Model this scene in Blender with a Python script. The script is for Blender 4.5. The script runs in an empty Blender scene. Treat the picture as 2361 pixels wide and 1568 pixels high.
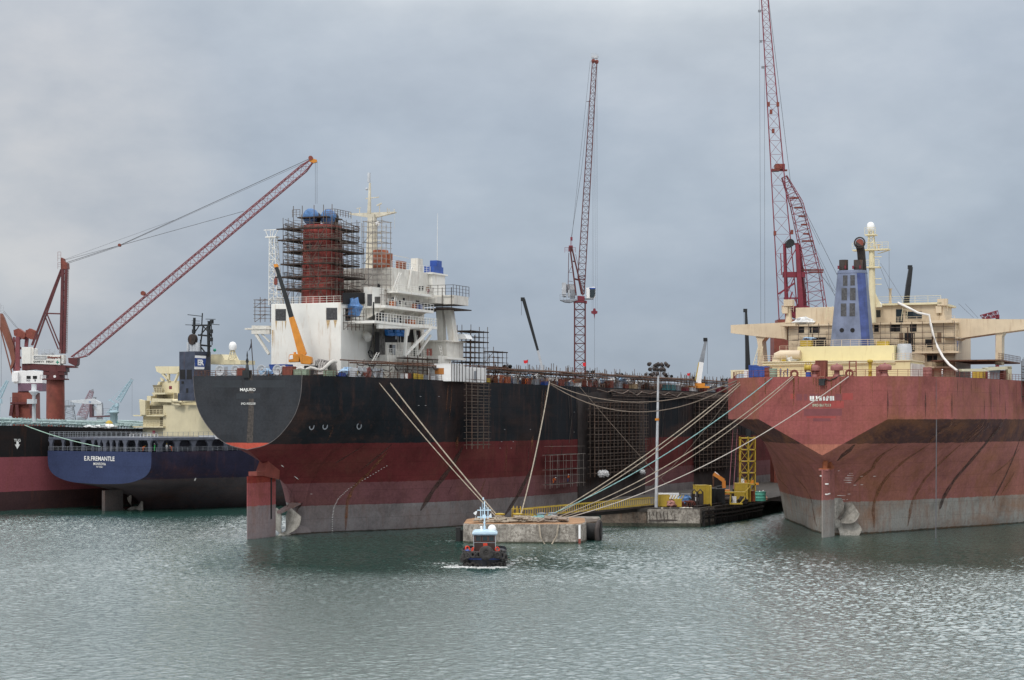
import bpy, math, random
from math import sin, cos, pi, radians, sqrt
from mathutils import Vector, Matrix
random.seed(7)
R_ = random.uniform
# ---------------------------------------------------------------- camera
HZ, FPX, CAMZ = 967.0, 4500.0, 21.0
scene = bpy.context.scene
cam_d = bpy.data.cameras.new("camera"); cam = bpy.data.objects.new("camera", cam_d)
scene.collection.objects.link(cam); scene.camera = cam
cam.location = (0, 0, CAMZ); cam.rotation_euler = (radians(90), 0, 0)
cam_d.sensor_width = 36.0; cam_d.lens = FPX/2361*36; cam_d.shift_y = (HZ-784)/2361
cam_d.clip_start = 1.0; cam_d.clip_end = 30000
scene.view_settings.view_transform = 'Standard'; scene.view_settings.look = 'None'
scene.view_settings.exposure = 0.3; scene.view_settings.gamma = 1.0
# ---------------------------------------------------------------- sky: overcast layer over a physical sky
SUN_EL, SUN_ROT = radians(48), radians(-150)
w = bpy.data.worlds.new("World"); scene.world = w; w.use_nodes = True
nt = w.node_tree; nt.nodes.clear()
def N(t, nt=nt, **k):
    n = nt.nodes.new(t)
    for a, b in k.items():
        if a.startswith('i_'):
            n.inputs[a[2:].replace('_', ' ')].default_value = b
        else: setattr(n, a, b)
    return n
def ramp(nt, stops, interp='LINEAR'):
    r = nt.nodes.new('ShaderNodeValToRGB'); cr = r.color_ramp; cr.interpolation = interp
    while len(cr.elements) < len(stops): cr.elements.new(.5)
    for e, (p, c) in zip(cr.elements, stops):
        e.position = p; e.color = (c[0], c[1], c[2], 1)
    return r
out = N('ShaderNodeOutputWorld'); bg = N('ShaderNodeBackground'); bg.inputs[1].default_value = 0.10
sky = N('ShaderNodeTexSky'); sky.sky_type = 'NISHITA'; sky.sun_disc = False
sky.sun_elevation = SUN_EL; sky.sun_rotation = SUN_ROT
tc = N('ShaderNodeTexCoord'); sep = N('ShaderNodeSeparateXYZ'); nt.links.new(tc.outputs['Generated'], sep.inputs[0])
# warp the elevation with soft noise so the cloud bands are uneven
mp = N('ShaderNodeMapping'); mp.inputs['Scale'].default_value = (1, 1, 1.9)
nt.links.new(tc.outputs['Generated'], mp.inputs[0])
n1 = N('ShaderNodeTexNoise'); n1.inputs['Scale'].default_value = 3.2; n1.inputs['Detail'].default_value = 7; n1.inputs['Roughness'].default_value = .5
n1.inputs['Distortion'].default_value = .4
nt.links.new(mp.outputs[0], n1.inputs['Vector'])
n2 = N('ShaderNodeTexNoise'); n2.inputs['Scale'].default_value = 14; n2.inputs['Detail'].default_value = 8; n2.inputs['Roughness'].default_value = .55
nt.links.new(mp.outputs[0], n2.inputs['Vector'])
ma = N('ShaderNodeMath', operation='MULTIPLY_ADD'); ma.inputs[1].default_value = .12; nt.links.new(n1.outputs[0], ma.inputs[0]); nt.links.new(sep.outputs[2], ma.inputs[2])
rp = ramp(nt, [(0.0, (.30, .34, .39)), (.055, (.30, .345, .40)), (.085, (.275, .325, .395)), (.12, (.29, .34, .415)), (.17, (.35, .40, .465)), (.23, (.39, .435, .495)), (.275, (.42, .465, .52)), (.335, (.74, .79, .83)), (.45, (1.06, 1.1, 1.12)), (.7, (1.25, 1.27, 1.28)), (1, (1.5, 1.5, 1.5))])
nt.links.new(ma.outputs[0], rp.inputs[0])
r2 = ramp(nt, [(.30, (.90, .905, .915)), (.5, (1.0, 1.0, 1.0)), (.70, (1.12, 1.10, 1.08))])
nt.links.new(n2.outputs[0], r2.inputs[0])
mul = N('ShaderNodeMixRGB', blend_type='MULTIPLY'); mul.inputs[0].default_value = 1
nt.links.new(rp.outputs[0], mul.inputs[1]); nt.links.new(r2.outputs[0], mul.inputs[2])
r3 = ramp(nt, [(.36, (.95, .96, .975)), (.52, (1.0, 1.0, 1.0)), (.68, (1.08, 1.06, 1.03))])
nt.links.new(n1.outputs[0], r3.inputs[0])
mul2 = N('ShaderNodeMixRGB', blend_type='MULTIPLY'); mul2.inputs[0].default_value = 1
nt.links.new(mul.outputs[0], mul2.inputs[1]); nt.links.new(r3.outputs[0], mul2.inputs[2])
gd = N('ShaderNodeVectorMath', operation='DOT_PRODUCT'); nt.links.new(tc.outputs['Generated'], gd.inputs[0]); gd.inputs[1].default_value = Vector((-.262, 1, .128)).normalized()
rg = ramp(nt, [(.9915, (0, 0, 0)), (.9995, (.5, .5, .5))]); nt.links.new(gd.outputs['Value'], rg.inputs[0])
gm = N('ShaderNodeMath', operation='MULTIPLY'); nt.links.new(rg.outputs[0], gm.inputs[0]); nt.links.new(n2.outputs[0], gm.inputs[1])
mg = N('ShaderNodeMixRGB', blend_type='MIX'); nt.links.new(gm.outputs[0], mg.inputs[0]); nt.links.new(mul2.outputs[0], mg.inputs[1]); mg.inputs[2].default_value = (.72, .64, .56, 1)
x10 = N('ShaderNodeVectorMath', operation='SCALE'); x10.inputs['Scale'].default_value = 10.0
nt.links.new(mg.outputs[0], x10.inputs[0])
mx = N('ShaderNodeMixRGB'); mx.inputs[0].default_value = .93
nt.links.new(sky.outputs[0], mx.inputs[1]); nt.links.new(x10.outputs[0], mx.inputs[2])
nt.links.new(mx.outputs[0], bg.inputs[0]); nt.links.new(bg.outputs[0], out.inputs[0])
sl = bpy.data.lights.new("sun", 'SUN'); sl.energy = 1.1; sl.angle = radians(14); sl.color = (1, .95, .88)
so = bpy.data.objects.new("sun", sl); scene.collection.objects.link(so)
sd = Vector((-0.42, -0.72, 0.82)).normalized()     # towards the sun: behind the camera, to its left
so.rotation_euler = sd.to_track_quat('Z', 'Y').to_euler(); so.location = (-60, -60, 120)

# ---------------------------------------------------------------- helpers
C = scene.collection
class Frame:
    """ship frame: local x = n (starboard), y = s (forward), z up"""
    def __init__(f, cx, cy, deg): f.cx, f.cy, f.t = cx, cy, radians(deg)
    def F(f, px, py, n=None, s=None):
        u = (px-1180.5)/FPX; st, ct = sin(f.t), cos(f.t)
        if s is None: s = (u*(f.cy-n*st)-f.cx-n*ct)/(st-u*ct)
        else: n = (u*(f.cy+s*ct)-f.cx-s*st)/(ct+u*st)
        Y = f.cy+s*ct-n*st
        return (n, s, CAMZ+(HZ-py)*Y/FPX)
    def W(f, p):
        n, s, z = p
        return Vector((f.cx+s*sin(f.t)+n*cos(f.t), f.cy+s*cos(f.t)-n*sin(f.t), z))
    def empty_loc(f): return (f.cx, f.cy, 0)
WF = Frame(0, 0, 0)
FM = Frame(-46.4, 342, 23); FR = Frame(55, 346, 23.5); FE = Frame(-94.5, 446, 36); FT = Frame(-117, 448, 36)

class MB:
    def __init__(m): m.v = []; m.f = []; m.sm = []
    def add(m, vs, fs, smooth=False):
        o = len(m.v); m.v += [tuple(p) for p in vs]; m.f += [tuple(i+o for i in f) for f in fs]; m.sm += [smooth]*len(fs); return m
    def box(m, a, b):
        x0, y0, z0 = a; x1, y1, z1 = b
        vs = [(x0,y0,z0),(x1,y0,z0),(x1,y1,z0),(x0,y1,z0),(x0,y0,z1),(x1,y0,z1),(x1,y1,z1),(x0,y1,z1)]
        return m.add(vs, [(0,3,2,1),(4,5,6,7),(0,1,5,4),(1,2,6,5),(2,3,7,6),(3,0,4,7)])
    def cbox(m, c, sz, rz=0, ry=0, rx=0):
        M = Matrix.Rotation(rz, 3, 'Z') @ Matrix.Rotation(ry, 3, 'Y') @ Matrix.Rotation(rx, 3, 'X'); c = Vector(c)
        vs = [c + M @ Vector((i*sz[0]/2, j*sz[1]/2, k*sz[2]/2)) for i, j, k in ((-1,-1,-1),(1,-1,-1),(1,1,-1),(-1,1,-1),(-1,-1,1),(1,-1,1),(1,1,1),(-1,1,1))]
        return m.add(vs, [(0,3,2,1),(4,5,6,7),(0,1,5,4),(1,2,6,5),(2,3,7,6),(3,0,4,7)])
    def bar(m, p, q, w, h=None, w2=None, h2=None):
        h = h or w; w2 = w2 or w; h2 = h2 or h
        p = Vector(p); q = Vector(q); d = (q-p)
        if d.length < 1e-6: return m
        d.normalize(); up = Vector((0,0,1)) if abs(d.z) < .95 else Vector((0,1,0))
        x = d.cross(up).normalized(); y = x.cross(d)
        vs = [p+x*(i*w/2)+y*(j*h/2) for i, j in ((-1,-1),(1,-1),(1,1),(-1,1))]+[q+x*(i*w2/2)+y*(j*h2/2) for i, j in ((-1,-1),(1,-1),(1,1),(-1,1))]
        return m.add(vs, [(0,1,2,3),(7,6,5,4),(0,4,5,1),(1,5,6,2),(2,6,7,3),(3,7,4,0)])
    def tube(m, pts, r, k=6, r2=None, cap=True):
        pts = [Vector(p) for p in pts]; nn = len(pts); vs = []; fs = []
        for i, p in enumerate(pts):
            d = (pts[min(i+1, nn-1)]-pts[max(i-1, 0)])
            if d.length < 1e-9: d = Vector((0,0,1))
            d.normalize(); up = Vector((0,0,1)) if abs(d.z) < .9 else Vector((0,1,0))
            x = d.cross(up).normalized(); y = x.cross(d)
            rr = r if r2 is None else r+(r2-r)*i/(nn-1)
            for a in range(k): vs.append(p+x*(rr*cos(2*pi*a/k))+y*(rr*sin(2*pi*a/k)))
        for i in range(nn-1):
            for a in range(k):
                b = (a+1) % k; fs.append((i*k+a, i*k+b, (i+1)*k+b, (i+1)*k+a))
        m.add(vs, fs, k > 5)
        if cap:
            m.add(vs[:k], [tuple(range(k))[::-1]]); m.add(vs[-k:], [tuple(range(k))])
        return m
    def prism(m, poly, vec):
        k = len(poly); vec = Vector(vec); a = [Vector(p) for p in poly]; b = [p+vec for p in a]
        fs = [tuple(range(k)), tuple(range(2*k-1, k-1, -1))]+[(i, i+k, (i+1) % k+k, (i+1) % k) for i in range(k)]
        return m.add(a+b, fs)
    def lathe(m, c, prof, k=16, axis=(0,0,1), sm=True):
        c = Vector(c); ax = Vector(axis).normalized(); up = Vector((0,0,1)) if abs(ax.z) < .9 else Vector((0,1,0))
        x = ax.cross(up).normalized(); y = x.cross(ax); vs = []; fs = []
        for r, h in prof:
            for a in range(k): vs.append(c+ax*h+x*(r*cos(2*pi*a/k))+y*(r*sin(2*pi*a/k)))
        for i in range(len(prof)-1):
            for a in range(k):
                b = (a+1) % k; fs.append((i*k+a, i*k+b, (i+1)*k+b, (i+1)*k+a))
        m.add(vs, fs, sm)
        if prof[0][0] > .01: m.add(vs[:k], [tuple(range(k))[::-1]])
        if prof[-1][0] > .01: m.add(vs[-k:], [tuple(range(k))])
        return m
    def ball(m, c, r, k=12, sz=1.0):
        return m.lathe(c, [(max(r*sin(pi*i/8), .001), -r*sz*cos(pi*i/8)) for i in range(9)], k)
    def torus(m, c, R, r, axis=(0,0,1), k=14, j=7):
        c = Vector(c); ax = Vector(axis).normalized(); up = Vector((0,0,1)) if abs(ax.z) < .9 else Vector((0,1,0))
        x = ax.cross(up).normalized(); y = x.cross(ax); vs = []; fs = []
        for a in range(k):
            d = x*cos(2*pi*a/k)+y*sin(2*pi*a/k)
            for b in range(j): vs.append(c+d*(R+r*cos(2*pi*b/j))+ax*(r*sin(2*pi*b/j)))
        for a in range(k):
            for b in range(j):
                fs.append((a*j+b, ((a+1) % k)*j+b, ((a+1) % k)*j+(b+1) % j, a*j+(b+1) % j))
        return m.add(vs, fs, True)
    def grid(m, rows, sm=True, closed=False):
        k = len(rows[0]); vs = [p for r in rows for p in r]; fs = []
        for i in range(len(rows)-1):
            for a in range(k-(0 if closed else 1)):
                b = (a+1) % k; fs.append((i*k+a, i*k+b, (i+1)*k+b, (i+1)*k+a))
        return m.add(vs, fs, sm)
    def blob(m, c, r, rz=.6, seed=0, k=10, amp=.3):
        rd = random.Random(seed); c = Vector(c); vs = []; fs = []; L = 7
        ph = [rd.uniform(0, 6.28) for _ in range(6)]
        for i in range(L+1):
            th = pi*i/L
            for a in range(k):
                al = 2*pi*a/k
                q = 1+amp*(sin(3*al+ph[0]+2*th)*.5+sin(5*al+ph[1]-3*th)*.35+sin(7*th+ph[2])*.3)
                vs.append(c+Vector((r*q*sin(th)*cos(al), r*q*sin(th)*sin(al), r*rz*q*-cos(th))))
        for i in range(L):
            for a in range(k):
                b = (a+1) % k; fs.append((i*k+a, i*k+b, (i+1)*k+b, (i+1)*k+a))
        return m.add(vs, fs, False)
    def rail(m, pts, h=1.1, step=2.0, r=.035, bars=3):
        pts = [Vector(p) for p in pts]
        for i in range(len(pts)-1):
            p, q = pts[i], pts[i+1]; L = (q-p).length; k = max(1, int(L/step+.5))
            for j in range(1, bars+1):
                dz = Vector((0, 0, h*j/bars)); m.bar(p+dz, q+dz, r*(2 if j == bars else 1.3))
            for j in range(k+1):
                a = p.lerp(q, j/k); m.bar(a, a+Vector((0, 0, h)), r*2)
        return m
    def lattice(m, A, B, wa, wb, side, bays, r=.1, ha=None, hb=None, rb=None):
        """four-chord lattice from A to B; 'side' is the width direction"""
        A = Vector(A); B = Vector(B); d = (B-A).normalized(); x = Vector(side); x = (x-d*x.dot(d)).normalized(); y = x.cross(d)
        ha = ha or wa; hb = hb or wb; rb = rb or r*.6
        def cor(t):
            c = A.lerp(B, t); ww = wa+(wb-wa)*t; hh = ha+(hb-ha)*t
            return [c+x*(i*ww/2)+y*(j*hh/2) for i, j in ((-1,-1),(1,-1),(1,1),(-1,1))]
        prev = cor(0)
        for c in range(4): m.bar(cor(0)[c], cor(1)[c], 2*r)
        for k in range(1, bays+1):
            cur = cor(k/bays)
            for c in range(4):
                e = (c+1) % 4
                m.bar(cur[c], cur[e], 2*rb)
                if k % 2: m.bar(prev[c], cur[e], 2*rb)
                else: m.bar(prev[e], cur[c], 2*rb)
            prev = cur
        return m
    def xf(m, M):
        m.v = [tuple(M @ Vector(p)) for p in m.v]; return m
    def build(m, name, mat, parent=None, bevel=0):
        me = bpy.data.meshes.new(name); me.from_pydata(m.v, [], m.f); me.validate(); 
        if len(me.polygons) == len(m.sm):
            me.polygons.foreach_set('use_smooth', m.sm)
        me.materials.append(mat); me.update()
        o = bpy.data.objects.new(name, me); C.objects.link(o)
        if parent is not None: o.parent = parent
        if bevel:
            b = o.modifiers.new('bevel', 'BEVEL'); b.width = bevel; b.segments = 1; b.limit_method = 'ANGLE'
        return o
USED = set()
def tag(o, label, cat, group=None, kind=None):
    if label: o['label'] = label
    if cat: o['category'] = cat
    if group: o['group'] = group
    if kind: o['kind'] = kind
    return o
def thing(name, label, cat, loc=(0,0,0), rz=0, group=None, frame=None):
    o = bpy.data.objects.new(name, None); C.objects.link(o); o.empty_display_size = .5
    if frame is not None:
        o.location = frame.W(loc); o.rotation_euler = (0, 0, rz-frame.t)
    else: o.location = loc; o.rotation_euler = (0, 0, rz)
    return tag(o, label, cat, group)
def dup(root, loc, rz=0, frame=None, label=None, scale=None):
    r = root.copy(); C.objects.link(r)
    if frame is not None: r.location = frame.W(loc); r.rotation_euler = (0, 0, rz-frame.t)
    else: r.location = loc; r.rotation_euler = (0, 0, rz)
    if label: r['label'] = label
    if scale: r.scale = (scale,)*3
    for ch in list(root.children):
        c = ch.copy(); C.objects.link(c); c.parent = r
        for g in list(ch.children):
            d = g.copy(); C.objects.link(d); d.parent = c
    return r
ORD = 'first second third fourth fifth sixth seventh eighth ninth tenth eleventh twelfth thirteenth fourteenth fifteenth sixteenth seventeenth eighteenth nineteenth twentieth'.split()
TENS = {2: 'twenty', 3: 'thirty', 4: 'forty', 5: 'fifty', 6: 'sixty'}
def ordn(i):
    if i < 20: return ORD[i]
    i += 1; t, u = divmod(i, 10)
    return TENS[t]+'-'+ORD[u-1] if u else TENS[t][:-1]+'ieth'
def text(s, width, height, font_off=.0, ext=.0):
    """text outline as mesh vertices in x,y scaled to width x height, centred"""
    cu = bpy.data.curves.new('t', 'FONT'); cu.body = s; cu.offset = font_off; cu.extrude = 0; cu.fill_mode = 'FRONT'; cu.resolution_u = 3
    ob = bpy.data.objects.new('t', cu); C.objects.link(ob)
    dg = bpy.context.evaluated_depsgraph_get(); me = bpy.data.meshes.new_from_object(ob.evaluated_get(dg))
    vs = [v.co.copy() for v in me.vertices]; fs = [tuple(p.vertices) for p in me.polygons]
    bpy.data.objects.remove(ob); bpy.data.curves.remove(cu); bpy.data.meshes.remove(me)
    x0 = min(v.x for v in vs); x1 = max(v.x for v in vs); y0 = min(v.y for v in vs); y1 = max(v.y for v in vs)
    return [((v.x-(x0+x1)/2)*width/(x1-x0), (v.y-(y0+y1)/2)*height/(y1-y0)) for v in vs], fs
def add_text(mb, s, o, xd, yd, width, height, off=.03):
    vs, fs = text(s, width, height, off); o = Vector(o); xd = Vector(xd); yd = Vector(yd)
    mb.add([o+xd*a+yd*b for a, b in vs], fs); return mb

# ---------------------------------------------------------------- materials
MATS = {}
def mat(name, col, rough=.6, metal=0.0, rust=0.0, var=.14, sc=.6, rustc=(.16, .055, .022), spec=.4, bump=0.0, stain=0.0):
    if name in MATS: return MATS[name]
    m = bpy.data.materials.new(name); m.use_nodes = True; t = m.node_tree; b = t.nodes['Principled BSDF']; L = t.links.new
    b.inputs['Roughness'].default_value = rough; b.inputs['Metallic'].default_value = metal
    b.inputs['Specular IOR Level'].default_value = spec
    tc = N('ShaderNodeTexCoord', t); n = N('ShaderNodeTexNoise', t); n.inputs['Scale'].default_value = sc; n.inputs['Detail'].default_value = 9; n.inputs['Roughness'].default_value = .62
    L(tc.outputs['Object'], n.inputs['Vector'])
    lo = tuple(c*(1-var*1.5) for c in col); hi = tuple(min(.95, c*(1+var)) for c in col)
    r = ramp(t, [(.3, lo), (.7, hi)]); L(n.outputs[0], r.inputs[0]); cur = r.outputs[0]
    if rust:
        mp = N('ShaderNodeMapping', t); mp.inputs['Scale'].default_value = (1.6, 1.6, .16); L(tc.outputs['Object'], mp.inputs[0])
        n2 = N('ShaderNodeTexNoise', t); n2.inputs['Scale'].default_value = 1.0; n2.inputs['Detail'].default_value = 8; n2.inputs['Roughness'].default_value = .7; L(mp.outputs[0], n2.inputs['Vector'])
        r2 = ramp(t, [(.62-.22*rust, (0,0,0)), (.86-.2*rust, (.85,)*3)]); L(n2.outputs[0], r2.inputs[0])
        mx = N('ShaderNodeMixRGB', t); L(r2.outputs[0], mx.inputs[0]); L(cur, mx.inputs[1]); mx.inputs[2].default_value = (*rustc, 1); cur = mx.outputs[0]
    if stain:
        n3 = N('ShaderNodeTexNoise', t); n3.inputs['Scale'].default_value = sc*5; n3.inputs['Detail'].default_value = 10; n3.inputs['Roughness'].default_value = .75; L(tc.outputs['Object'], n3.inputs['Vector'])
        r3 = ramp(t, [(.52-.1*stain, (0,0,0)), (.62, (stain,)*3)]); L(n3.outputs[0], r3.inputs[0])
        mx = N('ShaderNodeMixRGB', t); L(r3.outputs[0], mx.inputs[0]); L(cur, mx.inputs[1]); mx.inputs[2].default_value = (col[0]*.25, col[1]*.22, col[2]*.2, 1); cur = mx.outputs[0]
    L(cur, b.inputs['Base Color'])
    if bump:
        bp = N('ShaderNodeBump', t); bp.inputs['Distance'].default_value = bump; bp.inputs['Strength'].default_value = .8; L(n.outputs[0], bp.inputs['Height']); L(bp.outputs[0], b.inputs['Normal'])
    MATS[name] = m; return m
def hull_mat(name, bands, rust, seam=.15, jag=.12, rough=.55, streak_sc=(.9, .35, .045), patch=.35, rustc=(.17,.06,.025)):
    """bands: [(z_from, colour)...] bottom to top"""
    m = bpy.data.materials.new(name); m.use_nodes = True; t = m.node_tree; b = t.nodes['Principled BSDF']; L = t.links.new
    b.inputs['Roughness'].default_value = .8; b.inputs['Specular IOR Level'].default_value = .12
    tc = N('ShaderNodeTexCoord', t); sp = N('ShaderNodeSeparateXYZ', t); L(tc.outputs['Object'], sp.inputs[0])
    nj = N('ShaderNodeTexNoise', t); nj.inputs['Scale'].default_value = .8; nj.inputs['Detail'].default_value = 6; L(tc.outputs['Object'], nj.inputs['Vector'])
    mj = N('ShaderNodeMath', t, operation='MULTIPLY_ADD'); L(nj.outputs[0], mj.inputs[0]); mj.inputs[1].default_value = jag; L(sp.outputs[2], mj.inputs[2])
    mr = N('ShaderNodeMapRange', t); L(mj.outputs[0], mr.inputs[0]); mr.inputs[1].default_value = -4; mr.inputs[2].default_value = 36
    rb = ramp(t, [(max(0, (z+4+jag*.5)/40), c) for z, c in bands], 'CONSTANT'); L(mr.outputs[0], rb.inputs[0]); cur = rb.outputs[0]
    # broad blotches and worn patches
    n = N('ShaderNodeTexNoise', t); n.inputs['Scale'].default_value = .16; n.inputs['Detail'].default_value = 10; n.inputs['Roughness'].default_value = .65; L(tc.outputs['Object'], n.inputs['Vector'])
    r = ramp(t, [(.28, (1-patch,)*3), (.5, (1,)*3), (.75, (1+patch*.6,)*3)]); L(n.outputs[0], r.inputs[0])
    mx = N('ShaderNodeMixRGB', t, blend_type='MULTIPLY'); mx.inputs[0].default_value = 1; L(cur, mx.inputs[1]); L(r.outputs[0], mx.inputs[2]); cur = mx.outputs[0]
    # broad rusty tint drifting over the plating, stretched along the ship
    mpb = N('ShaderNodeMapping', t); mpb.inputs['Scale'].default_value = (1, .5, 1.2); L(tc.outputs['Object'], mpb.inputs[0])
    nb = N('ShaderNodeTexNoise', t); nb.inputs['Scale'].default_value = .11; nb.inputs['Detail'].default_value = 8; nb.inputs['Roughness'].default_value = .6; nb.inputs['Distortion'].default_value = .6; L(mpb.outputs[0], nb.inputs['Vector'])
    rbb = ramp(t, [(.46, (0,)*3), (.7, (.55*min(1, rust*1.3),)*3)]); L(nb.outputs[0], rbb.inputs[0])
    mx = N('ShaderNodeMixRGB', t); L(rbb.outputs[0], mx.inputs[0]); L(cur, mx.inputs[1]); mx.inputs[2].default_value = (rustc[0]*1.25, rustc[1]*1.3, rustc[2]*1.2, 1); cur = mx.outputs[0]
    # vertical run-off streaks
    mp = N('ShaderNodeMapping', t); mp.inputs['Scale'].default_value = streak_sc; L(tc.outputs['Object'], mp.inputs[0])
    n2 = N('ShaderNodeTexNoise', t); n2.inputs['Scale'].default_value = 1.6; n2.inputs['Detail'].default_value = 9; n2.inputs['Roughness'].default_value = .72; L(mp.outputs[0], n2.inputs['Vector'])
    r2 = ramp(t, [(.55-.1*rust, (0,)*3), (.8, (.8*min(1, rust+.3),)*3)]); L(n2.outputs[0], r2.inputs[0])
    mx = N('ShaderNodeMixRGB', t); L(r2.outputs[0], mx.inputs[0]); L(cur, mx.inputs[1]); mx.inputs[2].default_value = (*rustc, 1); cur = mx.outputs[0]
    # plate seams
    cb = N('ShaderNodeCombineXYZ', t); ax = N('ShaderNodeMath', t, operation='ADD'); L(sp.outputs[0], ax.inputs[0]); L(sp.outputs[1], ax.inputs[1]); L(ax.outputs[0], cb.inputs[0]); L(sp.outputs[2], cb.inputs[1])
    br = N('ShaderNodeTexBrick', t); L(cb.outputs[0], br.inputs[0]); br.inputs['Scale'].default_value = 1; br.inputs['Brick Width'].default_value = 11; br.inputs['Row Height'].default_value = 2.6
    br.inputs['Mortar Size'].default_value = .045; br.inputs['Color1'].default_value = (1,1,1,1); br.inputs['Color2'].default_value = (.93,.93,.93,1); br.inputs['Mortar'].default_value = (1-seam,)*3+(1,)
    mx = N('ShaderNodeMixRGB', t, blend_type='MULTIPLY'); mx.inputs[0].default_value = 1; L(cur, mx.inputs[1]); L(br.outputs[0], mx.inputs[2]); cur = mx.outputs[0]
    # fine scabs
    n4 = N('ShaderNodeTexNoise', t); n4.inputs['Scale'].default_value = 2.2; n4.inputs['Detail'].default_value = 12; n4.inputs['Roughness'].default_value = .78; L(tc.outputs['Object'], n4.inputs['Vector'])
    r4 = ramp(t, [(.35, (.8,)*3), (.5, (1,)*3), (.68, (1.2,)*3)]); L(n4.outputs[0], r4.inputs[0])
    mx = N('ShaderNodeMixRGB', t, blend_type='MULTIPLY'); mx.inputs[0].default_value = 1; L(cur, mx.inputs[1]); L(r4.outputs[0], mx.inputs[2])
    L(mx.outputs[0], b.inputs['Base Color'])
    bp = N('ShaderNodeBump', t); bp.inputs['Distance'].default_value = .06; bp.inputs['Strength'].default_value = .5; L(n.outputs[0], bp.inputs['Height']); L(bp.outputs[0], b.inputs['Normal'])
    MATS[name] = m; return m
def streak_mat(name, col, a0, a1):
    m = mat(name, col, .85, var=.4, sc=1.5); t = m.node_tree; tc = N('ShaderNodeTexCoord', t); n = N('ShaderNodeTexNoise', t); n.inputs['Scale'].default_value = 1.1; n.inputs['Detail'].default_value = 9; n.inputs['Roughness'].default_value = .7
    t.links.new(tc.outputs['Object'], n.inputs['Vector']); r = ramp(t, [(.3, (a0,)*3), (.62, (a1,)*3)]); t.links.new(n.outputs[0], r.inputs[0]); t.links.new(r.outputs[0], t.nodes['Principled BSDF'].inputs['Alpha']); return m
M_white = mat('white_paint', (.74, .73, .69), .5, rust=.35, var=.06, sc=.25, rustc=(.42,.27,.15))
M_white2 = mat('dirty_white_paint', (.66, .64, .59), .55, rust=.5, var=.12, sc=.35, rustc=(.26,.17,.11), stain=.12)
M_clean = mat('clean_white', (.8, .8, .8), .4, var=.04)
M_cream = mat('cream_paint', (.66, .59, .40), .5, rust=.28, var=.07, sc=.3, rustc=(.4,.27,.13))
M_beige = mat('beige_paint', (.60, .49, .35), .5, rust=.35, var=.08, sc=.35, rustc=(.33,.2,.11))
M_yelcream = mat('pale_yellow_paint', (.72, .63, .36), .5, rust=.2, var=.05, sc=.3, rustc=(.45,.3,.12))
M_red = mat('crane_red', (.10, .024, .026), .5, var=.2, sc=.5, rust=.2)
M_oxide = mat('oxide_red', (.2, .05, .035), .6, rust=.45, var=.25, sc=.5)
M_pink = mat('pinkish_red_paint', (.22, .065, .075), .5, var=.2)
M_crim = mat('crimson_paint', (.2, .028, .045), .45, var=.18, sc=.4)
M_pinkred = mat('faded_red_steel', (.30, .12, .11), .6, rust=.3, var=.2)
M_orange = mat('orange_paint', (.62, .24, .03), .45, rust=.25, var=.15)
M_yellow = mat('yellow_paint', (.48, .34, .045), .45, rust=.25, var=.15)
M_blue = mat('blue_paint', (.03, .08, .32), .45, var=.2)
M_tarpb = mat('blue_tarpaulin', (.08, .18, .38), .55, var=.3, sc=2)
M_tarpl = mat('pale_blue_tarpaulin', (.34, .5, .68), .55, var=.25, sc=2)
M_tarpw = mat('white_tarpaulin', (.68, .69, .7), .6, var=.2, sc=2)
M_black = mat('black_rubber', (.014, .014, .015), .75, var=.35, sc=2)
M_bpaint = mat('black_paint', (.016, .018, .02), .5, var=.3)
M_dark = mat('dark_opening', (.012, .012, .014), .8, var=.3)
M_glass = mat('window_glass', (.02, .03, .035), .08, var=.1, spec=.8)
M_rust = mat('rusty_steel', (.12, .055, .032), .8, var=.45, sc=1.5)
M_scaf = mat('scaffold_tube', (.12, .095, .08), .7, rust=.6, var=.4, sc=1.2)
M_scafl = mat('galvanised_tube', (.3, .28, .26), .6, rust=.4, var=.3)
M_plank = mat('scaffold_plank', (.045, .03, .024), .85, var=.45, sc=1)
M_grey = mat('grey_steel', (.24, .26, .29), .5, var=.2)
M_lgrey = mat('light_grey_steel', (.45, .47, .5), .45, var=.15)
M_teal = mat('teal_paint', (.31, .41, .41), .5, var=.18, rust=.1)
M_farteal = mat('pale_teal_with_haze', (.30, .42, .48), .6, var=.1)  # paled to carry haze on far cranes, also on a tanker post
M_farwhite = mat('pale_white_with_haze', (.5, .53, .56), .6, var=.1)  # white dulled to carry haze on the far crane, also on the vent mast
M_green = mat('green_paint', (.03, .3, .2), .5, var=.2)
M_rope = mat('tan_rope', (.34, .29, .23), .85, var=.25, sc=2)
M_ropet = mat('teal_rope', (.22, .38, .38), .85, var=.25, sc=2)
M_cable = mat('steel_cable', (.09, .09, .1), .6, var=.2)
M_conc = mat('stained_concrete', (.33, .305, .27), .85, rust=.55, var=.4, sc=.5, rustc=(.10,.085,.07), stain=.85, bump=.05)
M_concd = mat('dark_concrete', (.16, .13, .105), .85, rust=.5, var=.4, sc=.4, rustc=(.16,.08,.04), stain=.7, bump=.05)
M_pier = mat('wet_black_pier', (.018, .016, .015), .7, var=.5, sc=.6)
M_skin = mat('skin', (.28, .17, .11), .6)
M_bluepaint = mat('funnel_blue', (.16, .19, .28), .5, rust=.25, var=.25, sc=.3, rustc=(.11,.12,.14))
M_louv = mat('louver_grey', (.07, .07, .075), .7, var=.4, sc=3)
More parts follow.
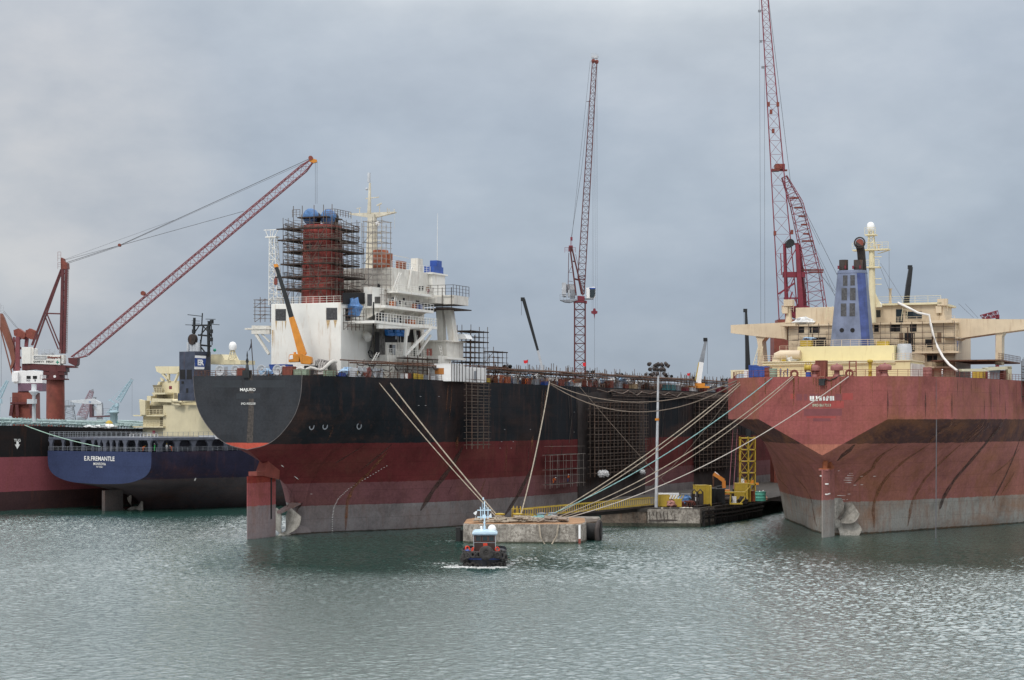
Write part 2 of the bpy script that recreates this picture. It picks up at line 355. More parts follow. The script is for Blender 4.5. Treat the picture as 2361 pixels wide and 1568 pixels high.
# ---------------------------------------------------------------- water
WIOR, WBASE, WROUGH = 5.5, (.016, .058, .048), .07
def make_water():
    import numpy as np
    m = bpy.data.materials.new('harbour_water'); m.use_nodes = True; t = m.node_tree; b = t.nodes['Principled BSDF']; L = t.links.new
    b.inputs['Base Color'].default_value = (*WBASE, 1); b.inputs['Roughness'].default_value = WROUGH; b.inputs['IOR'].default_value = WIOR
    tc = N('ShaderNodeTexCoord', t)
    def noise(scale, det, sx=1, sy=1, rz=0, rough=.55):
        mp = N('ShaderNodeMapping', t); mp.inputs['Scale'].default_value = (sx, sy, 1); mp.inputs['Rotation'].default_value = (0, 0, rz); L(tc.outputs['Object'], mp.inputs[0])
        n = N('ShaderNodeTexNoise', t); n.inputs['Scale'].default_value = scale; n.inputs['Detail'].default_value = det; n.inputs['Roughness'].default_value = rough; L(mp.outputs[0], n.inputs['Vector']); return n
    n2 = noise(2.2, 5, .7, 1.3, -.1, .6)
    bp = N('ShaderNodeBump', t); bp.inputs['Distance'].default_value = WBUMP; bp.inputs['Strength'].default_value = 1; L(n2.outputs[0], bp.inputs['Height']); at = N('ShaderNodeAttribute', t); at.attribute_name = 'ruffle'; L(at.outputs['Fac'], bp.inputs['Strength']); L(bp.outputs[0], b.inputs['Normal'])
    # wind ripples as real geometry: spectral waves, calmer and livelier in broad patches
    me = bpy.data.meshes.new('w'); ob = bpy.data.objects.new('w', me); C.objects.link(ob)
    md = ob.modifiers.new('o', 'OCEAN'); md.geometry_mode = 'GENERATE'; md.spatial_size = TS; md.size = 1; md.resolution = 12; md.viewport_resolution = 12
    md.repeat_x = 1; md.repeat_y = 1; md.wind_velocity = WIND; md.wave_scale = .5; md.wave_scale_min = .01; md.choppiness = 1.0; md.wave_alignment = .1; md.random_seed = 4; md.depth = 40; md.time = 2.0
    dg = bpy.context.evaluated_depsgraph_get(); wm = bpy.data.meshes.new_from_object(ob.evaluated_get(dg)); bpy.data.objects.remove(ob)
    n = len(wm.vertices); co = np.empty(n*3, dtype=np.float32); wm.vertices.foreach_get('co', co); co = co.reshape(-1, 3); k = int(round(n**.5)); bpy.data.meshes.remove(wm)
    co = co[np.lexsort((np.round(np.arange(n) % k), np.arange(n)//k))].reshape(k, k, 3); g = k-1; ax = 0 if abs(co[0, -1, 0]-co[0, 0, 0]) > TS*.5 else 1
    if ax: co = co.transpose(1, 0, 2)
    st = TS/g; gx, gy = np.meshgrid(np.arange(k)*st, np.arange(k)*st); base0 = co[0, 0].copy()
    disp = co.copy(); disp[..., 0] -= gx; disp[..., 1] -= gy; disp -= np.array([disp[..., 0].mean(), disp[..., 1].mean(), disp[..., 2].mean()], dtype=np.float32)
    disp = disp[:g, :g]*(WAMP/disp[..., 2].std())
    ny, nx = int(385/st), int(320/st)
    iy = np.arange(ny)[:, None]+np.zeros((1, nx), int); ix = np.arange(nx)[None, :]+np.zeros((ny, 1), int)
    x = (ix*st-160).astype(np.float32); y = (iy*st+118).astype(np.float32)
    d = disp[iy % g, ix % g]*.78+disp[(iy*1+ix+37) % g, (ix-iy+91) % g]*.0
    d2 = disp[(ix+53) % g, (iy+29) % g][..., [1, 0, 2]]      # a second, turned wave field, blended in patches so the tile does not repeat
    bl = .5+.5*np.sin(x/23+np.sin(y/29)*1.7+1)*np.cos(y/37-x/61); d = d*(1-.6*bl)[..., None]+d2*(.6*bl)[..., None]
    w_ = .5+.25*(np.sin(x/31+y/47+1.0)+np.sin(x/17-y/61+2.3)*.6+np.sin(x/11+y/23+.5)*.35+np.sin(x/53-y/19+4)*.5)
    calm = 1-np.exp(-((x+24)**2/32**2+(y-205)**2/60**2))*.55; amp = np.clip(.55+.65*w_, .5, 1.3)*calm
    def blob(cx, cy, rx, ry, p=4): return np.exp(-((np.abs(x-cx)/rx)**p+(np.abs(y-cy)/ry)**p))
    wob = 1+.22*np.sin(x/5+y/9)+.2*np.sin(y/7-x/13+1)
    lee = np.clip(np.maximum.reduce([blob(-14, 300, 34, 34), blob(76, 306, 26, 42)*1.0, blob(-85, 436, 60, 10)])*wob, 0, 1)
    ruf = np.clip(1-.82*lee-.25*np.clip(w_-.6, 0, 1), .08, 1).astype(np.float32); amp = amp*(1-.35*lee); live = np.clip((w_-.5)*2, 0, 1)*(1-lee)*calm; ruf = (ruf*(1-.5*live)*np.clip(.72+.28*(y-150)/120, .7, 1)).astype(np.float32); amp = amp*(1+.35*live)
    P = np.stack([x+d[..., 0]*amp, y+d[..., 1]*amp, d[..., 2]*amp], -1)
    keep = (np.abs(x) < .28*y+38); idx = -np.ones(ny*nx, int); kf = keep.ravel(); idx[kf] = np.arange(kf.sum())
    q = (keep[:-1, :-1] & keep[1:, :-1] & keep[:-1, 1:] & keep[1:, 1:]); a0, b0 = np.nonzero(q); f0 = a0*nx+b0
    F = np.stack([idx[f0], idx[f0+1], idx[f0+nx+1], idx[f0+nx]], -1).astype(np.int32)
    wm = bpy.data.meshes.new('water'); wm.vertices.add(int(kf.sum())); wm.vertices.foreach_set('co', P.reshape(-1, 3)[kf].astype(np.float32).ravel())
    wm.loops.add(F.size); wm.loops.foreach_set('vertex_index', F.ravel()); wm.polygons.add(len(F)); wm.polygons.foreach_set('loop_start', np.arange(0, F.size, 4, dtype=np.int32)); wm.polygons.foreach_set('use_smooth', [True]*len(F)); wm.materials.append(m); wm.update(calc_edges=True); ra = wm.attributes.new('ruffle', 'FLOAT', 'POINT'); ra.data.foreach_set('value', ruf.reshape(-1)[kf])
    o = bpy.data.objects.new('water', wm); C.objects.link(o); tag(o, 'grey green rippled harbour water reflecting the clouds', 'water', kind='structure')
    mb = MB(); mb.add([(-9000, -300, -.3), (9000, -300, -.3), (9000, 14000, -.3), (-9000, 14000, -.3)], [(0, 1, 2, 3)])
    o = mb.build('water', m); ra = o.data.attributes.new('ruffle', 'FLOAT', 'POINT'); ra.data.foreach_set('value', [1.0]*4); tag(o, 'open sea water beyond the rippled harbour basin', 'water', kind='structure')
WAMP, WBUMP, TS, WIND = .052, .12, 28, 1.75
make_water()
# ---------------------------------------------------------------- hulls
def pchip(xs, ys, x):
    n = len(xs)
    if x <= xs[0]: return ys[0]
    if x >= xs[-1]: return ys[-1]
    h = [xs[i+1]-xs[i] for i in range(n-1)]; d = [(ys[i+1]-ys[i])/h[i] for i in range(n-1)]
    def sl(i):
        if i == 0: return d[0]
        if i == n-1: return d[-1]
        if d[i-1]*d[i] <= 0: return 0
        w1 = 2*h[i]+h[i-1]; w2 = h[i]+2*h[i-1]; return (w1+w2)/(w1/d[i-1]+w2/d[i])
    i = max(j for j in range(n-1) if xs[j] <= x); t = (x-xs[i])/h[i]; m0, m1 = sl(i), sl(i+1)
    return (2*t**3-3*t*t+1)*ys[i]+(t**3-2*t*t+t)*h[i]*m0+(-2*t**3+3*t*t)*ys[i+1]+(t**3-t*t)*h[i]*m1
class Hull:
    def __init__(h, stations):
        h.S = [s for s, _ in stations]; h.P = [p for _, p in stations]; h.K = len(h.P[0])
    def row(h, s): return [(pchip(h.S, [p[k][0] for p in h.P], s), pchip(h.S, [p[k][1] for p in h.P], s)) for k in range(h.K)]
    def fine(h, s, lo=0, hi=None, sub=3):
        r = h.row(s); hi = h.K-1 if hi is None else hi; out = []
        ks = list(range(h.K)); zz = [p[0] for p in r]; bb = [p[1] for p in r]
        for k in range(lo, hi):
            for j in range(sub): t = k+j/sub; out.append((pchip(ks[lo:hi+1], zz[lo:hi+1], t), pchip(ks[lo:hi+1], bb[lo:hi+1], t)))
        out.append(r[hi]); return out
    def b(h, s, z):
        r = h.fine(s)
        for i in range(len(r)-1):
            if r[i][0] <= z <= r[i+1][0] and r[i+1][0] > r[i][0]:
                t = (z-r[i][0])/(r[i+1][0]-r[i][0]); return r[i][1]+(r[i+1][1]-r[i][1])*t
        return r[-1][1] if z > r[-1][0] else r[0][1]
    def mesh(h, ss, splits, deck=True):
        mb = MB()
        for lo, hi in splits:
            for sg in (1, -1):
                rows = [[(sg*b, s, z) for z, b in h.fine(s, lo, hi)] for s in ss]
                if sg < 0: rows = rows[::-1]
                mb.grid(rows)
        r0 = []
        for lo, hi in splits: r0 += h.fine(ss[0], lo, hi)
        mb.add([(b, ss[0], z) for z, b in r0]+[(-b, ss[0], z) for z, b in r0[::-1]], [tuple(range(2*len(r0)))])
        mb.grid([[(h.row(s)[0][1], s, h.row(s)[0][0]), (-h.row(s)[0][1], s, h.row(s)[0][0])] for s in ss], sm=False)
        if deck:
            top = [(h.row(s)[-1], s) for s in ss]
            mb.grid([[(b-.02, s, z-.03), (-b+.02, s, z-.03)] for (z, b), s in top], sm=False)
        return mb
    def strip(h, mb, path, wdt, off=.05, side=1):
        """paint strip following the hull surface along (s,z) points"""
        pts = []
        for i in range(len(path)-1):
            for j in range(6):
                t = j/6; pts.append((path[i][0]+(path[i+1][0]-path[i][0])*t, path[i][1]+(path[i+1][1]-path[i][1])*t))
        pts.append(path[-1]); L = []
        for i, (s, z) in enumerate(pts):
            q = pts[min(i+1, len(pts)-1)]; p = pts[max(i-1, 0)]; d = Vector((q[0]-p[0], q[1]-p[1])).normalized(); nrm = Vector((-d.y, d.x))*wdt*(.75+.1*sin(i*.9)+.06*sin(i*2.3))*min(1, .25+.25*i, .25+.25*(len(pts)-1-i))
            e = []
            for sg in (-1, 1):
                s2, z2 = s+nrm.x*sg, z+nrm.y*sg; e.append((side*(h.b(s2, z2)+off), s2, z2))
            L.append(e)
        mb.grid(L, sm=False)
lin = lambda z0, z1, b0, b1, k=7: [(z0+(z1-z0)*i/(k-1), b0+(b1-b0)*i/(k-1)) for i in range(k)]
HR = Hull([(0, lin(14.6, 21, 0, 11.6)+[(28.6, 11.6)]), (4.5, lin(12.4, 21, 0, 16.1)+[(28.6, 16.1)]),
 (9.6, [(9, .2), (11, 1.2), (13, 3.5), (15, 7.3), (17, 11.5), (19, 15.6), (21, 19.6), (28.6, 19.6)]),
 (11, [(-3, .6), (1, 1.2), (5, 1.0), (9, 1.6), (13, 4.5), (17, 12.2), (21, 20.8), (28.6, 20.8)]),
 (14, [(-3, 2.4), (1, 4.0), (5, 3.2), (9, 3.4), (13, 6.3), (17, 13), (21, 21.2), (28.6, 21.2)]),
 (22, [(-3, 5.5), (1, 8), (5, 7.6), (9, 9), (13, 12), (17, 16.8), (21, 22.4), (28.6, 22.4)]),
 (36, [(-3, 11), (1, 13.5), (5, 14.2), (9, 16), (13, 18.6), (17, 21.5), (21, 24.4), (28.6, 24.4)]),
 (50, [(-3, 17), (1, 19.5), (5, 20.3), (9, 22), (13, 23.6), (17, 25), (21, 26.4), (28.6, 26.4)]),
 (66, [(-3, 24), (1, 25.3), (5, 26), (9, 26.8), (13, 27.4), (17, 27.8), (21, 28.1), (28.6, 28.1)]),
 (90, [(z, 29) for z in (-3, 1, 5, 9, 13, 17, 21, 28.6)]), (290, [(z, 29) for z in (-3, 1, 5, 9, 13, 17, 21, 28.6)]), (330, [(z, 6) for z in (-3, 1, 5, 9, 13, 17, 21, 28.6)])])
HM = Hull([(0, [(15.7, 0), (16.4, 3.4), (17.8, 6.0), (19.25, 7.55), (21, 9.0), (22.8, 10.0), (25.5, 10.75), (28.7, 11.0)]),
 (5, [(13.4, 0), (15, 3), (17, 6.3), (19, 8.6), (21, 10.4), (23, 11.4), (25.7, 12.1), (28.6, 12.3)]),
 (10.5, [(10.8, .2), (12.5, 1.8), (14.7, 4.6), (17, 7.9), (19.5, 10.6), (22, 12.3), (25, 13.3), (28.6, 13.7)]),
 (15, [(8.3, .2), (10.4, 1.2), (13, 3.6), (15.6, 6.9), (18.3, 10.2), (21.2, 12.8), (24.5, 14.2), (28.6, 14.7)]),
 (17.3, [(6.4, .2), (8.8, .9), (12, 3.1), (15, 6.6), (18, 10.2), (21, 13), (24.5, 14.7), (28.6, 15.1)]),
 (18.6, [(-3, 1.0), (0, 1.4), (4, 1.2), (8, 1.3), (12, 3.4), (17, 9.4), (22, 14), (28.6, 15.3)]),
 (25, [(-3, 3), (0, 4.6), (4, 5), (8, 5.8), (12, 8.2), (17, 12.4), (22, 15.5), (28.6, 16.4)]),
 (35, [(-3, 9), (0, 11), (4, 11.9), (8, 12.9), (12, 14.5), (17, 16.6), (22, 17.5), (28.5, 17.8)]),
 (50, [(-3, 15), (0, 16.7), (4, 17.3), (8, 17.8), (12, 18.4), (17, 18.9), (22, 19.2), (28.4, 19.3)]),
 (70, [(-3, 18.5), (0, 20), (4, 20.4), (8, 20.6), (12, 20.8), (17, 20.9), (22, 21), (28.3, 21)]),
 (95, [(z, 22.2) for z in (-3, 0, 4, 8, 12, 17, 22, 28.2)]), (200, [(z, 24) for z in (-3, 0, 4, 8, 12, 17, 22, 28.2)]),
 (290, [(z, 24) for z in (-3, 0, 4, 8, 12, 17, 22, 28.2)]), (325, [(z, 5) for z in (-3, 0, 4, 8, 12, 17, 22, 28.2)])])
HE = Hull([(0, [(6.2, 0), (6.45, 8), (7.3, 13), (8.5, 15.8), (10.2, 17.1), (12, 17.3), (13.7, 17.3)]),
 (8, [(4.2, 0), (4.8, 6), (6.2, 12.2), (8, 16), (10, 17.3), (12, 17.4), (13.7, 17.4)]),
 (13, [(1.5, .3), (3, 3.5), (5, 9.5), (7, 14.5), (9.5, 17), (12, 17.5), (13.7, 17.5)]),
 (15, [(-3, .5), (1, 1.6), (4, 6.5), (6.5, 13.5), (9, 16.8), (12, 17.5), (13.7, 17.5)]),
 (26, [(-3, 4), (1, 8), (4, 13), (6.5, 16), (9, 17.3), (12, 17.5), (13.7, 17.5)]),
 (45, [(-3, 10), (1, 14), (4, 16.5), (6.5, 17.3), (9, 17.5), (12, 17.5), (13.7, 17.5)]),
 (80, [(z, 17.5) for z in (-3, 1, 4, 6.5, 9, 12, 13.7)]), (180, [(z, 17.5) for z in (-3, 1, 4, 6.5, 9, 12, 13.7)])])
def srange(*segs):
    o = []
    for a, b, k in segs: o += [a+(b-a)*i/k for i in range(k)]
    return o+[segs[-1][1]]
M_wg = None
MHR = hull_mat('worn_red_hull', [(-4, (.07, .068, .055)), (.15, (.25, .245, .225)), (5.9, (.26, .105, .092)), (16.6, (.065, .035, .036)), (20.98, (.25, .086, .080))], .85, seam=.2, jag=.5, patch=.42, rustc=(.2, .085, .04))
MHR2 = hull_mat('worn_red_transom', [(-4, (.36, .14, .10)), (16.45, (.25, .078, .074))], .6, seam=.18, jag=.12, patch=.32, streak_sc=(1.4, 1, .05), rustc=(.16,.06,.04))
MHM = hull_mat('black_over_red_hull', [(-4, (.05, .045, .04)), (.1, (.175, .162, .165)), (5.0, (.145, .062, .068)), (9.2, (.105, .021, .023)), (16.55, (.012, .0155, .020))], .36, seam=.25, jag=.3, patch=.4, rustc=(.11,.05,.035))
MHM2 = hull_mat('grey_black_transom', [(-4, (.42, .08, .055)), (16.85, (.033, .036, .042))], .12, seam=.12, jag=.08, patch=.4, rustc=(.05,.035,.028), streak_sc=(1.2, 1, .06))
MHE = hull_mat('navy_hull', [(-4, (.06, .055, .06)), (7.3, (.022, .022, .045))], .2, seam=.1, jag=.3)
MHE2 = hull_mat('navy_transom', [(-4, (.035, .048, .105))], .1, seam=.12, jag=.05, patch=.2, rustc=(.03,.035,.07))
MHT = hull_mat('black_over_pink_hull', [(-4, (.05, .028, .03)), (4.2, (.22, .065, .078)), (12.2, (.014, .013, .014))], .1, seam=.08, jag=.2, patch=.15)
def ship(frame, name, label):
    return thing(name, label, 'ship', (0, 0, 0), 0, None, frame)
SM = ship(FM, 'tanker_ship', 'huge black and red tanker under repair with scaffolded red funnel and rounded dark transom')
SR = ship(FR, 'tanker_ship', 'huge faded red tanker with cream superstructure, blue funnel and V-shaped transom')
SE = ship(FE, 'container_ship', 'navy blue ship with wide blue transom and cream accommodation block')
ST = ship(FT, 'tanker_ship', 'black over pink tanker with pale teal deck pipes behind the navy ship')
def cap(H, mb):     # transom plate just proud of the hull end
    return mb
# --- right ship hull
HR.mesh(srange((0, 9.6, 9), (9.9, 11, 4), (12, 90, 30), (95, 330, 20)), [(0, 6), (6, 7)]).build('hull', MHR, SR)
r0 = HR.fine(0, 0, 6)+[(28.6, 11.6)]
mb = MB(); pl = [(b, 0, z) for z, b in r0]+[(-b, 0, z) for z, b in r0[::-1]]; mb.prism([(x, -.03, z) for x, y, z in pl], (0, .02, 0)); mb.build('transom', MHR2, SR)
# --- middle ship hull
HM.mesh(srange((0, 17.3, 14), (17.6, 18.6, 4), (20, 95, 34), (100, 325, 20)), [(0, 7)]).build('hull', MHM, SM)
r0 = HM.fine(0)
mb = MB(); pl = [(b, 0, z) for z, b in r0]+[(-b, 0, z) for z, b in r0[::-1]]; mb.prism([(x, -.03, z) for x, y, z in pl], (0, .02, 0)); mb.build('transom', MHM2, SM)
HE.mesh(srange((0, 15, 10), (16, 80, 20), (90, 180, 5)), [(0, 6)]).build('hull', MHE, SE)
r0 = HE.fine(0)
mb = MB(); pl = [(b, 0, z) for z, b in r0]+[(-b, 0, z) for z, b in r0[::-1]]; mb.prism([(x, -.03, z) for x, y, z in pl], (0, .02, 0)); mb.build('transom', MHE2, SE)
# --- left tanker hull: parallel sided, its starboard side at n = 0
def tz(s): return pchip([-70, 0, 45, 120], [19.6, 19.6, 18.6, 18.4], s)
mb = MB(); ss = srange((-70, 150, 44))
for lo, hi in ((0, 1),):
    rows = []
    for s in ss:
        e = -14*max(0, (-s-40)/30)**2
        rows.append([(e-.6, s, -3), (e-.1, s, 2), (e, s, 6), (e, s, 12), (e, s, tz(s)-1), (e, s, tz(s)), (e-40, s, tz(s)), (-40-e*0, s, -3)])
    mb.grid(rows, sm=False)
mb.add([rows[0][i] for i in range(8)], [tuple(range(8))]); mb.build('hull', MHT, ST)
# ================================================================ shared small builders
def panel(mb, fr, pts, s=None, n=None, th=.3, off=0.0):
    """outline given in picture points, laid on the plane s=const (faces aft) or n=const (faces starboard), with thickness inward"""
    if s is not None:
        P = [fr.F(x, y, s=s) for x, y in pts]; mb.prism([(p[0], p[1]-off, p[2]) for p in P], (0, th+off, 0))
    else:
        P = [fr.F(x, y, n=n) for x, y in pts]; mb.prism([(p[0]+off, p[1], p[2]) for p in P], (-th-off, 0, 0))
    return mb
def rect(x0, y0, x1, y1): return [(x0, y0), (x1, y0), (x1, y1), (x0, y1)]
def zoomR(zx, zy): return ((2400+zx/2.2834)/1.4545, (720+zy/2.2834)/1.4545)
def zoomM(zx, zy): return ((1180+zx/2.614)/1.4545, (800+zy/2.614)/1.4545)
def one(name, m, parent, fn, bevel=0):
    mb = MB(); fn(mb); return mb.build(name, m, parent, bevel)
def ladder(mb, p, q, w=.7, side=(1,0,0), step=.6):
    p = Vector(p); q = Vector(q); x = Vector(side)*w/2; L = (q-p).length; k = int(L/step)
    mb.bar(p-x, q-x, .1); mb.bar(p+x, q+x, .1)
    for i in range(1, k): c = p.lerp(q, i/k); mb.bar(c-x, c+x, .07)
# ================================================================ right ship
fr = FR
def rudder_blade(chord, z0, z1, th=1.0):
    mb = MB(); prof = [(0, .12), (.3, 1), (.7, .9), (1, .3)]; rows = []
    for z in (z0, z1):
        rows.append([(-th/2*t, chord*u, z) for u, t in prof]+[(th/2*t, chord*u, z) for u, t in prof[::-1]])
    mb.grid(rows, False, True); mb.add(rows[1], [tuple(range(8))]); return mb
MRUD = hull_mat('red_over_grey_rudder', [(-4, (.24, .23, .215)), (6.6, (.30, .12, .11)), (12.0, (.3, .1, .05))], .5, seam=.1, jag=.6)
mb = rudder_blade(8.0, -2, 12.0, 1.5); rud = mb.build('rudder', MRUD, SR)
one('rudder_horn', MRUD, SR, lambda m: (m.bar((0, 2.2, 12), (0, 2.6, 13.6), .7), m.bar((0, 4.2, 11.6), (0, 4.6, 14), 1.6, 2.4), m.box((-.9, .9, 11.9), (.9, 3.4, 12.3))))
M_zinc = mat('zinc_anode', (.7, .7, .68), .5)
for zx, zy in [(760,905),(855,968),(855,1047),(905,1045)]:
    p = fr.F((2400+zx/2.2834)/1.4545, (1200+zy/2.2834)/1.4545, s=-.06); an = MB(); an.cbox((max(-.5, min(.5, p[0])), .3+abs(p[0]), p[2]), (.5, .9, .22)); an.build('anode', M_zinc, rud)
# propeller boss and blade
def prop(parent, c, R, blades, matl, dirn=-1):
    hub = MB(); hub.lathe(c, [(.05, -1.4), (.7, -1.1), (1.05, 0), (1.15, 1.2)], 14, (0, 1, 0)); hub.build('propeller_hub', matl, parent)
    for a in blades:
        mb = MB(); rows = []
        ca, sa = cos(a), sin(a)
        for i in range(8):
            t = i/7; r = .7+(R-.7)*t; wd = (.55+1.9*sin(min(1, t*1.02)*pi*.86))*(R/4.8); tw = radians(62-42*t)
            row = []
            for j in range(5):
                q = (j/4-.5)*2*wd; cx_ = q*cos(tw); cy_ = q*sin(tw)
                row.append((c[0]+ca*r-sa*cx_, c[1]+cy_*.8, c[2]+sa*r+ca*cx_))
            rows.append(row)
        mb.grid(rows); mb.grid([[(x, y+.12, z) for x, y, z in r] for r in rows][::-1]); mb.build('propeller_blade', matl, parent)
M_bronze = mat('fouled_bronze', (.36, .345, .31), .7, var=.3, sc=1.2, stain=.5)
prop(SR, (0, 9.7, 2.0), 4.7, [radians(a) for a in (-28, 38, 92)], M_bronze)
one('stern_tube', MRUD, SR, lambda m: m.lathe((0, 14, 2.2), [(3.4, 0), (2.9, -1.5), (2.0, -3), (1.2, -4)], 16, (0, 1, 0)))
# name and patches on transom
M_wtext = mat('white_lettering', (.75, .75, .73), .5, var=.1)
M_ytext = mat('dull_cream_lettering', (.38, .40, .30), .6, var=.25)
M_patch = mat('dark_overpaint', (.165, .045, .05), .6, var=.12)
M_patch2 = mat('brighter_overpaint', (.27, .045, .04), .6, var=.12)
def T(px, py, s=-.06): return fr.F(px, py, s=s)
def zt(zx, zy): return (2650+zx/10.265)/1.4545, (1300+zy/10.265)/1.4545
def tpatch(mb, x0, y0, x1, y1, s=-.045): 
    a = [T(*zt(x, y), s=s) for x, y in ((x0, y0), (x1, y0), (x1, y1), (x0, y1))]; mb.add(a, [(0, 3, 2, 1)])
for q in [(215,220,410,445),(470,220,590,440),(670,215,850,300),(1560,215,1760,440),(470,730,1780,965),(790,1060,1380,1160),(880,215,1010,290)]: one('painted_out_name', M_patch, SR, lambda m: tpatch(m, *q))
for q in [(10,210,160,390),(1800,190,2160,420),(1110,455,1850,700),(560,985,1560,1050)]: one('touched_up_paint', M_patch2, SR, lambda m: tpatch(m, *q, s=-.038))
# surviving fragments of the name, stroke by stroke
st_ = []
def stroke(mb, pts, w_):
    for i in range(len(pts)-1):
        a = Vector(T(*zt(*pts[i]), s=-.08)); b = Vector(T(*zt(*pts[i+1]), s=-.08)); d = (b-a).normalized(); x = Vector((-d.z, 0, d.x))*w_; e = d*w_*.6
        mb.add([a-x-e, b-x+e, b+x+e, a+x-e], [(0, 1, 2, 3), (3, 2, 1, 0)])
def _(m):
    stroke(m, [(705,310),(710,420),(745,432),(790,420),(792,310)], .17)
    for a in [[(905,305),(920,430)],[(900,430),(930,430)],[(980,345),(1010,318),(1050,322),(1055,430)],[(1030,430),(1048,330)],[(1160,330),(1160,430)],[(1175,360),(1175,430)],[(1260,430),(1275,330),(1290,315),(1310,340)],[(1275,420),(1285,345)],[(1390,310),(1395,430)],[(1408,310),(1412,430)],[(1480,310),(1485,425)]]: stroke(m, a, .15)
one('lettering', M_wtext, SR, _)
def _(m):
    o = T(*zt(1085, 605), s=-.08); add_text(m, 'IMO 8617213', o, (1,0,0), (0,0,1), 590/10.265/1.4545*346/4500/.917, .52)
one('number_lettering', M_ytext, SR, _)
# rust runs and rub marks following the shell plating (starboard)
def zz(zx, zy, s): return None
def surf(h, f, px, py, side=1):
    """first point of the hull surface met under a picture point"""
    def g(n):
        p = f.F(px, py, n=n)
        return p[1] > 0 and p[2] > h.row(p[1])[0][0] and abs(n) < h.b(p[1], p[2])
    n = 31.0; 
    while n > -31 and not g(n): n -= .5
    lo, hi = n, n+.5
    for _i in range(12):
        m_ = (lo+hi)/2
        if g(m_): lo = m_
        else: hi = m_
    p = f.F(px, py, n=lo); return (p[1], p[2])
def zr(zx, zy): return (2400+zx/2.2834)/1.4545, (1200+zy/2.2834)/1.4545
M_streak = streak_mat('rust_run', (.2, .08, .034), .05, .75)
M_streakd = streak_mat('black_rub_mark', (.06, .035, .028), .2, .85)
for pts, w_, mm in [([(1640,660),(1290,940),(1215,1100),(1210,1300)], .45, M_streak), ([(1880,660),(1600,930),(1515,1080),(1470,1290)], .5, M_streak),
    ([(2200,470),(2080,640),(1830,930),(1740,1080),(1715,1160)], .7, M_streakd), ([(2060,470),(1900,640)], .5, M_streak), ([(1400,665),(1200,850),(1060,960)], .45, M_streak), ([(1815,470),(1640,650)], .3, M_streak),
    ([(2355,560),(2200,940),(2120,1100)], .35, M_streakd), ([(2290,870),(2180,1050)], .5, M_streak), ([(2330,690),(2240,800),(2110,900)], .2, M_streak), ([(1060,665),(930,790)], .5, M_streakd)]:
    m_ = MB(); HR.strip(m_, [surf(HR, fr, *zr(*p)) for p in pts], w_); m_.build('rust_run', mm, SR)
for pts, w_ in [([(600,900),(690,1000),(745,1160),(780,1300)], .3), ([(350,760),(450,860),(560,1000),(590,1090)], .15)]:
    m_ = MB(); HR.strip(m_, [surf(HR, fr, *zr(*p), side=-1) for p in pts], w_, side=-1); m_.build('rust_run', M_streak, SR)
rds = random.Random(17)
for i in range(26):      # thin run-off stains below the deck edge and the knuckle
    s_ = rds.uniform(12, 95); top_ = rds.choice((28.3, 20.7)); L_ = rds.uniform(1.5, 5.5); m_ = MB()
    HR.strip(m_, [(s_, top_), (s_-(0 if top_ > 25 else L_*.12), top_-L_)], rds.uniform(.08, .22)); m_.build('rust_run', rds.choice((M_streak, M_streakd)), SR)
for i in range(14):
    x_ = rds.uniform(-11, 11); L_ = rds.uniform(1, 5); a_ = rds.uniform(.06, .2); one('rust_run', M_streak, SR, lambda m: m.add([(x_-a_, -.042, 28.4), (x_+a_, -.042, 28.4), (x_+a_*.4, -.042, 28.4-L_), (x_-a_*.3, -.042, 28.4-L_)], [(0, 3, 2, 1)]))
def _(m):
    for zx, zy in [(1115,907),(1215,907),(1065,975),(1118,972),(1020,1043),(985,1057),(950,1055),(955,1085),(1000,1085),(940,865),(990,885),(1000,900),(1010,920),(1020,937),(1030,955)]:
        s, z = surf(HR, fr, *zr(zx, zy)); HR.strip(m, [(s-.3, z), (s+.3, z)], .06)
one('hull_marks', M_wtext, SR, _)
# vertical fender chains down starboard side and side scuppers
for x, y0, y1 in [(1605,260,455),(1808,270,455),(2057,315,460),(2108,230,460),(2218,330,455),(1283,255,455)]:
    a = surf(HR, fr, *zr(x, y0)); b_ = surf(HR, fr, *zr(x, y1)); one('scupper_stain', M_streakd, SR, lambda m: HR.strip(m, [a, b_], .2))
# --- deckhouse
z0 = 28.5
one('lower_deckhouse', M_yelcream, SR, lambda m: m.box((-14.9, 14, z0), (12.6, 26, 31.6)))
one('lower_deckhouse_roof_edge', M_cream, SR, lambda m: (m.box((-15.1, 13.75, 31.6), (12.8, 26.2, 31.8)), m.tube([(-14.8, 13.6, 31.2), (10, 13.6, 31.4)], .12)))
one('side_house', M_white2, SR, lambda m: m.box((12.62, 14.3, z0), (12.9, 25.5, 31.2)))
one('casing', M_yelcream, SR, lambda m: m.box((-9.2, 17.2, 31.6), (9.0, 30, 34.6)), .06)
one('grey_tank', M_lgrey, SR, lambda m: m.lathe((10.4, 19.5, 31.8), [(1.5, 0), (1.35, 2.6), (1.2, 3.1)], 18))
def _(m):
    m.rail([(-9, 17.4, 34.6), (9, 17.4, 34.6), (9, 29, 34.6)], 1.15, 1.6); m.rail([(-14.8, 14, 31.8), (-9.6, 14, 31.8)], 1.1, 1.6); m.rail([(9.4, 14.1, 31.8), (12.6, 14.1, 31.8), (12.6, 26, 31.8)], 1.2, .8)
one('railing', M_beige, SR, _)
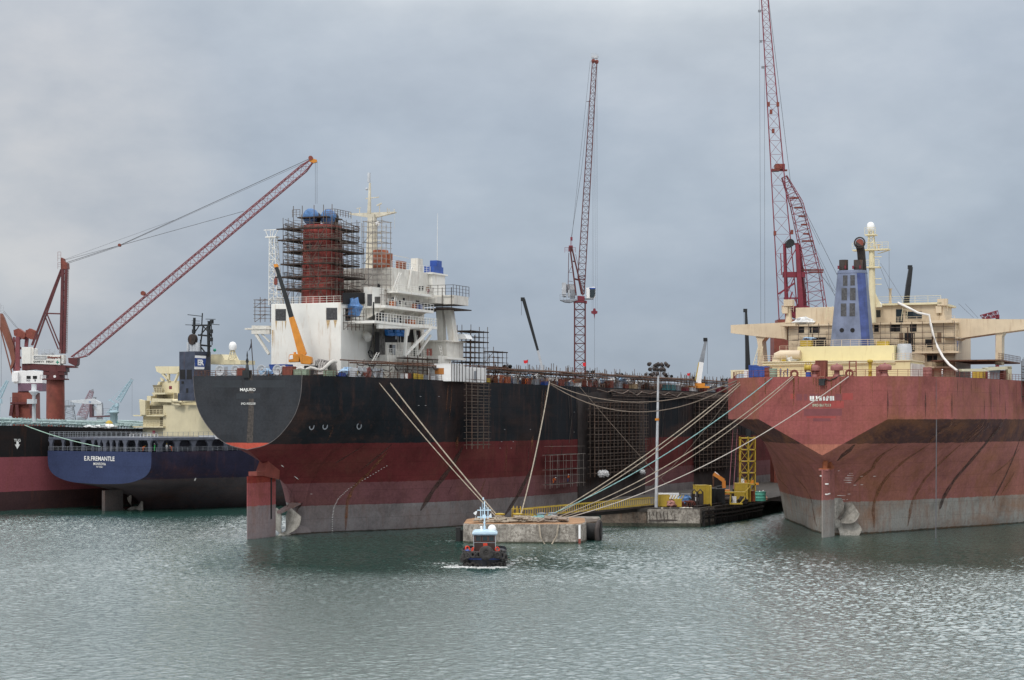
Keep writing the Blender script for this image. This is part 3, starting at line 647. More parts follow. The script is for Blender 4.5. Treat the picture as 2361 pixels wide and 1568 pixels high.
# accommodation face, balconies, bridge
S0 = 40
acc = one('accommodation', M_beige, SR, lambda m: (m.box((-17.3, S0, z0), (15.9, 56, 39.7)), m.box((-16, 41, 39.7), (12.5, 54, 43.3)), m.box((-17.3, S0-.5, 39.5), (16.2, 56, 39.85))), .05)
acc_R = acc
for y in (1175, 1050, ): pass
def slab(m, zx0, zx1, zy, s0, s1, th=.35):
    a = fr.F(*zoomR(zx0, zy), s=s0); b_ = fr.F(*zoomR(zx1, zy), s=s0); m.box((a[0], s0, a[2]-th), (b_[0], s1, a[2]))
def _(m):
    slab(m, 1420, 1860, 1050, 38.3, 41); slab(m, 1330, 1800, 1165, 38.3, 41); slab(m, 1750, 1860, 935, 39, 44); slab(m, 490, 660, 1050, 38.5, 41); slab(m, 1650, 1810, 810, 38.5, 46, .5); slab(m, 490, 610, 835, 38.5, 46, .5)
one('balcony', M_beige, SR, _)
def _(m):
    for a, b_, y in [(1420,1860,1050),(1330,1600,1130),(490,640,1050),(1750,1860,930)]:
        p = fr.F(*zoomR(a, y), s=38.4); q = fr.F(*zoomR(b_, y), s=38.4); m.rail([(p[0], 38.4, p[2]), (q[0], 38.4, p[2])], 1.15, 1.5)
    p = fr.F(*zoomR(820, 820), s=39.8); m.rail([(p[0]+.3, 39.8, 39.85), (15.8, 39.8, 39.85)], 1.1, 1.8)
one('balcony_railing', M_beige, SR, _)
for zx, zy, w_, h_ in [(657,882,.55,.6),(737,882,.5,.6),(772,882,.6,.6),(1231,870,.45,.7),(1357,866,.6,.7),(1391,868,.6,.7),(1513,866,.65,.75),(1632,985,.7,.8),(1485,1000,1.0,2.4),(800,978,1.2,1.0),(1635,1097,.6,.7),(1672,1097,.6,.7),(1050,990,.6,.6)]:
    p = fr.F(*zoomR(zx, zy), s=S0-.03)
    one('window', M_dark, acc, lambda m: m.box((p[0]-w_, S0-.06, p[2]-h_), (p[0]+w_, S0+.02, p[2]+h_)))
for zx, zy, w_, h_ in [(1245,760,.45,.75),(1483,770,.7,.7),(1540,770,1.0,.7),(1408,775,.7,1.3)]:
    p = fr.F(*zoomR(zx, zy), s=41-.03)
    one('window', M_glass, acc, lambda m: m.box((p[0]-w_, 40.94, p[2]-h_), (p[0]+w_, 41.02, p[2]+h_)))
def _(m):
    a = fr.F(*zoomR(1640, 700), s=41); m.box((a[0]-15, 40.2, 43.3), (13.2, 55, 43.7)); m.rail([(-2, 40.4, 43.7), (13, 40.4, 43.7)], 1.3, 2.4)
one('bridge_roof', M_cream, SR, _)
# bridge wings and their legs
def _(m): panel(m, fr, [zoomR(*p) for p in [(115,845),(545,824),(545,960),(520,950),(380,938),(305,930),(115,907)]], s=42, th=5)
one('bridge_wing', M_beige, SR, _)
def _(m): panel(m, fr, [zoomR(*p) for p in [(1800,793),(2150,800),(2500,801),(2500,860),(2205,900),(2140,908),(1880,945),(1840,970),(1815,1010),(1800,1010)]], s=42, th=5)
one('bridge_wing', M_beige, SR, _)
def _(m): panel(m, fr, [zoomR(*p) for p in [(305,930),(380,938),(355,970),(370,1140),(355,1185),(318,1185),(322,1000),(315,955)]], s=42.4, th=3)
one('wing_leg', M_beige, SR, _)
def _(m): panel(m, fr, [zoomR(*p) for p in [(2135,905),(2215,893),(2192,930),(2190,1150),(2140,1150),(2145,960),(2145,920)]], s=42.4, th=3)
one('wing_leg', M_beige, SR, _)
def _(m):
    p = fr.F(*zoomR(345, 1010), s=41.8); q = fr.F(*zoomR(295, 1185), s=41); ladder(m, (p[0], 41.8, p[2]), (q[0], 41, q[2]), 1.0)
    p = fr.F(*zoomR(1455, 700), s=40.2); q = fr.F(*zoomR(1440, 810), s=40); ladder(m, p, q, 1.0)
    p = fr.F(*zoomR(875, 700), s=39.8); q = fr.F(*zoomR(860, 800), s=39.8); ladder(m, p, q, 1.0)
    p = fr.F(*zoomR(1795, 830), s=41); q = fr.F(*zoomR(1780, 940), s=41); ladder(m, p, q, .9)
one('ladder', M_cream, SR, _)
# port side forecastle bulwark frame and starboard deck arch
def _(m): panel(m, fr, [zoomR(*p) for p in [(115,1190),(380,1185),(380,1215),(170,1220),(135,1240),(118,1290)]], s=14, th=.5)
one('bulwark_frame', M_cream, SR, _)
def _(m):
    p0 = fr.F(2100, 880, n=21)
    for pts in [[(2060,1172),(2265,1160),(2268,1182),(2080,1195)],[(2235,1165),(2268,1162),(2268,1305),(2240,1303),(2240,1215)],[(1880,1182),(2080,1178),(2080,1200),(1890,1200)]]:
        panel(m, fr, [zoomR(*p) for p in pts], n=25, th=.5)
one('deck_arch', M_cream, SR, _)
one('boat_deck', M_rust, SR, lambda m: (m.box((12, 36, 32.1), (25, 60, 32.35)), m.rail([(25, 34, 32.3), (25, 60, 32.3)], 1.2, 1.6)))
# funnel
def ring(cn, cs, w_, l_, z, ch): 
    a, b_ = w_/2, l_/2; c = ch
    return [(cn+x, cs+y, z) for x, y in [(-a+c,-b_),(a-c,-b_),(a-c*.3,-b_+c*.3),(a,-b_+c),(a,b_-c),(a-c,b_),(-a+c,b_),(-a,b_-c),(-a,-b_+c),(-a+c*.3,-b_+c*.3)]]
cN = fr.F(1965, 700, s=22.2)[0]
zf0, zf1 = 34.6, 48.9
def fw(z): t = (z-zf0)/(zf1-zf0); return 7.6+(5.2-7.6)*t, 6.0+(4.2-6.0)*t
mb = MB(); mb.grid([ring(cN, 22.2, *fw(z), z, 1.3) for z in (zf0, 38, 42, 46, zf1)], False, True); top = ring(cN, 22.2, *fw(zf1), zf1, 1.3); mb.add(top, [tuple(range(10))])
mb.grid([ring(cN, 22.2, fw(zf1)[0]+.25, fw(zf1)[1]+.25, z, 1.3) for z in (zf1-.55, zf1-.4)], False, True)
fun = mb.build('funnel', M_bluepaint, SR)
one('corner_strip', mat('deep_blue_corner', (.05, .075, .22), .5, var=.3), fun, lambda m: m.grid([[(x+.02, y-.03, z) for x, y, _z in ring(cN, 22.2, *fw(z), z, 1.3)[1:4]] for z in (zf0, 42, zf1-.6)], False))
for zx, y0, y1, w_ in [(992,465,545,34),(1049,463,542,34),(985,562,655,42),(1050,560,655,42),(980,680,778,42),(1047,678,778,42)]:
    P = []
    for x, y in ((zx-w_/2, y0), (zx+w_/2, y0), (zx+w_/2, y1), (zx-w_/2, y1)):
        s = 19.4
        for _i in range(4):
            p = fr.F(*zoomR(x, y), s=s); s = 22.2-fw(p[2])[1]/2
        P.append((p[0], s-.05, p[2]))
    one('louver', M_louv, fun, lambda m: m.prism(P, (0, .1, 0)))
for zx in (967, 1049):
    p = fr.F(*zoomR(zx, 885), s=19.45)
    one('porthole', M_dark, fun, lambda m: m.lathe((p[0], 19.3, p[2]), [(.42, 0), (.42, .5)], 12, (0, 1, 0)))
M_soot = mat('sooty_pipe', (.028, .02, .018), .7, var=.4, rust=.3)
for zx, x2 in ((980, 0), (1092, 0)):
    p = fr.F(*zoomR(zx, 430), s=21.5); q = fr.F(*zoomR(zx, 347), s=21.5)
    one('exhaust_pipe', M_soot, fun, lambda m: (m.lathe((p[0], 21.5, p[2]-.3), [(.85, 0), (.85, q[2]-p[2]+.3), (.7, q[2]-p[2]+.3), (.7, q[2]-p[2]-.3)], 16), ))
    one('red_valve', M_crim, fun, lambda m: (m.lathe((p[0]-.75, 20.5, p[2]+.3), [(.16, 0), (.18, .6)], 8), m.lathe((p[0]+.6, 20.4, p[2]+.3), [(.16, 0), (.18, .6)], 8)))
p = fr.F(*zoomR(1125, 430), s=23.2); q = fr.F(*zoomR(1103, 215), s=21.4)
one('exhaust_elbow', M_soot, fun, lambda m: (m.tube([(p[0], 23.2, p[2]), (p[0]-.25, 23.1, q[2]-1.6), (p[0]-.4, 22.6, q[2]-.4), (q[0], 21.4, q[2])], .78, 14), m.torus((q[0], 21.35, q[2]), .98, .14, (0, 1, 0), 18)))
one('elbow_cap', M_oxide, fun, lambda m: m.lathe((q[0], 21.33, q[2]), [(.75, 0), (.75, .05)], 16, (0, 1, 0)))
# main mast
sm = 38.0
def zp(zx, zy, s=sm): return fr.F(*zoomR(zx, zy), s=s)
def _(m):
    a = zp(1205, 700); b_ = zp(1195, 270); m.tube([(a[0]-.1, sm, 39.8), (b_[0], sm, b_[2])], .75, 8, .55)
    m.prism([(a[0]-.3, sm-.1, a[2]-.2), (a[0]+1.8, sm-.1, a[2]-.2), (a[0], sm-.1, a[2]+3.5)], (0, .2, 0))
    t = zp(1190, 125); m.lattice((b_[0], sm, b_[2]), (t[0], sm, t[2]), 1.3, .8, (1,0,0), 5, .06)
mast = one('mast', M_cream, SR, _)
for x0, x1, y in [(1055,1330,272),(1160,1260,402),(1150,1232,155)]:
    a, b_ = zp(x0, y), zp(x1, y); one('mast_platform', M_cream, mast, lambda m: (m.box((a[0], sm-1, a[2]-.2), (b_[0], sm+1, a[2]+.05)), m.rail([(a[0], sm-1, a[2]), (b_[0], sm-1, a[2])], 1.3, 1.2)))
def _(m):
    for y in (322, 490, 533): a, b_ = zp(1200, y), zp(1270, y); m.bar(a, b_, .14)
    a, b_ = zp(1240, 300), zp(1330, 272); m.bar(a, b_, .15)
one('yardarm', M_cream, mast, _)
a = zp(1187, 92); one('radome', M_clean, mast, lambda m: m.lathe(a, [(.62, -.85), (.74, -.5), (.76, .2), (.62, .6), (.35, .85), (.01, .93)], 18))
a = zp(1250, 692, 40); one('radome', M_clean, mast, lambda m: m.lathe((a[0], 40, a[2]), [(.62, -.45), (.64, 0), (.45, .45), (.01, .62)], 16))
a = zp(1248, 230); one('radar', M_beige, mast, lambda m: (m.bar((a[0], sm, a[2]-1.2), a, .3), m.cbox(a, (.7, .4, .25))))
# side crane posts beside the bridge
for zx in (560, 1735):
    def _(m):
        a, b_ = zp(zx, 830, 41.5), zp(zx, 660, 41.5); m.lathe((a[0], 41.5, a[2]), [(.8, 0), (.6, 1.5), (.5, b_[2]-a[2]-1.5), (.35, b_[2]-a[2])], 10); m.cbox((a[0]+.2, 41, a[2]+4), (1.8, 1.6, 1.3)); m.cbox((a[0]-.5, 41, a[2]+2.6), (1.1, 1.2, 1.4))
        m.rail([(a[0]-1.2, 40.6, a[2]+2.2), (a[0]+1.2, 40.6, a[2]+2.2)], 1.3, .8)
    one('provision_crane', M_beige, SR, _)
for p0, p1 in [((1260,400),(1355,640)), ((1262,372),(1440,660)), ((1328,275),(1330,660))]:
    one('stay_wire', M_cable, SR, lambda m: m.bar(zp(*p0), zp(*p1), .045))
for p0, p1 in [((905,560),(735,200)), ((905,520),(740,225)), ((900,600),(745,300)), ((912,440),(690,20))]: pass
one('vent_pipe', M_beige, SR, lambda m: m.tube([fr.F(*zoomR(650, 1072), s=16.5), fr.F(*zoomR(500, 1072), s=16.5), fr.F(*zoomR(472, 1085), s=16.5), fr.F(*zoomR(466, 1110), s=16.5), fr.F(*zoomR(466, 1150), s=16.5)], .85, 10))
one('tower_post', M_beige, SR, lambda m: (m.lathe(fr.F(*zoomR(1337, 700), s=41), [(.45, 0), (.25, 1), (.25, 3.2), (.5, 3.4)], 8)))
# stern rail of the right ship
def _(m):
    t = [(HR.b(s, 28), s, 28.6) for s in (0, 4.5, 8.9, 20, 36, 60, 90)]; m.rail([(-x, y, z) for x, y, z in t[3::-1]]+t, 1.15, 2.0, .035, 3)
one('deck_railing', M_oxide, SR, _)
one('fender_rope', M_cable, SR, lambda m: [HR.strip(m, [surf(HR, fr, *zr(1678, y)) for y in (140, 455)], .07, .25), m.bar((HR.b(surf(HR, fr, *zr(1678, 455))[0], 21)+.3, surf(HR, fr, *zr(1678, 455))[0], 21), (HR.b(surf(HR, fr, *zr(1678, 455))[0], 21)+.3, surf(HR, fr, *zr(1678, 455))[0]-.6, -.5), .14)] and None)
# ================================================================ middle ship (black over red)
fm = FM
def zA(zx, zy): return ((840+zx/2.24)/1.4545, (580+zy/2.24)/1.4545)      # funnel area
def zB(zx, zy): return ((600+zx/2.34)/1.4545, (1180+zy/2.34)/1.4545)      # stern area
def zC(zx, zy): return ((1400+zx/2.24)/1.4545, (1150+zy/2.24)/1.4545)
MRUD2 = hull_mat('red_rudder_paint', [(-4, (.19, .16, .165)), (5.6, (.26, .075, .08)), (9.7, (.19, .03, .025))], .5, seam=.12, jag=.5)
mb = rudder_blade(9.6, -2, 11.0, 1.3)
rud = mb.build('rudder', MRUD2, SM)
one('pintle_slot', M_dark, rud, lambda m: m.box((.5, 7.2, 3.2), (.66, 7.5, 10.8)))
MHORN = mat('brick_red_paint', (.19, .045, .034), .6, rust=.4, var=.2)
one('rudder_horn', MHORN, SM, lambda m: (m.prism([(-.9, 4.0, 11.05), (-.9, 9.6, 10.2), (-.9, 10, 13), (-.9, 6, 14)], (1.8, 0, 0)), m.box((-.8, 1.8, 11.05), (.9, 4.6, 11.8))))
prop(SM, (0, 12.6, -.5), 5.4, [radians(a) for a in (60, 116, 200, 300)], M_bronze)
one('stern_tube', MHM, SM, lambda m: m.lathe((0, 19, -.5), [(2.4, 0), (1.9, -2), (1.45, -4), (1.1, -5.2)], 16, (0, 1, 0)))
one('stern_fin', MRUD2, SM, lambda m: m.prism([(-.5, 11.2, 4.0), (.5, 11.2, 4.0), (.9, 17.5, 5.4), (-.9, 17.5, 5.4)], (0, 0, .45)))
def _(m): o = fm.F((780+800/15.68)/1.4545, (1280+440/15.68)/1.4545, s=-.08); add_text(m, 'MAJURO', o, (1,0,0), (0,0,1), 860/15.68/1.4545*342/4500/.92, 205/15.68/1.4545*342/4500, .012)
one('lettering', M_wtext, SM, _)
def _(m): o = fm.F((780+825/15.68)/1.4545, (1280+1155/15.68)/1.4545, s=-.08); add_text(m, 'IMO-9002238', o, (1,0,0), (0,0,1), 790/15.68/1.4545*342/4500/.92, 118/15.68/1.4545*342/4500, .0)
one('number_lettering', M_wtext, SM, _)
M_pdark = mat('black_overpaint', (.02, .024, .03), .55, var=.2)
for x0, y0, x1, y1 in [(260,222,492,280),(515,222,834,280),(450,325,637,368)]:
    a = [fm.F(*zB(x, y), s=-.045) for x, y in rect(x0, y0, x1, y1)]; one('painted_out_name', M_pdark, SM, lambda m: m.add(a, [(0, 3, 2, 1)]))
def _(m):
    a = [fm.F(*zB(x, y), s=-.04) for x, y in ((545,150),(575,150),(590,400),(580,715),(530,715),(548,400))]; m.add(a, [tuple(range(6))])
one('drain_stain', mat('brown_drain_stain', (.055, .045, .04), .6, var=.5, sc=2), SM, _)
one('transom_edge', mat('worn_edge', (.11, .10, .10), .6, var=.3), SM, lambda m: m.tube([(b, -.05, z) for z, b in HM.fine(0)[::-1]]+[(-b, -.05, z) for z, b in HM.fine(0)[1:]], .06, 5))
one('stern_light_post', M_bpaint, SM, lambda m: (m.box((-.7, -.5, 28.3), (.7, .4, 29.6)), m.lathe((0, 0, 29.6), [(.35, 0), (.25, 1.0), (.12, 1.1), (.3, 1.6), (.1, 2.2), (.14, 2.6), (.03, 3.4)], 8)))
# rub marks, draught marks, mooring recesses down the side
for pts, w_, mm in [([(340,780),(250,930),(120,1100),(20,1260)], .75, M_streakd), ([(300,700),(290,800)], .7, M_streak), ([(865,700),(850,810)], .55, M_streak), ([(940,340),(925,620),(880,900),(750,1150),(650,1300)], .7, M_streakd), ([(962,340),(950,500)], .3, M_streak)]:
    m_ = MB(); HM.strip(m_, [surf(HM, fm, *zC(*p)) for p in pts], w_); m_.build('rub_mark', mm, SM)
for pts, w_ in [([(1638,780),(1480,960),(1370,1060),(1320,1180),(1305,1400)], .35), ([(1210,570),(1150,720)], .12)]:
    m_ = MB(); HM.strip(m_, [surf(HM, fm, *zB(*p)) for p in pts], w_); m_.build('rub_mark', M_streak, SM)
def _(m):
    pts = [(1630,895),(1480,985),(1330,1075),(1250,1150),(1215,1220),(1203,1300),(1203,1420)]
    for i in range(len(pts)-1):
        for j in range(7):
            t = j/7; s, z = surf(HM, fm, *zB(pts[i][0]+(pts[i+1][0]-pts[i][0])*t, pts[i][1]+(pts[i+1][1]-pts[i][1])*t)); HM.strip(m, [(s-.12, z), (s+.12, z)], .06)
    for zx, zy in [(900,975),(905,1115),(860,885)]: pass
one('draught_marks', M_wtext, SM, _)
def _(m):
    for p, q in [((800,888),(822,905)),((903,976),(942,1005)),((985,1113),(1075,1117))]: HM.strip(m, [surf(HM, fm, *zB(*p)), surf(HM, fm, *zB(*q))], .07)
one('white_scratch', M_wtext, SM, _)
for zx, zy in [(1040,585),(1145,583),(1412,583)]:
    s, z = surf(HM, fm, *zB(zx, zy)); one('mooring_recess', M_grey, SM, lambda m: m.torus((HM.b(s, z)+.05, s, z), .55, .12, (1, -.3, -.15), 14, 5))
def _(m):
    for zx, zy in [(22,402),(160,402),(8,470),(60,470),(654,650),(847,650),(630,742),(718,742),(620,790),(703,790),(1176,520),(1176,670)]:
        s, z = surf(HM, fm, *zC(zx, zy)); HM.strip(m, [(s-.3, z), (s+.3, z)], .055)
one('hull_marks', M_lgrey, SM, _)
rds = random.Random(23)
for i in range(34):
    s_ = rds.uniform(14, 150); kind_ = rds.choice((28.0, 16.4, 16.4, 9.0)); L_ = rds.uniform(2, 8); m_ = MB(); lean = .55 if s_ < 60 and kind_ < 20 else .1
    HM.strip(m_, [(s_, kind_), (s_-L_*lean, max(.3, kind_-L_))], rds.uniform(.08, .3)); m_.build('rust_run', rds.choice((M_streak, M_streakd)), SM)
# --- superstructure
zd = 28.35
cas = one('casing', M_white, SM, lambda m: m.box((-7.35, 21, zd), (7.35, 34.4, 42.5)), .08)
def face(px0, py0, px1, py1, s=None, n=None): return [fm.F(x, y, s=s, n=n) for x, y in rect(px0, py0, px1, py1)]
for a in [(187,1022,266,1110),(569,1013,651,1104)]:
    x0, y0 = zA(a[0], a[1]); x1, y1 = zA(a[2], a[3])
    def _(m):
        P = face(x0, y0, x1, y1, s=20.96); m.prism(P, (0, .08, 0))
        for i in range(1, 6): 
            z = P[0][2]+(P[3][2]-P[0][2])*i/6; m.box((P[0][0], 20.9, z-.04), (P[1][0], 20.97, z+.04))
    one('louver', M_louv, cas, _)
M_stain = mat('rust_drip', (.5, .36, .2), .7, var=.3, sc=3)
for a in [(187,1112,200,1185),(236,1112,242,1215),(258,1112,270,1180),(569,1106,598,1175),(625,1106,650,1168),(162,1180,172,1320)]:
    (x0, y0), (x1, y1) = zA(a[0], a[1]), zA(a[2], a[3]); P = face(x0, y0, x1, y1, s=20.98)
    one('rust_drip', M_stain, cas, lambda m: m.add([P[0], P[1], ((P[2][0]*.4+P[3][0]*.6), P[2][1], P[2][2])], [(0, 2, 1)]))
(x0, y0), (x1, y1) = zA(712, 1015), zA(752, 1112)
one('side_opening', M_dark, cas, lambda m: m.prism(face(x0, y0, x1, y1, n=7.37), (.02, 0, 0)))
one('side_vent', M_white, cas, lambda m: m.tube([fm.F(*zA(850, 1205), n=7.3), fm.F(*zA(880, 1225), n=8.6), fm.F(*zA(890, 1250), n=9.0)], .75, 12))
one('casing_railing', M_white2, cas, lambda m: m.rail([(7.2, 34, 42.5), (7.2, 21.2, 42.5), (-7.2, 21.2, 42.5), (-7.2, 34, 42.5)], 1.2, 1.5))
# funnel: rust red casing
cF = 27.6
fun = MB(); rg_ = lambda z: [(3.45*(1-.08*(z-42.5)/15)*(abs(cos(a))**.75)*(1 if cos(a) > 0 else -1), cF+4.4*(1-.08*(z-42.5)/15)*(abs(sin(a))**.75)*(1 if sin(a) > 0 else -1), z) for a in [2*pi*i/24+.01 for i in range(24)]]; fun.grid([rg_(z) for z in (42.5, 46, 50, 54, 57.4)], True, True); fun.add(rg_(57.4), [tuple(range(24))]); 
M_frd = mat('red_lead_casing', (.30, .055, .045), .65, rust=.5, var=.35, sc=.35, rustc=(.07,.03,.025)); fun = fun.build('funnel', M_frd, SM)
for a in [(415,695,470,765),(420,535,470,570)]:
    (x0, y0), (x1, y1) = zA(a[0], a[1]), zA(a[2], a[3]); P = face(x0, y0, x1, y1, s=cF-4.13)
    one('louver', M_dark, fun, lambda m: m.prism(P, (0, .05, 0)))
for zx, zy in ((442, 328), (575, 335)):
    p = fm.F(*zA(zx, zy), s=26); 
    one('exhaust_pipe', M_soot, fun, lambda m: m.tube([(p[0], 27.6, 57.4), (p[0], 27.6, p[2]-.9), (p[0]+.4, 27.2, p[2]-.1), (p[0]+.2, 26.3, p[2])], 1.35, 14))
    one('tarpaulin_cover', M_tarpb, fun, lambda m: m.lathe((p[0], 26.5, p[2]), [(1.55, .5), (1.6, -.2), (1.5, -.45), (.9, -.62), (.01, -.7)], 14, (0.1, 1, .05)))
# accommodation
M_w3 = M_white2
M_rtank0 = mat('orange_locker_paint', (.4, .12, .04), .7, var=.3)
acc = one('accommodation', M_w3, SM, lambda m: (m.box((-9, 36, zd), (9, 53, 45.5)), m.box((-9.4, 35.5, 45.5), (9.4, 62, 46.0)), m.box((-8.8, 39, 46.0), (8.8, 61, 50.2)), m.box((-10.8, 33, zd), (10.8, 60, 33.2))), .05)
def slabM(m, x0, x1, y, n0, n1, th=.35):
    a = fm.F(x0, y, n=n1); b_ = fm.F(x1, y, n=n1); m.box((n0, a[1], a[2]-th), (n1, b_[1], a[2]))
def _(m):
    m.box((7.4, 30, 41.9), (12, 51, 42.4)); m.box((7.4, 23.5, 38.7), (13, 50.5, 39.2)); m.box((8.8, 36, 45.1), (11.5, 52, 45.5)); m.box((9, 53, 32.9), (14, 62, 33.3)); m.box((7.4, 30, 42.4), (9, 36, 45.9))
one('deck_platform', M_white, SM, _)
def _(m):
    m.rail([(12, 31, 42.4), (12, 51, 42.4)], 1.2, 1.4); m.rail([(13, 24, 39.2), (13, 50.5, 39.2), (9, 50.5, 39.2)], 1.5, 1.2, .045); m.rail([(11.5, 36, 45.5), (11.5, 52, 45.5)], 1.2, 1.4); m.rail([(10.8, 33, 33.2), (10.8, 52, 33.2)], 1.2, 1.4); m.rail([(8.7, 39.2, 50.2), (8.7, 61, 50.2), (-8, 61, 50.2)], 1.3, 1.6)
one('balcony_railing', M_white, SM, _)
def _(m):
    P = lambda x, y, n: fm.F(*zoomM(x, y), n=n)
    for p, q, w_ in [((480,790),(460,1030),.5),((690,790),(460,1030),.45),((495,780),(480,850),.6)]: m.bar(P(*p, 13), P(*q, 12.6), w_)
    for p, q in [((550,800),(570,1030)),((690,850),(570,1030))]: m.bar(P(*p, 9.5), P(*q, 9.5), .4)
    m.bar(P(225,770,12.6), P(700,770,12.6), .5, .8)
one('support_truss', M_white, SM, _)
M_deep = mat('shade_and_door_grey', (.10, .095, .09), .8, var=.5, sc=1.5)  # dark grey for the painted recess shade, also used on doors
for i_, a in enumerate([(290,800,560,910),(200,820,240,1040),(215,655,290,720),(395,680,440,750),(565,805,600,905),(412,540,427,575),(700,960,720,1040),(460,560,475,580),(448,520,462,545),(330,930,350,1000)]):
    (x0, y0), (x1, y1) = zoomM(a[0], a[1]), zoomM(a[2], a[3]); one('opening', M_dark, acc, lambda m: m.prism(face(x0, y0, x1, y1, n=9.03+.004*i_), (.04, 0, 0)))
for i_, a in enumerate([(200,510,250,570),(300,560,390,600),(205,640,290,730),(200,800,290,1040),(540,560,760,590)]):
    (x0, y0), (x1, y1) = zoomM(a[0], a[1]), zoomM(a[2], a[3]); one('recess_shade', M_deep, acc, lambda m: m.prism(face(x0, y0, x1, y1, n=9.01+.002*i_), (.02, 0, 0)))  # flat dark panels that paint the shade in recesses under the decks
(x0, y0), (x1, y1) = zA(690, 900), zA(860, 985); one('opening', M_dark, acc, lambda m: m.prism(face(x0, y0, x1, y1, n=7.6), (.05, 0, 0)))
def _(m):
    for a in [(300,805,345,840),(350,800,420,845),(425,815,455,840)]:
        p = fm.F(*zoomM((a[0]+a[2])/2, (a[1]+a[3])/2), n=9.3); m.cbox(p, (.7, 2.2, 1.0)); m.tube([(9.5, p[1]-1.3, p[2]-.3), (9.5, p[1]+1.3, p[2]-.3)], .4, 8)
one('blue_machinery', mat('bright_blue_machine', (.03, .2, .6), .5, var=.3), acc, _)
for a in [(225,395,247,428),(588,418,602,455),(613,418,626,455),(742,430,760,460),(718,430,732,460)]:
    (x0, y0), (x1, y1) = zoomM(a[0], a[1]), zoomM(a[2], a[3]); P = face(x0, y0, x1, y1, n=8.83); one('window', M_dark, acc, lambda m: m.prism(P, (.04, 0, 0)))
(x0, y0), (x1, y1) = zoomM(650, 425), zoomM(680, 460); P = face(x0, y0, x1, y1, n=8.84); one('brown_hatch', mat('brown_hatch', (.3,.2,.13)), acc, lambda m: m.prism(P, (.05, 0, 0)))
p = fm.F(*zoomM(674, 477), n=8.9); one('lifebuoy', M_crim, acc, lambda m: m.torus(p, .55, .16, (1, 0, 0), 14, 6))
def _(m):
    for a in [(655,965,672,1035),(680,965,700,1035)]:
        (x0, y0), (x1, y1) = zoomM(a[0], a[1]), zoomM(a[2], a[3]); m.prism(face(x0, y0, x1, y1, n=10.83), (.05, 0, 0))
one('rust_primer_patch', M_oxide, acc, _)
(x0, y0), (x1, y1) = zA(877, 910), zA(912, 1000); P = face(x0, y0, x1, y1, n=9.02); one('louver', M_louv, acc, lambda m: m.prism(P, (.05, 0, 0)))
rdd = random.Random(5)
for i in range(16):
    s_ = rdd.uniform(37, 51); z_ = rdd.choice((33.4, 36.4, 39.3, 42.5)); one('door', M_deep if i % 2 else M_grey, acc, lambda m: m.box((9.0, s_, z_), (9.06+.001*i, s_+.8, z_+1.9)))
for i in range(12):
    s_ = rdd.uniform(36, 52.5); a_ = rdd.uniform(29, 38); one('wall_pipe', M_w3 if i % 3 else M_rust, acc, lambda m: m.tube([(9.15, s_, a_), (9.15, s_, a_+rdd.uniform(3, 7))], .08, 5))
for i in range(9):
    s_ = rdd.uniform(32, 50); z_ = rdd.choice((39.2, 42.4, 33.2)); one('deck_locker', rdd.choice((M_w3, M_grey, M_rtank0, M_blue)), acc, lambda m: m.cbox((10.3, s_, z_+.55), (.9, rdd.uniform(.6, 1.8), 1.1)))
for i in range(5):
    s_ = 31+i*4.4; one('deck_bracket', M_w3, acc, lambda m: m.prism([(7.5, s_, 41.9), (11.6, s_, 41.9), (7.5, s_, 39.9)], (0, .15, 0)))
one('cable_bundle', M_black, acc, lambda m: (m.tube([fm.F(*zA(925, 970), n=12.2), fm.F(*zA(922, 1180), n=12.2), fm.F(*zA(905, 1300), n=12), fm.F(*zA(885, 1350), n=12)], .16, 6), m.torus(fm.F(*zA(903, 1362), n=12), .7, .14, (1, 0, .2), 12, 5)))
# bridge wing and pillars
def _(m):
    a = fm.F(*zoomM(500, 500), n=9); m.box((-15, 55.5, 43.9), (14.3, 62.5, 45.4)); m.box((-15, 55.3, 45.4), (14.3, 62.7, 45.7)); m.box((8, 52.5, 44.0), (12, 55.5, 45.3))
one('bridge_wing', M_w3, SM, _)
one('wing_underside_scaffold', M_plank, SM, lambda m: (m.box((2, 54.5, 42.9), (14.8, 63, 43.1)), [m.bar((x, 55, 42.9), (x, 55, 47.2), .12) for x in (6, 8, 10, 12, 14)], m.rail([(6, 55, 45.7), (14.4, 55, 45.7), (14.4, 62.6, 45.7)], 2.0, 1.6, .04))and None)
def _(m): m.box((7.5, 55.5, 45.7), (9.6, 61.5, 50.0)); m.box((6.5, 54.8, 50.0), (10, 62, 50.3))
one('wheelhouse_side', M_white, SM, _)
for (x0, x1, y1) in [((735,790),(752,795),(905)), ((800,858),(850,906),(905))]:
    def _(m):
        P = [fm.F(*zoomM(x0[0], 600), s=58), fm.F(*zoomM(x0[1], 600), s=58), fm.F(*zoomM(x1[1], y1), s=58), fm.F(*zoomM(x1[0], y1), s=58)]; m.prism(P, (0, 1.8, 0))
    one('wing_pillar', M_w3, SM, _)
one('forward_house', M_w3, SM, lambda m: (m.box((4, 56, 33.2), (12.5, 64, 36.5)), m.box((3.5, 55.5, 36.5), (13, 64.5, 36.8)), m.box((9, 50, zd), (13.5, 56, 33.5))))
def _(m):
    P = [fm.F(*zoomM(x, y), s=61) for x, y in [(900,880),(900,838),(985,838),(1010,880)]]; m.prism(P, (0, 3, 0))
one('white_deck_box', M_clean, SM, _)
for p, q, n in [((425,300),(360,470),11),((390,500),(360,620),10.5),((770,940),(800,1070),12.8),((230,1000),(180,1090),11.5)]:
    one('stairs', M_white, SM, lambda m: ladder(m, fm.F(*zoomM(*p), n=n), fm.F(*zoomM(*q), n=n), .9, (0, 1, 0)))
one('slanting_post', M_white, SM, lambda m: m.bar(fm.F(*zoomM(525, 255), n=9), fm.F(*zoomM(490, 440), n=9), .3))
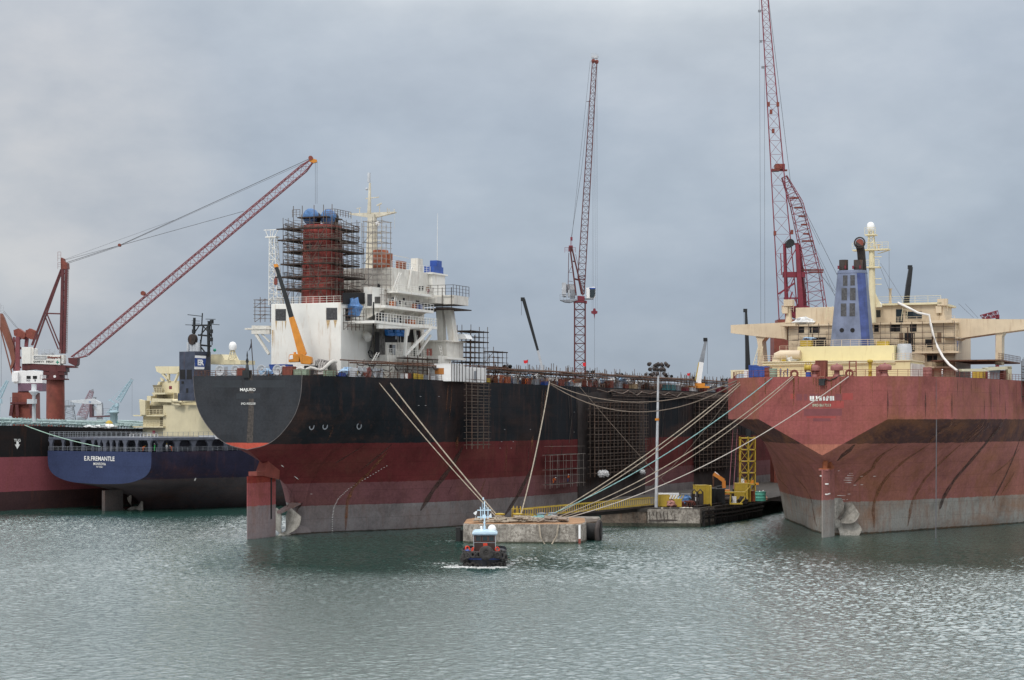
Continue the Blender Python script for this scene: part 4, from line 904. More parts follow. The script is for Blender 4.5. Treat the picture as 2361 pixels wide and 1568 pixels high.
M_rtank = mat('orange_rust_tank', (.33, .09, .04), .7, rust=.5, var=.3)
def _(m):
    p = fm.F(*zoomM(250, 288), n=6); m.lathe((p[0], p[1], 50.2), [(1.55, 0), (1.55, 3.3), (1.4, 3.4)], 14); p = fm.F(*zoomM(298, 290), n=7); m.cbox((p[0], p[1]+.5, 51.6), (1.6, 1.6, 2.9))
one('rusty_tank', M_rtank, SM, _)
def _(m): p = fm.F(*zoomM(445, 320), n=8.5); m.cbox((p[0]-.3, p[1], 50.9), (.5, 3.6, 1.7))
one('orange_locker', M_rtank, SM, _)
def _(m):
    p = fm.F(*zoomM(570, 300), n=7.5); m.cbox((p[0], p[1], 51.5), (1.5, 2.4, 2.8)); p = fm.F(*zoomM(445, 260), n=5)
    m.bar((5, p[1]-5, 53.3), (5, p[1]+3, 53.2), .1)
one('roof_house', M_w3, SM, _)
def _(m): p = fm.F(*zoomM(718, 350), n=8.3); m.cbox((p[0], p[1], 50.9), (2.2, 4.4, 1.6)); m.cbox((p[0], p[1]+1, 52.3), (1.6, 2.2, 1.4))
one('blue_roof_unit', M_blue, SM, _)
# main mast with cross-tree
sM = 48
def zq(zx, zy, s=sM): return fm.F(*zA(zx, zy), s=s)
def _(m):
    a, b_ = zq(905, 770), zq(915, 310); m.bar((a[0], sM, 45), (b_[0], sM, b_[2]), 2.2, 1.6, 1.4, 1.2)
    c = zq(897, 75); m.bar((b_[0]-.7, sM, b_[2]), c, .6, .6, .3, .3)
    for x0, x1, y, w_ in [(865,965,188,.18)]: m.bar(zq(x0, y+5), zq(x1, y-6), w_)
    L_, Rr, mid = zq(742, 313), zq(1083, 298), zq(915, 298); bot = zq(915, 335)
    m.prism([L_, (L_[0], sM, L_[2]+.25), (mid[0]-1, sM, mid[2]), (mid[0]+1, sM, mid[2]), (Rr[0], sM, Rr[2]+.2), Rr, (bot[0]+.7, sM, bot[2]), (bot[0]-.7, sM, bot[2])], (0, .9, 0))
    for x, y0, y1 in [(820,262,305),(970,230,298),(1028,262,298),(1080,270,298),(752,296,311),(1042,270,298)]: m.bar(zq(x, y1), zq(x, y0), .12)
    m.bar(zq(797, 268), zq(830, 262), .12); m.bar(zq(950, 245), zq(985, 228), .25)
    p = zq(942, 450); q = zq(942, 780); m.bar(p, q, .2)
    for y in (448, 506, 566): m.bar(zq(935, y), zq(978, y), .14); m.bar(zq(976, y-12), zq(976, y+14), .12)
    for x, y0, y1 in [(1008,385,680),(1082,305,420),(760,320,400),(832,318,480)]: m.bar(zq(x, y0), zq(x, y1), .03)
mast = one('mast', mat('cream_mast_paint', (.58, .54, .44), .5, rust=.4, rustc=(.25,.15,.09)), SM, _)
a = zq(955, 380); one('radome', M_clean, mast, lambda m: m.ball(a, .5))
a = zq(897, 120); one('radar', M_lgrey, mast, lambda m: (m.ball((a[0]-.7, sM, a[2]), .28), m.bar((a[0]-.2, sM, a[2]+1.3), (a[0]-.2, sM, a[2]+3.2), .45)))
# lattice mast on the port side
def _(m):
    a, b_ = fm.F(*zA(190, 990), s=24), fm.F(*zA(172, 480), s=24); m.lattice((a[0], 24, 42.5), (b_[0], 24, b_[2]), 1.9, 1.1, (1,0,0), 12, .055)
    c, d = fm.F(*zA(122, 480), s=24), fm.F(*zA(192, 475), s=24); m.box((c[0], 23.4, c[2]-.2), (d[0]+.3, 24.8, c[2])); e, f = fm.F(*zA(100, 430), s=24), fm.F(*zA(217, 425), s=24); m.bar(e, f, .12)
    for x in (110,150,175,210): m.bar(fm.F(*zA(x, 425), s=24), fm.F(*zA(150+(x-150)*.5, 478), s=24), .08)
one('lattice_mast', M_white, SM, _)
def _(m):
    P = lambda x, y: fm.F(*zA(x, y), s=25)
    m.bar(P(15,1178), P(150,1180), .7, 1.6); m.bar(P(25,1185), P(140,1362), .45); m.bar(P(85,1210), P(145,1270), .25); m.bar(P(20,1165), P(22,1205), .5)
    a = P(70, 1178); m.cbox((a[0], 27, a[2]+.2), (6, 5, .3))
one('boat_davit', M_white2, SM, _)
one('whip_aerial', M_white, SM, lambda m: m.tube([fm.F(*zoomM(745, 290), n=8), fm.F(*zoomM(748, 190), n=8), fm.F(1009, 492, n=8)], .1, 5, .03))
one('deck_piping', M_rust, SM, lambda m: [m.tube([(x, 66, z), (x, 300, z)], .45, 8) for x, z in ((-6, 29.6), (-4, 30.1), (0, 29.8), (3, 30.4), (5, 29.7), (9, 30.0), (12, 29.5))] and None)
for x0, x1, s, l, z in ((-8, 6, 70, 9, 30.6), (-12, -4, 110, 6, 30.8), (2, 12, 96, 5, 30.3), (-3, 10, 140, 8, 30.6), (4, 14, 170, 7, 30.4), (-10, 4, 200, 8, 30.8), (8, 18, 122, 5, 30.5)): one('manifold_house', M_rust, SM, lambda m: m.box((x0, s, 28.2), (x1, s+l, z)))
def _(m):
    t = [(HM.b(s, 28.2)-.2, s, 28.5) for s in (0, 10, 22, 35, 50, 70, 95, 130, 200)]; m.rail([(-x, y, z) for x, y, z in t[4::-1]]+t, 1.1, 2.2, .035, 3)
one('deck_railing', M_rust, SM, _)
# ================================================================ scaffolds on the middle ship
def scaf_level(m, cn, cs, a, b, z, r=.045, gap=0):
    m.rail([(cn-a, cs-b, z), (cn+a, cs-b, z), (cn+a, cs+b, z), (cn-a, cs+b, z), (cn-a, cs-b, z)], 1.1, 2, r, 2)
sc = thing('scaffold_tower', 'dark tube scaffold with plank decks wrapped round the rust red funnel', 'scaffold', (0, cF, 42.5), 0, None, FM)
LV = [(a+.0) for a in (45.1, 47.4, 49.8, 52.2, 54.3, 56.4)]
def rel(m): return m.xf(Matrix.Translation((0, -cF, -42.5)))
for i, z in enumerate(LV):
    e = R_(-.4, .4); A, B = 5.5+e*.8, 5.0
    m_ = MB()
    for x0, y0, x1, y1 in [(-A-R_(0, 1.4), -B, A+R_(-.4, .6), -4.6), (-A, 4.5, A, B), (-A-R_(0, .6), -B+.4, -3.6, B), (3.6, -B+.4, A+R_(0, .4), B)]: m_.box((x0+e, y0+cF, z), (x1+e, y1+cF, z+.24+.004*i+R_(0, .003)))
    for k in range(9):
        sx = R_(-A, A); m_.cbox((sx, cF-B-.35, z+.16), (R_(2, 4), .35, .22+.01*k), R_(-.05, .05))
    rel(m_).build('plank_deck', M_plank, sc)
    m_ = MB(); scaf_level(m_, e, cF, A, B, z, .035)
    for k in range(3): m_.bar((-A+R_(0, 2), cF-B, z+R_(.2, 2)), (A+R_(-2, 1), cF-B, z+R_(.2, 2)), .06)
    for k in range(5): m_.bar((A, cF-B+R_(0, 2), z+R_(.2, 2)), (A, cF+B, z+R_(.2, 2)), .08); m_.bar((-A, cF-B, z+R_(.2, 2)), (-A, cF+B, z+R_(.2, 2)), .08)
    rel(m_).build('guard_rail', M_scaf, sc)
for x in (-5.7, -4.6, -3.5, -1.8, 0, 1.8, 3.5, 4.6, 5.7):
    for y in (-5.0, 5.0): rel(MB().bar((x, cF+y, 42.5), (x, cF+y, 57.6+R_(-.5, 1.6)), .08)).build('pole', M_scaf, sc)
for y in (-3.6, -1.2, 1.2, 3.6):
    for x in (-5.6, 5.6, -4.6, 4.6): rel(MB().bar((x, cF+y, 42.5), (x, cF+y, 57.2+R_(-.5, 1.2)), .075)).build('pole', M_scaf, sc)
for k in range(14):
    x = R_(-5, 3); z = R_(43, 53); d = random.choice((-1, 1)); rel(MB().bar((x, cF-5.1, z), (x+2.6*d, cF-5.1, z+4.2), .075)).build('brace', M_scaf, sc)
m_ = MB(); m_.box((-3.6, cF-3.4, 58.7), (2.6, cF+3, 58.9)); rel(m_).build('plank_deck', M_plank, sc)
m_ = MB(); m_.rail([(-4.6, cF-3.4, 58.9), (-3, cF-3.4, 58.9)], 1.4, 1, .04); m_.rail([(2.4, cF-3.4, 58.9), (4.4, cF-3.4, 58.9), (4.4, cF+3, 58.9)], 1.2, 1, .04); [m_.bar((x, cF-3.4, 56), (x, cF-3.4, 61), .1) for x in (-4.4, -2.5, 0, 2, 3.8)]; rel(m_).build('guard_rail', M_scaf, sc)
# scaffold between funnel and mast
def bay_scaffold(name, label, frame, o, nx, ny, nz, dx, dy, dz, decks=(), mt=None, jit=.0, r=.09, group=None, part_lv=True):
    """open tube scaffold, o = near-left-bottom corner in ship coordinates"""
    t = thing(name, label, 'scaffold', o, 0, group, frame); mt = mt or M_scaf
    for i in range(nx+1):
        for j in range(ny+1):
            MB().bar((i*dx, j*dy, 0), (i*dx, j*dy, nz*dz+R_(-jit, jit*1.6)), r).build('pole', mt, t)
    for k in range(1, nz+1):
        m = MB()
        for j in range(ny+1):
            m.bar((-.3, j*dy, k*dz), (nx*dx+.3, j*dy, k*dz), r*.9); m.bar((-.3, j*dy, k*dz-dz*.5), (nx*dx+.3, j*dy, k*dz-dz*.5), r*.7)
        for i in range(nx+1): m.bar((i*dx, -.3, k*dz), (i*dx, ny*dy+.3, k*dz), r*.9)
        if k % 2: m.bar((0, 0, (k-1)*dz), (dx, 0, k*dz), r*.8)
        m.build('ledger', mt, t)
        if k in decks: MB().box((-.2, -.2, k*dz+.05), (nx*dx+.2, ny*dy+.2, k*dz+.15)).build('plank_deck', M_plank, t)
    return t
bay_scaffold('scaffold_tower', 'tall open tube scaffold standing between red funnel and white mast', FM, (5.6, 33.5, 42.6), 2, 2, 8, 1.9, 1.9, 2.0, (), M_scafl, .6, .1)
bay_scaffold('scaffold_tower', 'tube scaffold with dark plank decks forward of the white bridge pillars', FM, (10.2, 64, 28.4), 2, 4, 5, 2.0, 2.1, 2.1, (2, 4, 5), M_scaf, .9, .1)
bay_scaffold('scaffold_tower', 'narrow tube scaffold reaching higher beside the white container cabin', FM, (16.4, 66, 28.4), 1, 3, 3, 2.0, 2.2, 2.1, (3,), M_scaf, .9, .1)
bay_scaffold('scaffold_tower', 'low tube scaffold under the white support truss of the repair ship', FM, (11.6, 36, 28.4), 1, 6, 2, 2.0, 2.2, 2.1, (2,), M_scaf, .5, .1)
bay_scaffold('scaffold_tower', 'small tube scaffold hung at the port corner of the white casing', FM, (-12.6, 24, 39.4), 1, 1, 3, 2.2, 2.0, 1.4, (), M_scaf, .4, .09)
bay_scaffold('scaffold_tower', 'small scaffold balcony below the blue tarpaulin on the white casing side', FM, (7.4, 22, 37.5), 1, 3, 3, 1.6, 1.6, 1.3, (0,), M_scaf, .3, .08)
# scaffolds hung down the hull side
def hull_scaffold(label, s0, s1, z0, z1, ns, nz, n, decks=True, mt=None, planks=M_plank, r=.09):
    t = thing('hull_scaffold', label, 'scaffold', (n, s0, z0), 0, 'scaffolds hung on the black and red hull', FM); mt = mt or M_scaf; L = s1-s0; H = z1-z0
    for i in range(ns+1):
        for x in (0, 1.1): MB().bar((x, L*i/ns, -.8), (x, L*i/ns+R_(-.3, .3), H), r).build('pole', mt, t)
    for k in range(nz+1):
        z = H*k/nz; m = MB()
        for x in (0, 1.1): m.bar((x, -.4, z), (x, L+.4, z+R_(-.1, .1)), r); m.bar((x, -.4, z+.6*H/nz), (x, L+.4, z+.55*H/nz), r*.7)
        for i in range(ns+1): m.bar((-.6, L*i/ns, z), (1.6, L*i/ns, z), r*.8)
        m.build('ledger', mt, t)
        if decks: MB().box((.05, -.2, z+.06), (1.05, L*R_(.75, 1), z+.14)).build('plank_deck', planks, t)
    return t
hs = lambda px, py, n: fm.F(px, py, n=n)
a, b_ = hs(1076, 1026, 21.6), hs(1115, 885, 21.6)
hull_scaffold('tall narrow scaffold hung on the black hull below the white container cabin', a[1], b_[1], a[2], 28, 3, 10, 21.6)
a, b_ = hs(1362, 1092, 24), hs(1482, 930, 24)
hull_scaffold('wide rusty scaffold screen hung across the hull beside the white tarpaulin bundles', a[1], b_[1], a[2], b_[2], 14, 11, 23.9, r=.12)
a, b_ = hs(1606, 1080, 24.9), hs(1684, 925, 24.9)
hull_scaffold('farthest scaffold screen on the hull next to the stern of the red ship', a[1], b_[1]+4, a[2], b_[2], 10, 10, 24.6, r=.12)
a, b_ = hs(1258, 1118, 23), hs(1336, 1080, 23)
t = hull_scaffold('small pale scaffold stage on the red hull where two orange workers stand', a[1], b_[1], a[2], a[2]+6.2, 5, 2, 22.9, mt=M_scafl, r=.05)
stage = (a, b_)
# overhanging side gallery with hoses along the far deck edge
one('side_gallery', M_scaf, SM, lambda m: [m.bar((23.6+.2*k, 120, 27.9-.35*k+R_(-.1, .1)), (25.0, 290, 27.6-.3*k), .16) for k in range(5)] and [m.tube([(24.3, 110+10*i, 27.7-.3*(i % 2)), (24.8, 115+10*i, 27.1-.5*(i % 3)*.5), (24.4, 120+10*i, 27.6)], .13, 5) for i in range(16)] and None)
M_hose = mat('dark_hose', (.05, .04, .038), .7, var=.4)
def _(m):
    rd = random.Random(3)
    for i in range(60):
        s = rd.uniform(96, 240); x = HM.b(s, 20)+.12; z1 = rd.uniform(6, 22)
        m.tube([(x, s, 28), (x+.1, s+rd.uniform(-1, 1), (28+z1)/2), (x, s+rd.uniform(-1.5, 1.5), z1)], .045, 4)
one('hanging_lines', mat('hanging_lines', (.07, .06, .055), .8, var=.3), SM, _)
def blast(px0, px1, n, z0, z1):
    a, b_ = fm.F(px0, 1000, n=n)[1], fm.F(px1, 1000, n=n)[1]; rows = []; rdd = random.Random(int(px0)); K = 26
    for i in range(K+1):
        s = a+(b_-a)*i/K; zt = z1+rdd.uniform(-.3, .3); zb = z0+rdd.uniform(-.4, .5); rows.append([(HM.b(s, z)+.04, s+ (rdd.uniform(-.3, .3) if i in (0, K) else 0), z) for z in [zb+(zt-zb)*j/12 for j in range(13)]])
    one('blasted_plating', M_blast, SM, lambda m: m.grid(rows, False))
M_blast = mat('blasted_dark_plating', (.032, .026, .026), .8, var=.5, sc=.25, rust=.35, rustc=(.07,.03,.02))
blast(1342, 1488, 23.5, 1.5, 27); blast(1600, 1700, 24, 1.0, 27)
# ================================================================ scaffold walkway along the deck edge
wk = thing('scaffold_walkway', 'long rusty scaffold pipe run along the deck edge of the black ship', 'scaffold', (0, 0, 28.3), 0, None, FM)
rd = random.Random(11)
def wx(s): return HM.b(s, 28)-1.5
for k, (dx, z, s0, s1, r) in enumerate([(0, 2.9, 14, 250, .16), (-.7, 3.0, 30, 250, .14), (.5, 2.5, 40, 250, .12), (-1.5, 2.7, 60, 250, .15), (0, 1.7, 66, 250, .1), (-.5, 3.25, 12, 74, .12), (-2.2, 3.2, 66, 250, .13), (-3.4, 2.4, 66, 250, .18)]):
    pts = []; s = s0
    while s < s1: pts.append((wx(s)+dx, s, z+rd.uniform(-.12, .12))); s += 6
    MB().tube(pts, r, 6).build('pipe', rd.choice((M_scaf, M_rust, M_hose)), wk)
m_ = MB()
for i in range(96):
    s = 14+i*2.3+rd.uniform(-.6, .6); m_.bar((wx(s)+rd.choice((-.6, 0, .5)), s, 0), (wx(s), s, 3.1+abs(rd.gauss(0, .5))), .09)
p_ = m_.build('post', M_scaf, wk); p_['kind'] = 'stuff'
m_ = MB()
for i in range(170):
    s = 64+i*1.05+rd.uniform(-.4, .4); x = wx(s)-rd.uniform(-.5, 9); h = 3.6+rd.random()*1.3; m_.bar((x, s, 0), (x, s, h), .1)
p_ = m_.build('standard', M_scaf, wk); p_['kind'] = 'stuff'
m_ = MB()
for i in range(60):
    s = 20+i*3.7; m_.box((wx(s)-1.2, s, 2.55+.01*(i % 3)), (wx(s)+.4, s+3.2, 2.65+.01*(i % 3)))
p_ = m_.build('plank_deck', M_plank, wk)
# ================================================================ navy ship (left)
fe = FE
def zD(zx, zy): return (zx/2.24/1.4545, (1150+zy/2.24)/1.4545)
def zE(zx, zy): return ((440+zx/2.24)/1.4545, (1050+zy/2.24)/1.4545)
def _(m): o = fe.F(*zD(746, 869), s=-.1); add_text(m, 'E.R.FREMANTLE', o, (1,0,0), (0,0,1), 268/2.24/1.4545*446/4500/.809, 34/2.24/1.4545*446/4500, .015)
one('lettering', M_wtext, SE, _)
def _(m):
    o = fe.F(*zD(748, 909), s=-.1); add_text(m, 'MONROVIA', o, (1,0,0), (0,0,1), 110/2.24/1.4545*446/4500/.809, 20/2.24/1.4545*446/4500, .01)
one('home_port_lettering', M_wtext, SE, _)
def _(m):
    o = fe.F(*zD(748, 931), s=-.1); add_text(m, 'IMO 9202651', o, (1,0,0), (0,0,1), 58/2.24/1.4545*446/4500/.809, .38, .0)
one('number_lettering', M_wtext, SE, _)
a = surf(HE, fe, *zD(1467, 1018)) 
def _(m):
    o = (HE.b(*a)+.1, a[0], a[1]); add_text(m, '7', o, (0,1,0), (0,0,1), 1.1, 1.1, .06)
one('draught_mark', M_wtext, SE, _)
MHE_l = hull_mat('grey_belly_paint', [(-4, (.075, .07, .07))], .3, seam=.1)
one('rudder', MHE_l, SE, lambda m: m.prism([(-.5, 1.5, -2), (-.5, 7.2, -2), (-.5, 7.0, 4.9), (-.5, 1.5, 4.7)], (1.0, 0, 0)))
prop(SE, (0, 10.5, -.3), 3.6, [radians(a) for a in (20, 110, 200)], M_bronze)
# mooring deck
M_navy = mat('navy_paint', (.03, .035, .06), .55, var=.25, rust=.1); M_slate = mat('slate_grey_paint', (.085, .095, .125), .55, var=.2, rust=.1)
one('upper_deck', M_slate, SE, lambda m: (m.box((-17.3, .2, 16.3), (17.3, 60, 16.9)), m.box((-15, 7, 13.7), (15, 60, 16.3))), .05)
for i, x in enumerate([-16.6, -12.4, -9.6, -5.6, -2.2, -.2, 1.7, 3.8, 5.8, 8.4, 12.2, 16.2]):
    w_ = .75 if i % 3 else 1.1
    one('pillar', M_slate, SE, lambda m: m.prism([(x-w_*.5, .3, 13.7), (x+w_*.5, .3, 13.7), (x+w_*.4, .3, 15.4), (x+w_*.9, .3, 16.3), (x-w_*.9, .3, 16.3), (x-w_*.4, .3, 15.4)], (0, .5, 0)))
for i in range(9):
    s = 3+i*5.2; one('pillar', M_slate, SE, lambda m: m.prism([(17.0, s-.7, 13.7), (17.0, s+.7, 13.7), (17.0, s+.6, 15.3), (17.0, s+1.3, 16.3), (17.0, s-1.3, 16.3), (17.0, s-.6, 15.3)], (-.4, 0, 0)))
def _(m):
    m.rail([(-17.1, 40, 16.9), (-17.1, .3, 16.9), (17.1, .3, 16.9), (17.1, 60, 16.9)], 1.2, 1.6, .035); m.rail([(-17.1, .1, 13.7), (17.1, .1, 13.7), (17.2, 50, 13.7)], 1.0, 1.6, .03)
one('deck_railing', M_grey, SE, _)
one('white_railing', M_clean, SE, lambda m: m.rail([fe.F(*zE(-10, 950), s=12), fe.F(*zE(200, 950), s=12)], 1.3, 1.2, .05))
# mooring gear behind the openings
for x in (-13, -8, 1, 9): one('mooring_winch', M_grey, SE, lambda m: m.lathe((x, 4, 14.4), [(.7, -.8), (.7, -.6), (.35, -.6), (.35, .6), (.7, .6), (.7, .8)], 10, (1, 0, 0)))
# accommodation
sE_ = 30
def pE(m, pts, s, th, off=0): panel(m, fe, [zE(*p) for p in pts], s=s, th=th, off=off)
acc = one('accommodation', M_cream, SE, lambda m: (pE(m, [(240,690),(560,690),(640,960),(240,965)], 30, 12), pE(m, [(90,760),(245,760),(245,965),(85,965)], 31, 10), pE(m, [(155,640),(320,640),(320,600),(350,600),(350,690),(250,700),(245,765),(120,765)], 31.5, 10), pE(m, [(205,515),(350,510),(350,640),(155,640)], 32, 9)))
def _(m):
    pE(m, [(180,400),(360,400),(360,440),(345,455),(225,455),(190,440)], 31.5, 6); pE(m, [(160,635),(210,515),(222,515),(172,640)], 31.3, .4)
    for P in [[(222,455),(240,455),(290,512),(275,512)],[(268,440),(282,440),(282,512),(268,512)],[(350,440),(360,440),(330,512),(320,512)],[(215,485),(240,500),(240,512),(225,512)]]: pE(m, P, 31.6, .5)
one('bridge_wing', M_cream, SE, _)
def _(m):
    for P in [[(10,765),(245,765),(245,775),(20,775)],[(5,850),(240,850),(240,860),(15,860)],[(155,597),(255,597),(255,610),(160,612)],[(155,640),(470,652),(470,668),(330,672),(150,665)]]: pE(m, P, 29.2, 3.5)
one('balcony', M_cream, SE, _)
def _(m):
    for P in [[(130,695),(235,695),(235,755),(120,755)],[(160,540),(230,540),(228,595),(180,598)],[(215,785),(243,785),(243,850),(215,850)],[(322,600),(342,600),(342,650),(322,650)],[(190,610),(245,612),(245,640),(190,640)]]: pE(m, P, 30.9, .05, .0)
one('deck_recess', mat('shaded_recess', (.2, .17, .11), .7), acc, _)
for P in [[(60,655),(105,655),(105,765),(68,765)]]: one('side_crane', M_cream, SE, lambda m: (pE(m, P, 28.8, 1.6), pE(m, [(118,622),(148,622),(148,660),(118,660)], 29, 1.2), pE(m, [(55,650),(60,648),(95,655),(92,662)], 29, .5)))
def _(m):
    for zx, zy in [(170,895),(295,560)]: p = fe.F(*zE(zx, zy), s=29.9); m.cbox(p, (.8, .2, .8))
one('fire_locker', M_crim, SE, _)
one('exhaust_line', M_cream, SE, lambda m: (m.tube([fe.F(*zE(310, 655), s=29), fe.F(*zE(310, 680), s=29), fe.F(*zE(370, 690), s=28.5)], .3, 8), m.tube([fe.F(*zE(470, 655), s=28.5), fe.F(*zE(405, 655), s=28.5), fe.F(*zE(405, 670), s=28.5)], .45, 8), m.tube([fe.F(*zE(320, 660), s=28.5), fe.F(*zE(370, 658), s=28.5), fe.F(*zE(372, 672), s=28.5)], .45, 8)))
def _(m):
    a, b_ = fe.F(*zE(250, 955), s=28), fe.F(*zE(470, 955), s=28); m.rail([a, b_], 1.2, 1.2, .035)
    for y in (765, 850): a, b_ = fe.F(*zE(90, y), s=29.2), fe.F(*zE(240, y), s=29.2); m.rail([a, b_], 1.3, 1.2, .04)
    a, b_ = fe.F(*zE(170, 598), s=29.2), fe.F(*zE(250, 598), s=29.2); m.rail([a, b_], 1.2, 1.0, .04)
one('balcony_railing', M_cream, SE, _)
one('raft_cradle', M_lgrey, SE, lambda m: (pE(m, [(510,920),(660,920),(660,945),(512,945)], 20, 1.5), ))
# funnel
(x0, y0) = zE(360, 290); a0 = fe.F(x0, y0, s=22); a1 = fe.F(*zE(480, 290), s=22); M_fgrey = mat('dark_grey_funnel', (.045, .055, .085), .5, var=.3, rust=.1)
fun = one('funnel', M_fgrey, SE, lambda m: (m.box((a0[0], 22, 27.2), (a1[0], 27.2, a0[2])), m.box((a0[0]-.3, 21.8, 25.4), (a1[0], 27.0, 27.2))), .05)
for P in [[(367,425),(405,425),(405,497),(367,497)],[(418,425),(455,425),(455,497),(418,497)],[(378,512),(396,512),(396,532),(378,532)],[(413,565),(428,565),(428,620),(413,620)]]: one('louver', M_dark, fun, lambda m: pE(m, P, 21.97, .03, .03))
def sid(zx, zy): return fe.F(*zE(zx, zy), n=a1[0]+.05)
q = [sid(480,318), sid(563,322), sid(548,422), sid(475,422)]
one('emblem_stripe', M_clean, fun, lambda m: m.prism(q, (-.03, 0, 0)))
q2 = [(p[0]+.04, p[1], p[2]) for p in (sid(478,337), sid(562,341), sid(552,404), sid(476,402))]
one('emblem_panel', mat('royal_blue_panel', (.02, .06, .25), .5), fun, lambda m: m.prism(q2, (-.03, 0, 0)))
c_ = sid(521, 371); one('emblem_lettering', M_clean, fun, lambda m: add_text(m, 'ER', (c_[0]+.09, c_[1], c_[2]), (0,1,0), (0,0,1), abs(sid(546,371)[1]-sid(498,371)[1]), 42/2.24/1.4545*.107, .05))
def _(m):
    for zx in (428, 460, 480, 500):
        p, q_ = fe.F(*zE(zx, 290), s=24), fe.F(*zE(zx, 222), s=24); m.lathe(p, [(.35 if zx < 440 else .6, 0), (.35 if zx < 440 else .6, q_[2]-p[2])], 12)
one('exhaust_pipe', M_lgrey, fun, _)
p = fe.F(*zE(462, 198), s=23.5); one('exhaust_elbow', M_soot, fun, lambda m: m.lathe(p, [(1.25, -.4), (1.3, .4), (.01, .5)], 16, (0, 1, 0)))
# dark signal mast
def _(m):
    P = lambda x, y: fe.F(*zE(x, y), s=26)
    for x0, y0, x1, y1, w_ in [(585,60,582,330,.5),(475,35,470,160,.45),(470,160,480,200,.4),(535,0,530,90,.2),(540,90,520,240,.25),(425,12,530,24,.16),(560,45,632,47,.14),(408,88,470,90,.14),(600,84,662,88,.14),(460,92,600,92,.4),(470,92,600,92,.3),(505,165,600,172,.4),(515,240,600,248,.4),(475,150,510,95,.2),(520,165,575,100,.22),(535,92,600,165,.22),(520,250,575,320,.25),(600,60,608,240,.18),(520,200,525,290,.2),(575,90,578,290,.3),(455,58,515,60,.1),(455,75,515,77,.1),(570,60,612,62,.1)]: m.bar(P(x0, y0), P(x1, y1), w_)
    for x, y in [(600,137),(600,198),(470,137),(605,65)]: m.cbox(P(x, y), (.7, .6, .9))
one('signal_mast', M_bpaint, SE, _)
def _(m): P = lambda x, y: fe.F(*zE(x, y), s=30); pE(m, [(600,310),(680,310),(700,350),(820,355),(820,385),(590,385)], 30, 5); m.lattice(P(762, 355), P(762, 275), 1.6, .5, (1,0,0), 3, .08)
one('monkey_island', M_cream, SE, _)
p = fe.F(*zE(763, 248), s=30); one('radome', M_clean, SE, lambda m: m.lathe(p, [(.7, -1.0), (.9, -.5), (.92, .2), (.7, .75), (.3, 1.0), (.01, 1.05)], 16))
p = fe.F(*zE(627, 278), s=30); one('green_lamp', M_green, SE, lambda m: m.ball(p, .4))
# ================================================================ pink tanker deck
ft = FT
def td(n, s): return (n, s, tz(s))
def _(m):
    pts = []
    for px, py in [(-5,967),(60,970),(130,972),(200,974),(270,976),(350,981)]: pts.append(ft.F(px, py, n=-8))
    m.tube(pts, .48, 10)
    pts = [ft.F(px, py, n=-10) for px, py in [(225,971),(300,972),(350,975)]]; m.tube(pts, .35, 8)
    for i in range(9): p = ft.F(20+i*38, 971+i*1.1, n=-8); m.tube([(p[0], p[1]-.2, p[2]), (p[0], p[1]+.2, p[2])], .6, 10)
one('cargo_pipe', M_teal, ST, _)
def _(m):
    for i in range(52):
        s = 1+i*.95; z = tz(s); x = -8; m.bar((x, s, z), (x, s, z+2), .16); m.bar((x, s, z), (x, s+.9, z+1.9), .1)
        if i % 3 == 0: m.tube([(x-1, s, z+.8), (-1.5, s, z+.8)], .2, 6); m.cbox((x+R_(1, 4), s, z+R_(.5, 1.3)), (R_(.4, 1.4), R_(.4, 1), R_(.6, 1.3)))
    m.tube([(-4, 0, 20.2), (-4, 48, 19.4)], .25, 6); m.tube([(-5.2, 0, 20.5), (-5.2, 48, 19.7)], .2, 6)
    m.rail([(-.3, s, tz(s)) for s in range(0, 56, 6)], 1.1, 1.5, .035)
one('pipe_trestle', M_teal, ST, _)
def _(m):
    a, b_ = ft.F(120, 985, n=-6), ft.F(115, 905, n=-6); m.lathe(ft.F(*zD(255, 610), n=-6), [(.48, 0), (.42, 6.8), (1.2, 7.6), (1.2, 7.9), (.6, 8.0), (.6, 9.5)], 12); p = ft.F(*zD(247, 440), n=-6); m.cbox((p[0], p[1]-.3, p[2]), (2.4, 1, 1.1))
one('vent_mast', M_farwhite, ST, _)
one('tug_arrow', M_wtext, ST, lambda m: [m.add([(x+.05, y, z) for x, y, z in [ft.F(*zD(a, b), n=0) for a, b in P]], [tuple(range(len(P)))]) for P in ([(122,742),(140,742),(140,763),(122,763)], [(110,763),(149,763),(129,798)])] and None)
q = ft.F(*zD(130, 732), n=.06); one('lettering', M_wtext, ST, lambda m: add_text(m, 'TUG', q, (0,1,0), (0,0,1), 1.9, .65, .02))
q = ft.F(*zD(820, 610), n=-5); one('yellow_hatch', M_yellow, ST, lambda m: m.lathe((q[0], q[1], q[2]-.6), [(.9, 0), (.9, 1.0), (.3, 1.5)], 10))
q = ft.F(*zD(855, 635), n=-6); one('davit_post', M_farteal, ST, lambda m: (m.lathe((q[0], q[1], q[2]), [(.9, 0), (.9, 3.4), (1.3, 3.6), (1.3, 3.9), (.8, 4.2)], 10), ))
q0, q1 = ft.F(*zD(665, 632), n=-3), ft.F(*zD(770, 632), n=-3); one('canvas_cover', M_tarpw, ST, lambda m: [m.blob(Vector(q0).lerp(Vector(q1), t), 1.3, .35, i) for i, t in enumerate((0, .3, .6, 1))] and None)
q = ft.F(*zD(815, 632), n=-3); one('white_dinghy', M_clean, ST, lambda m: m.blob(q, 2.0, .35, 9))
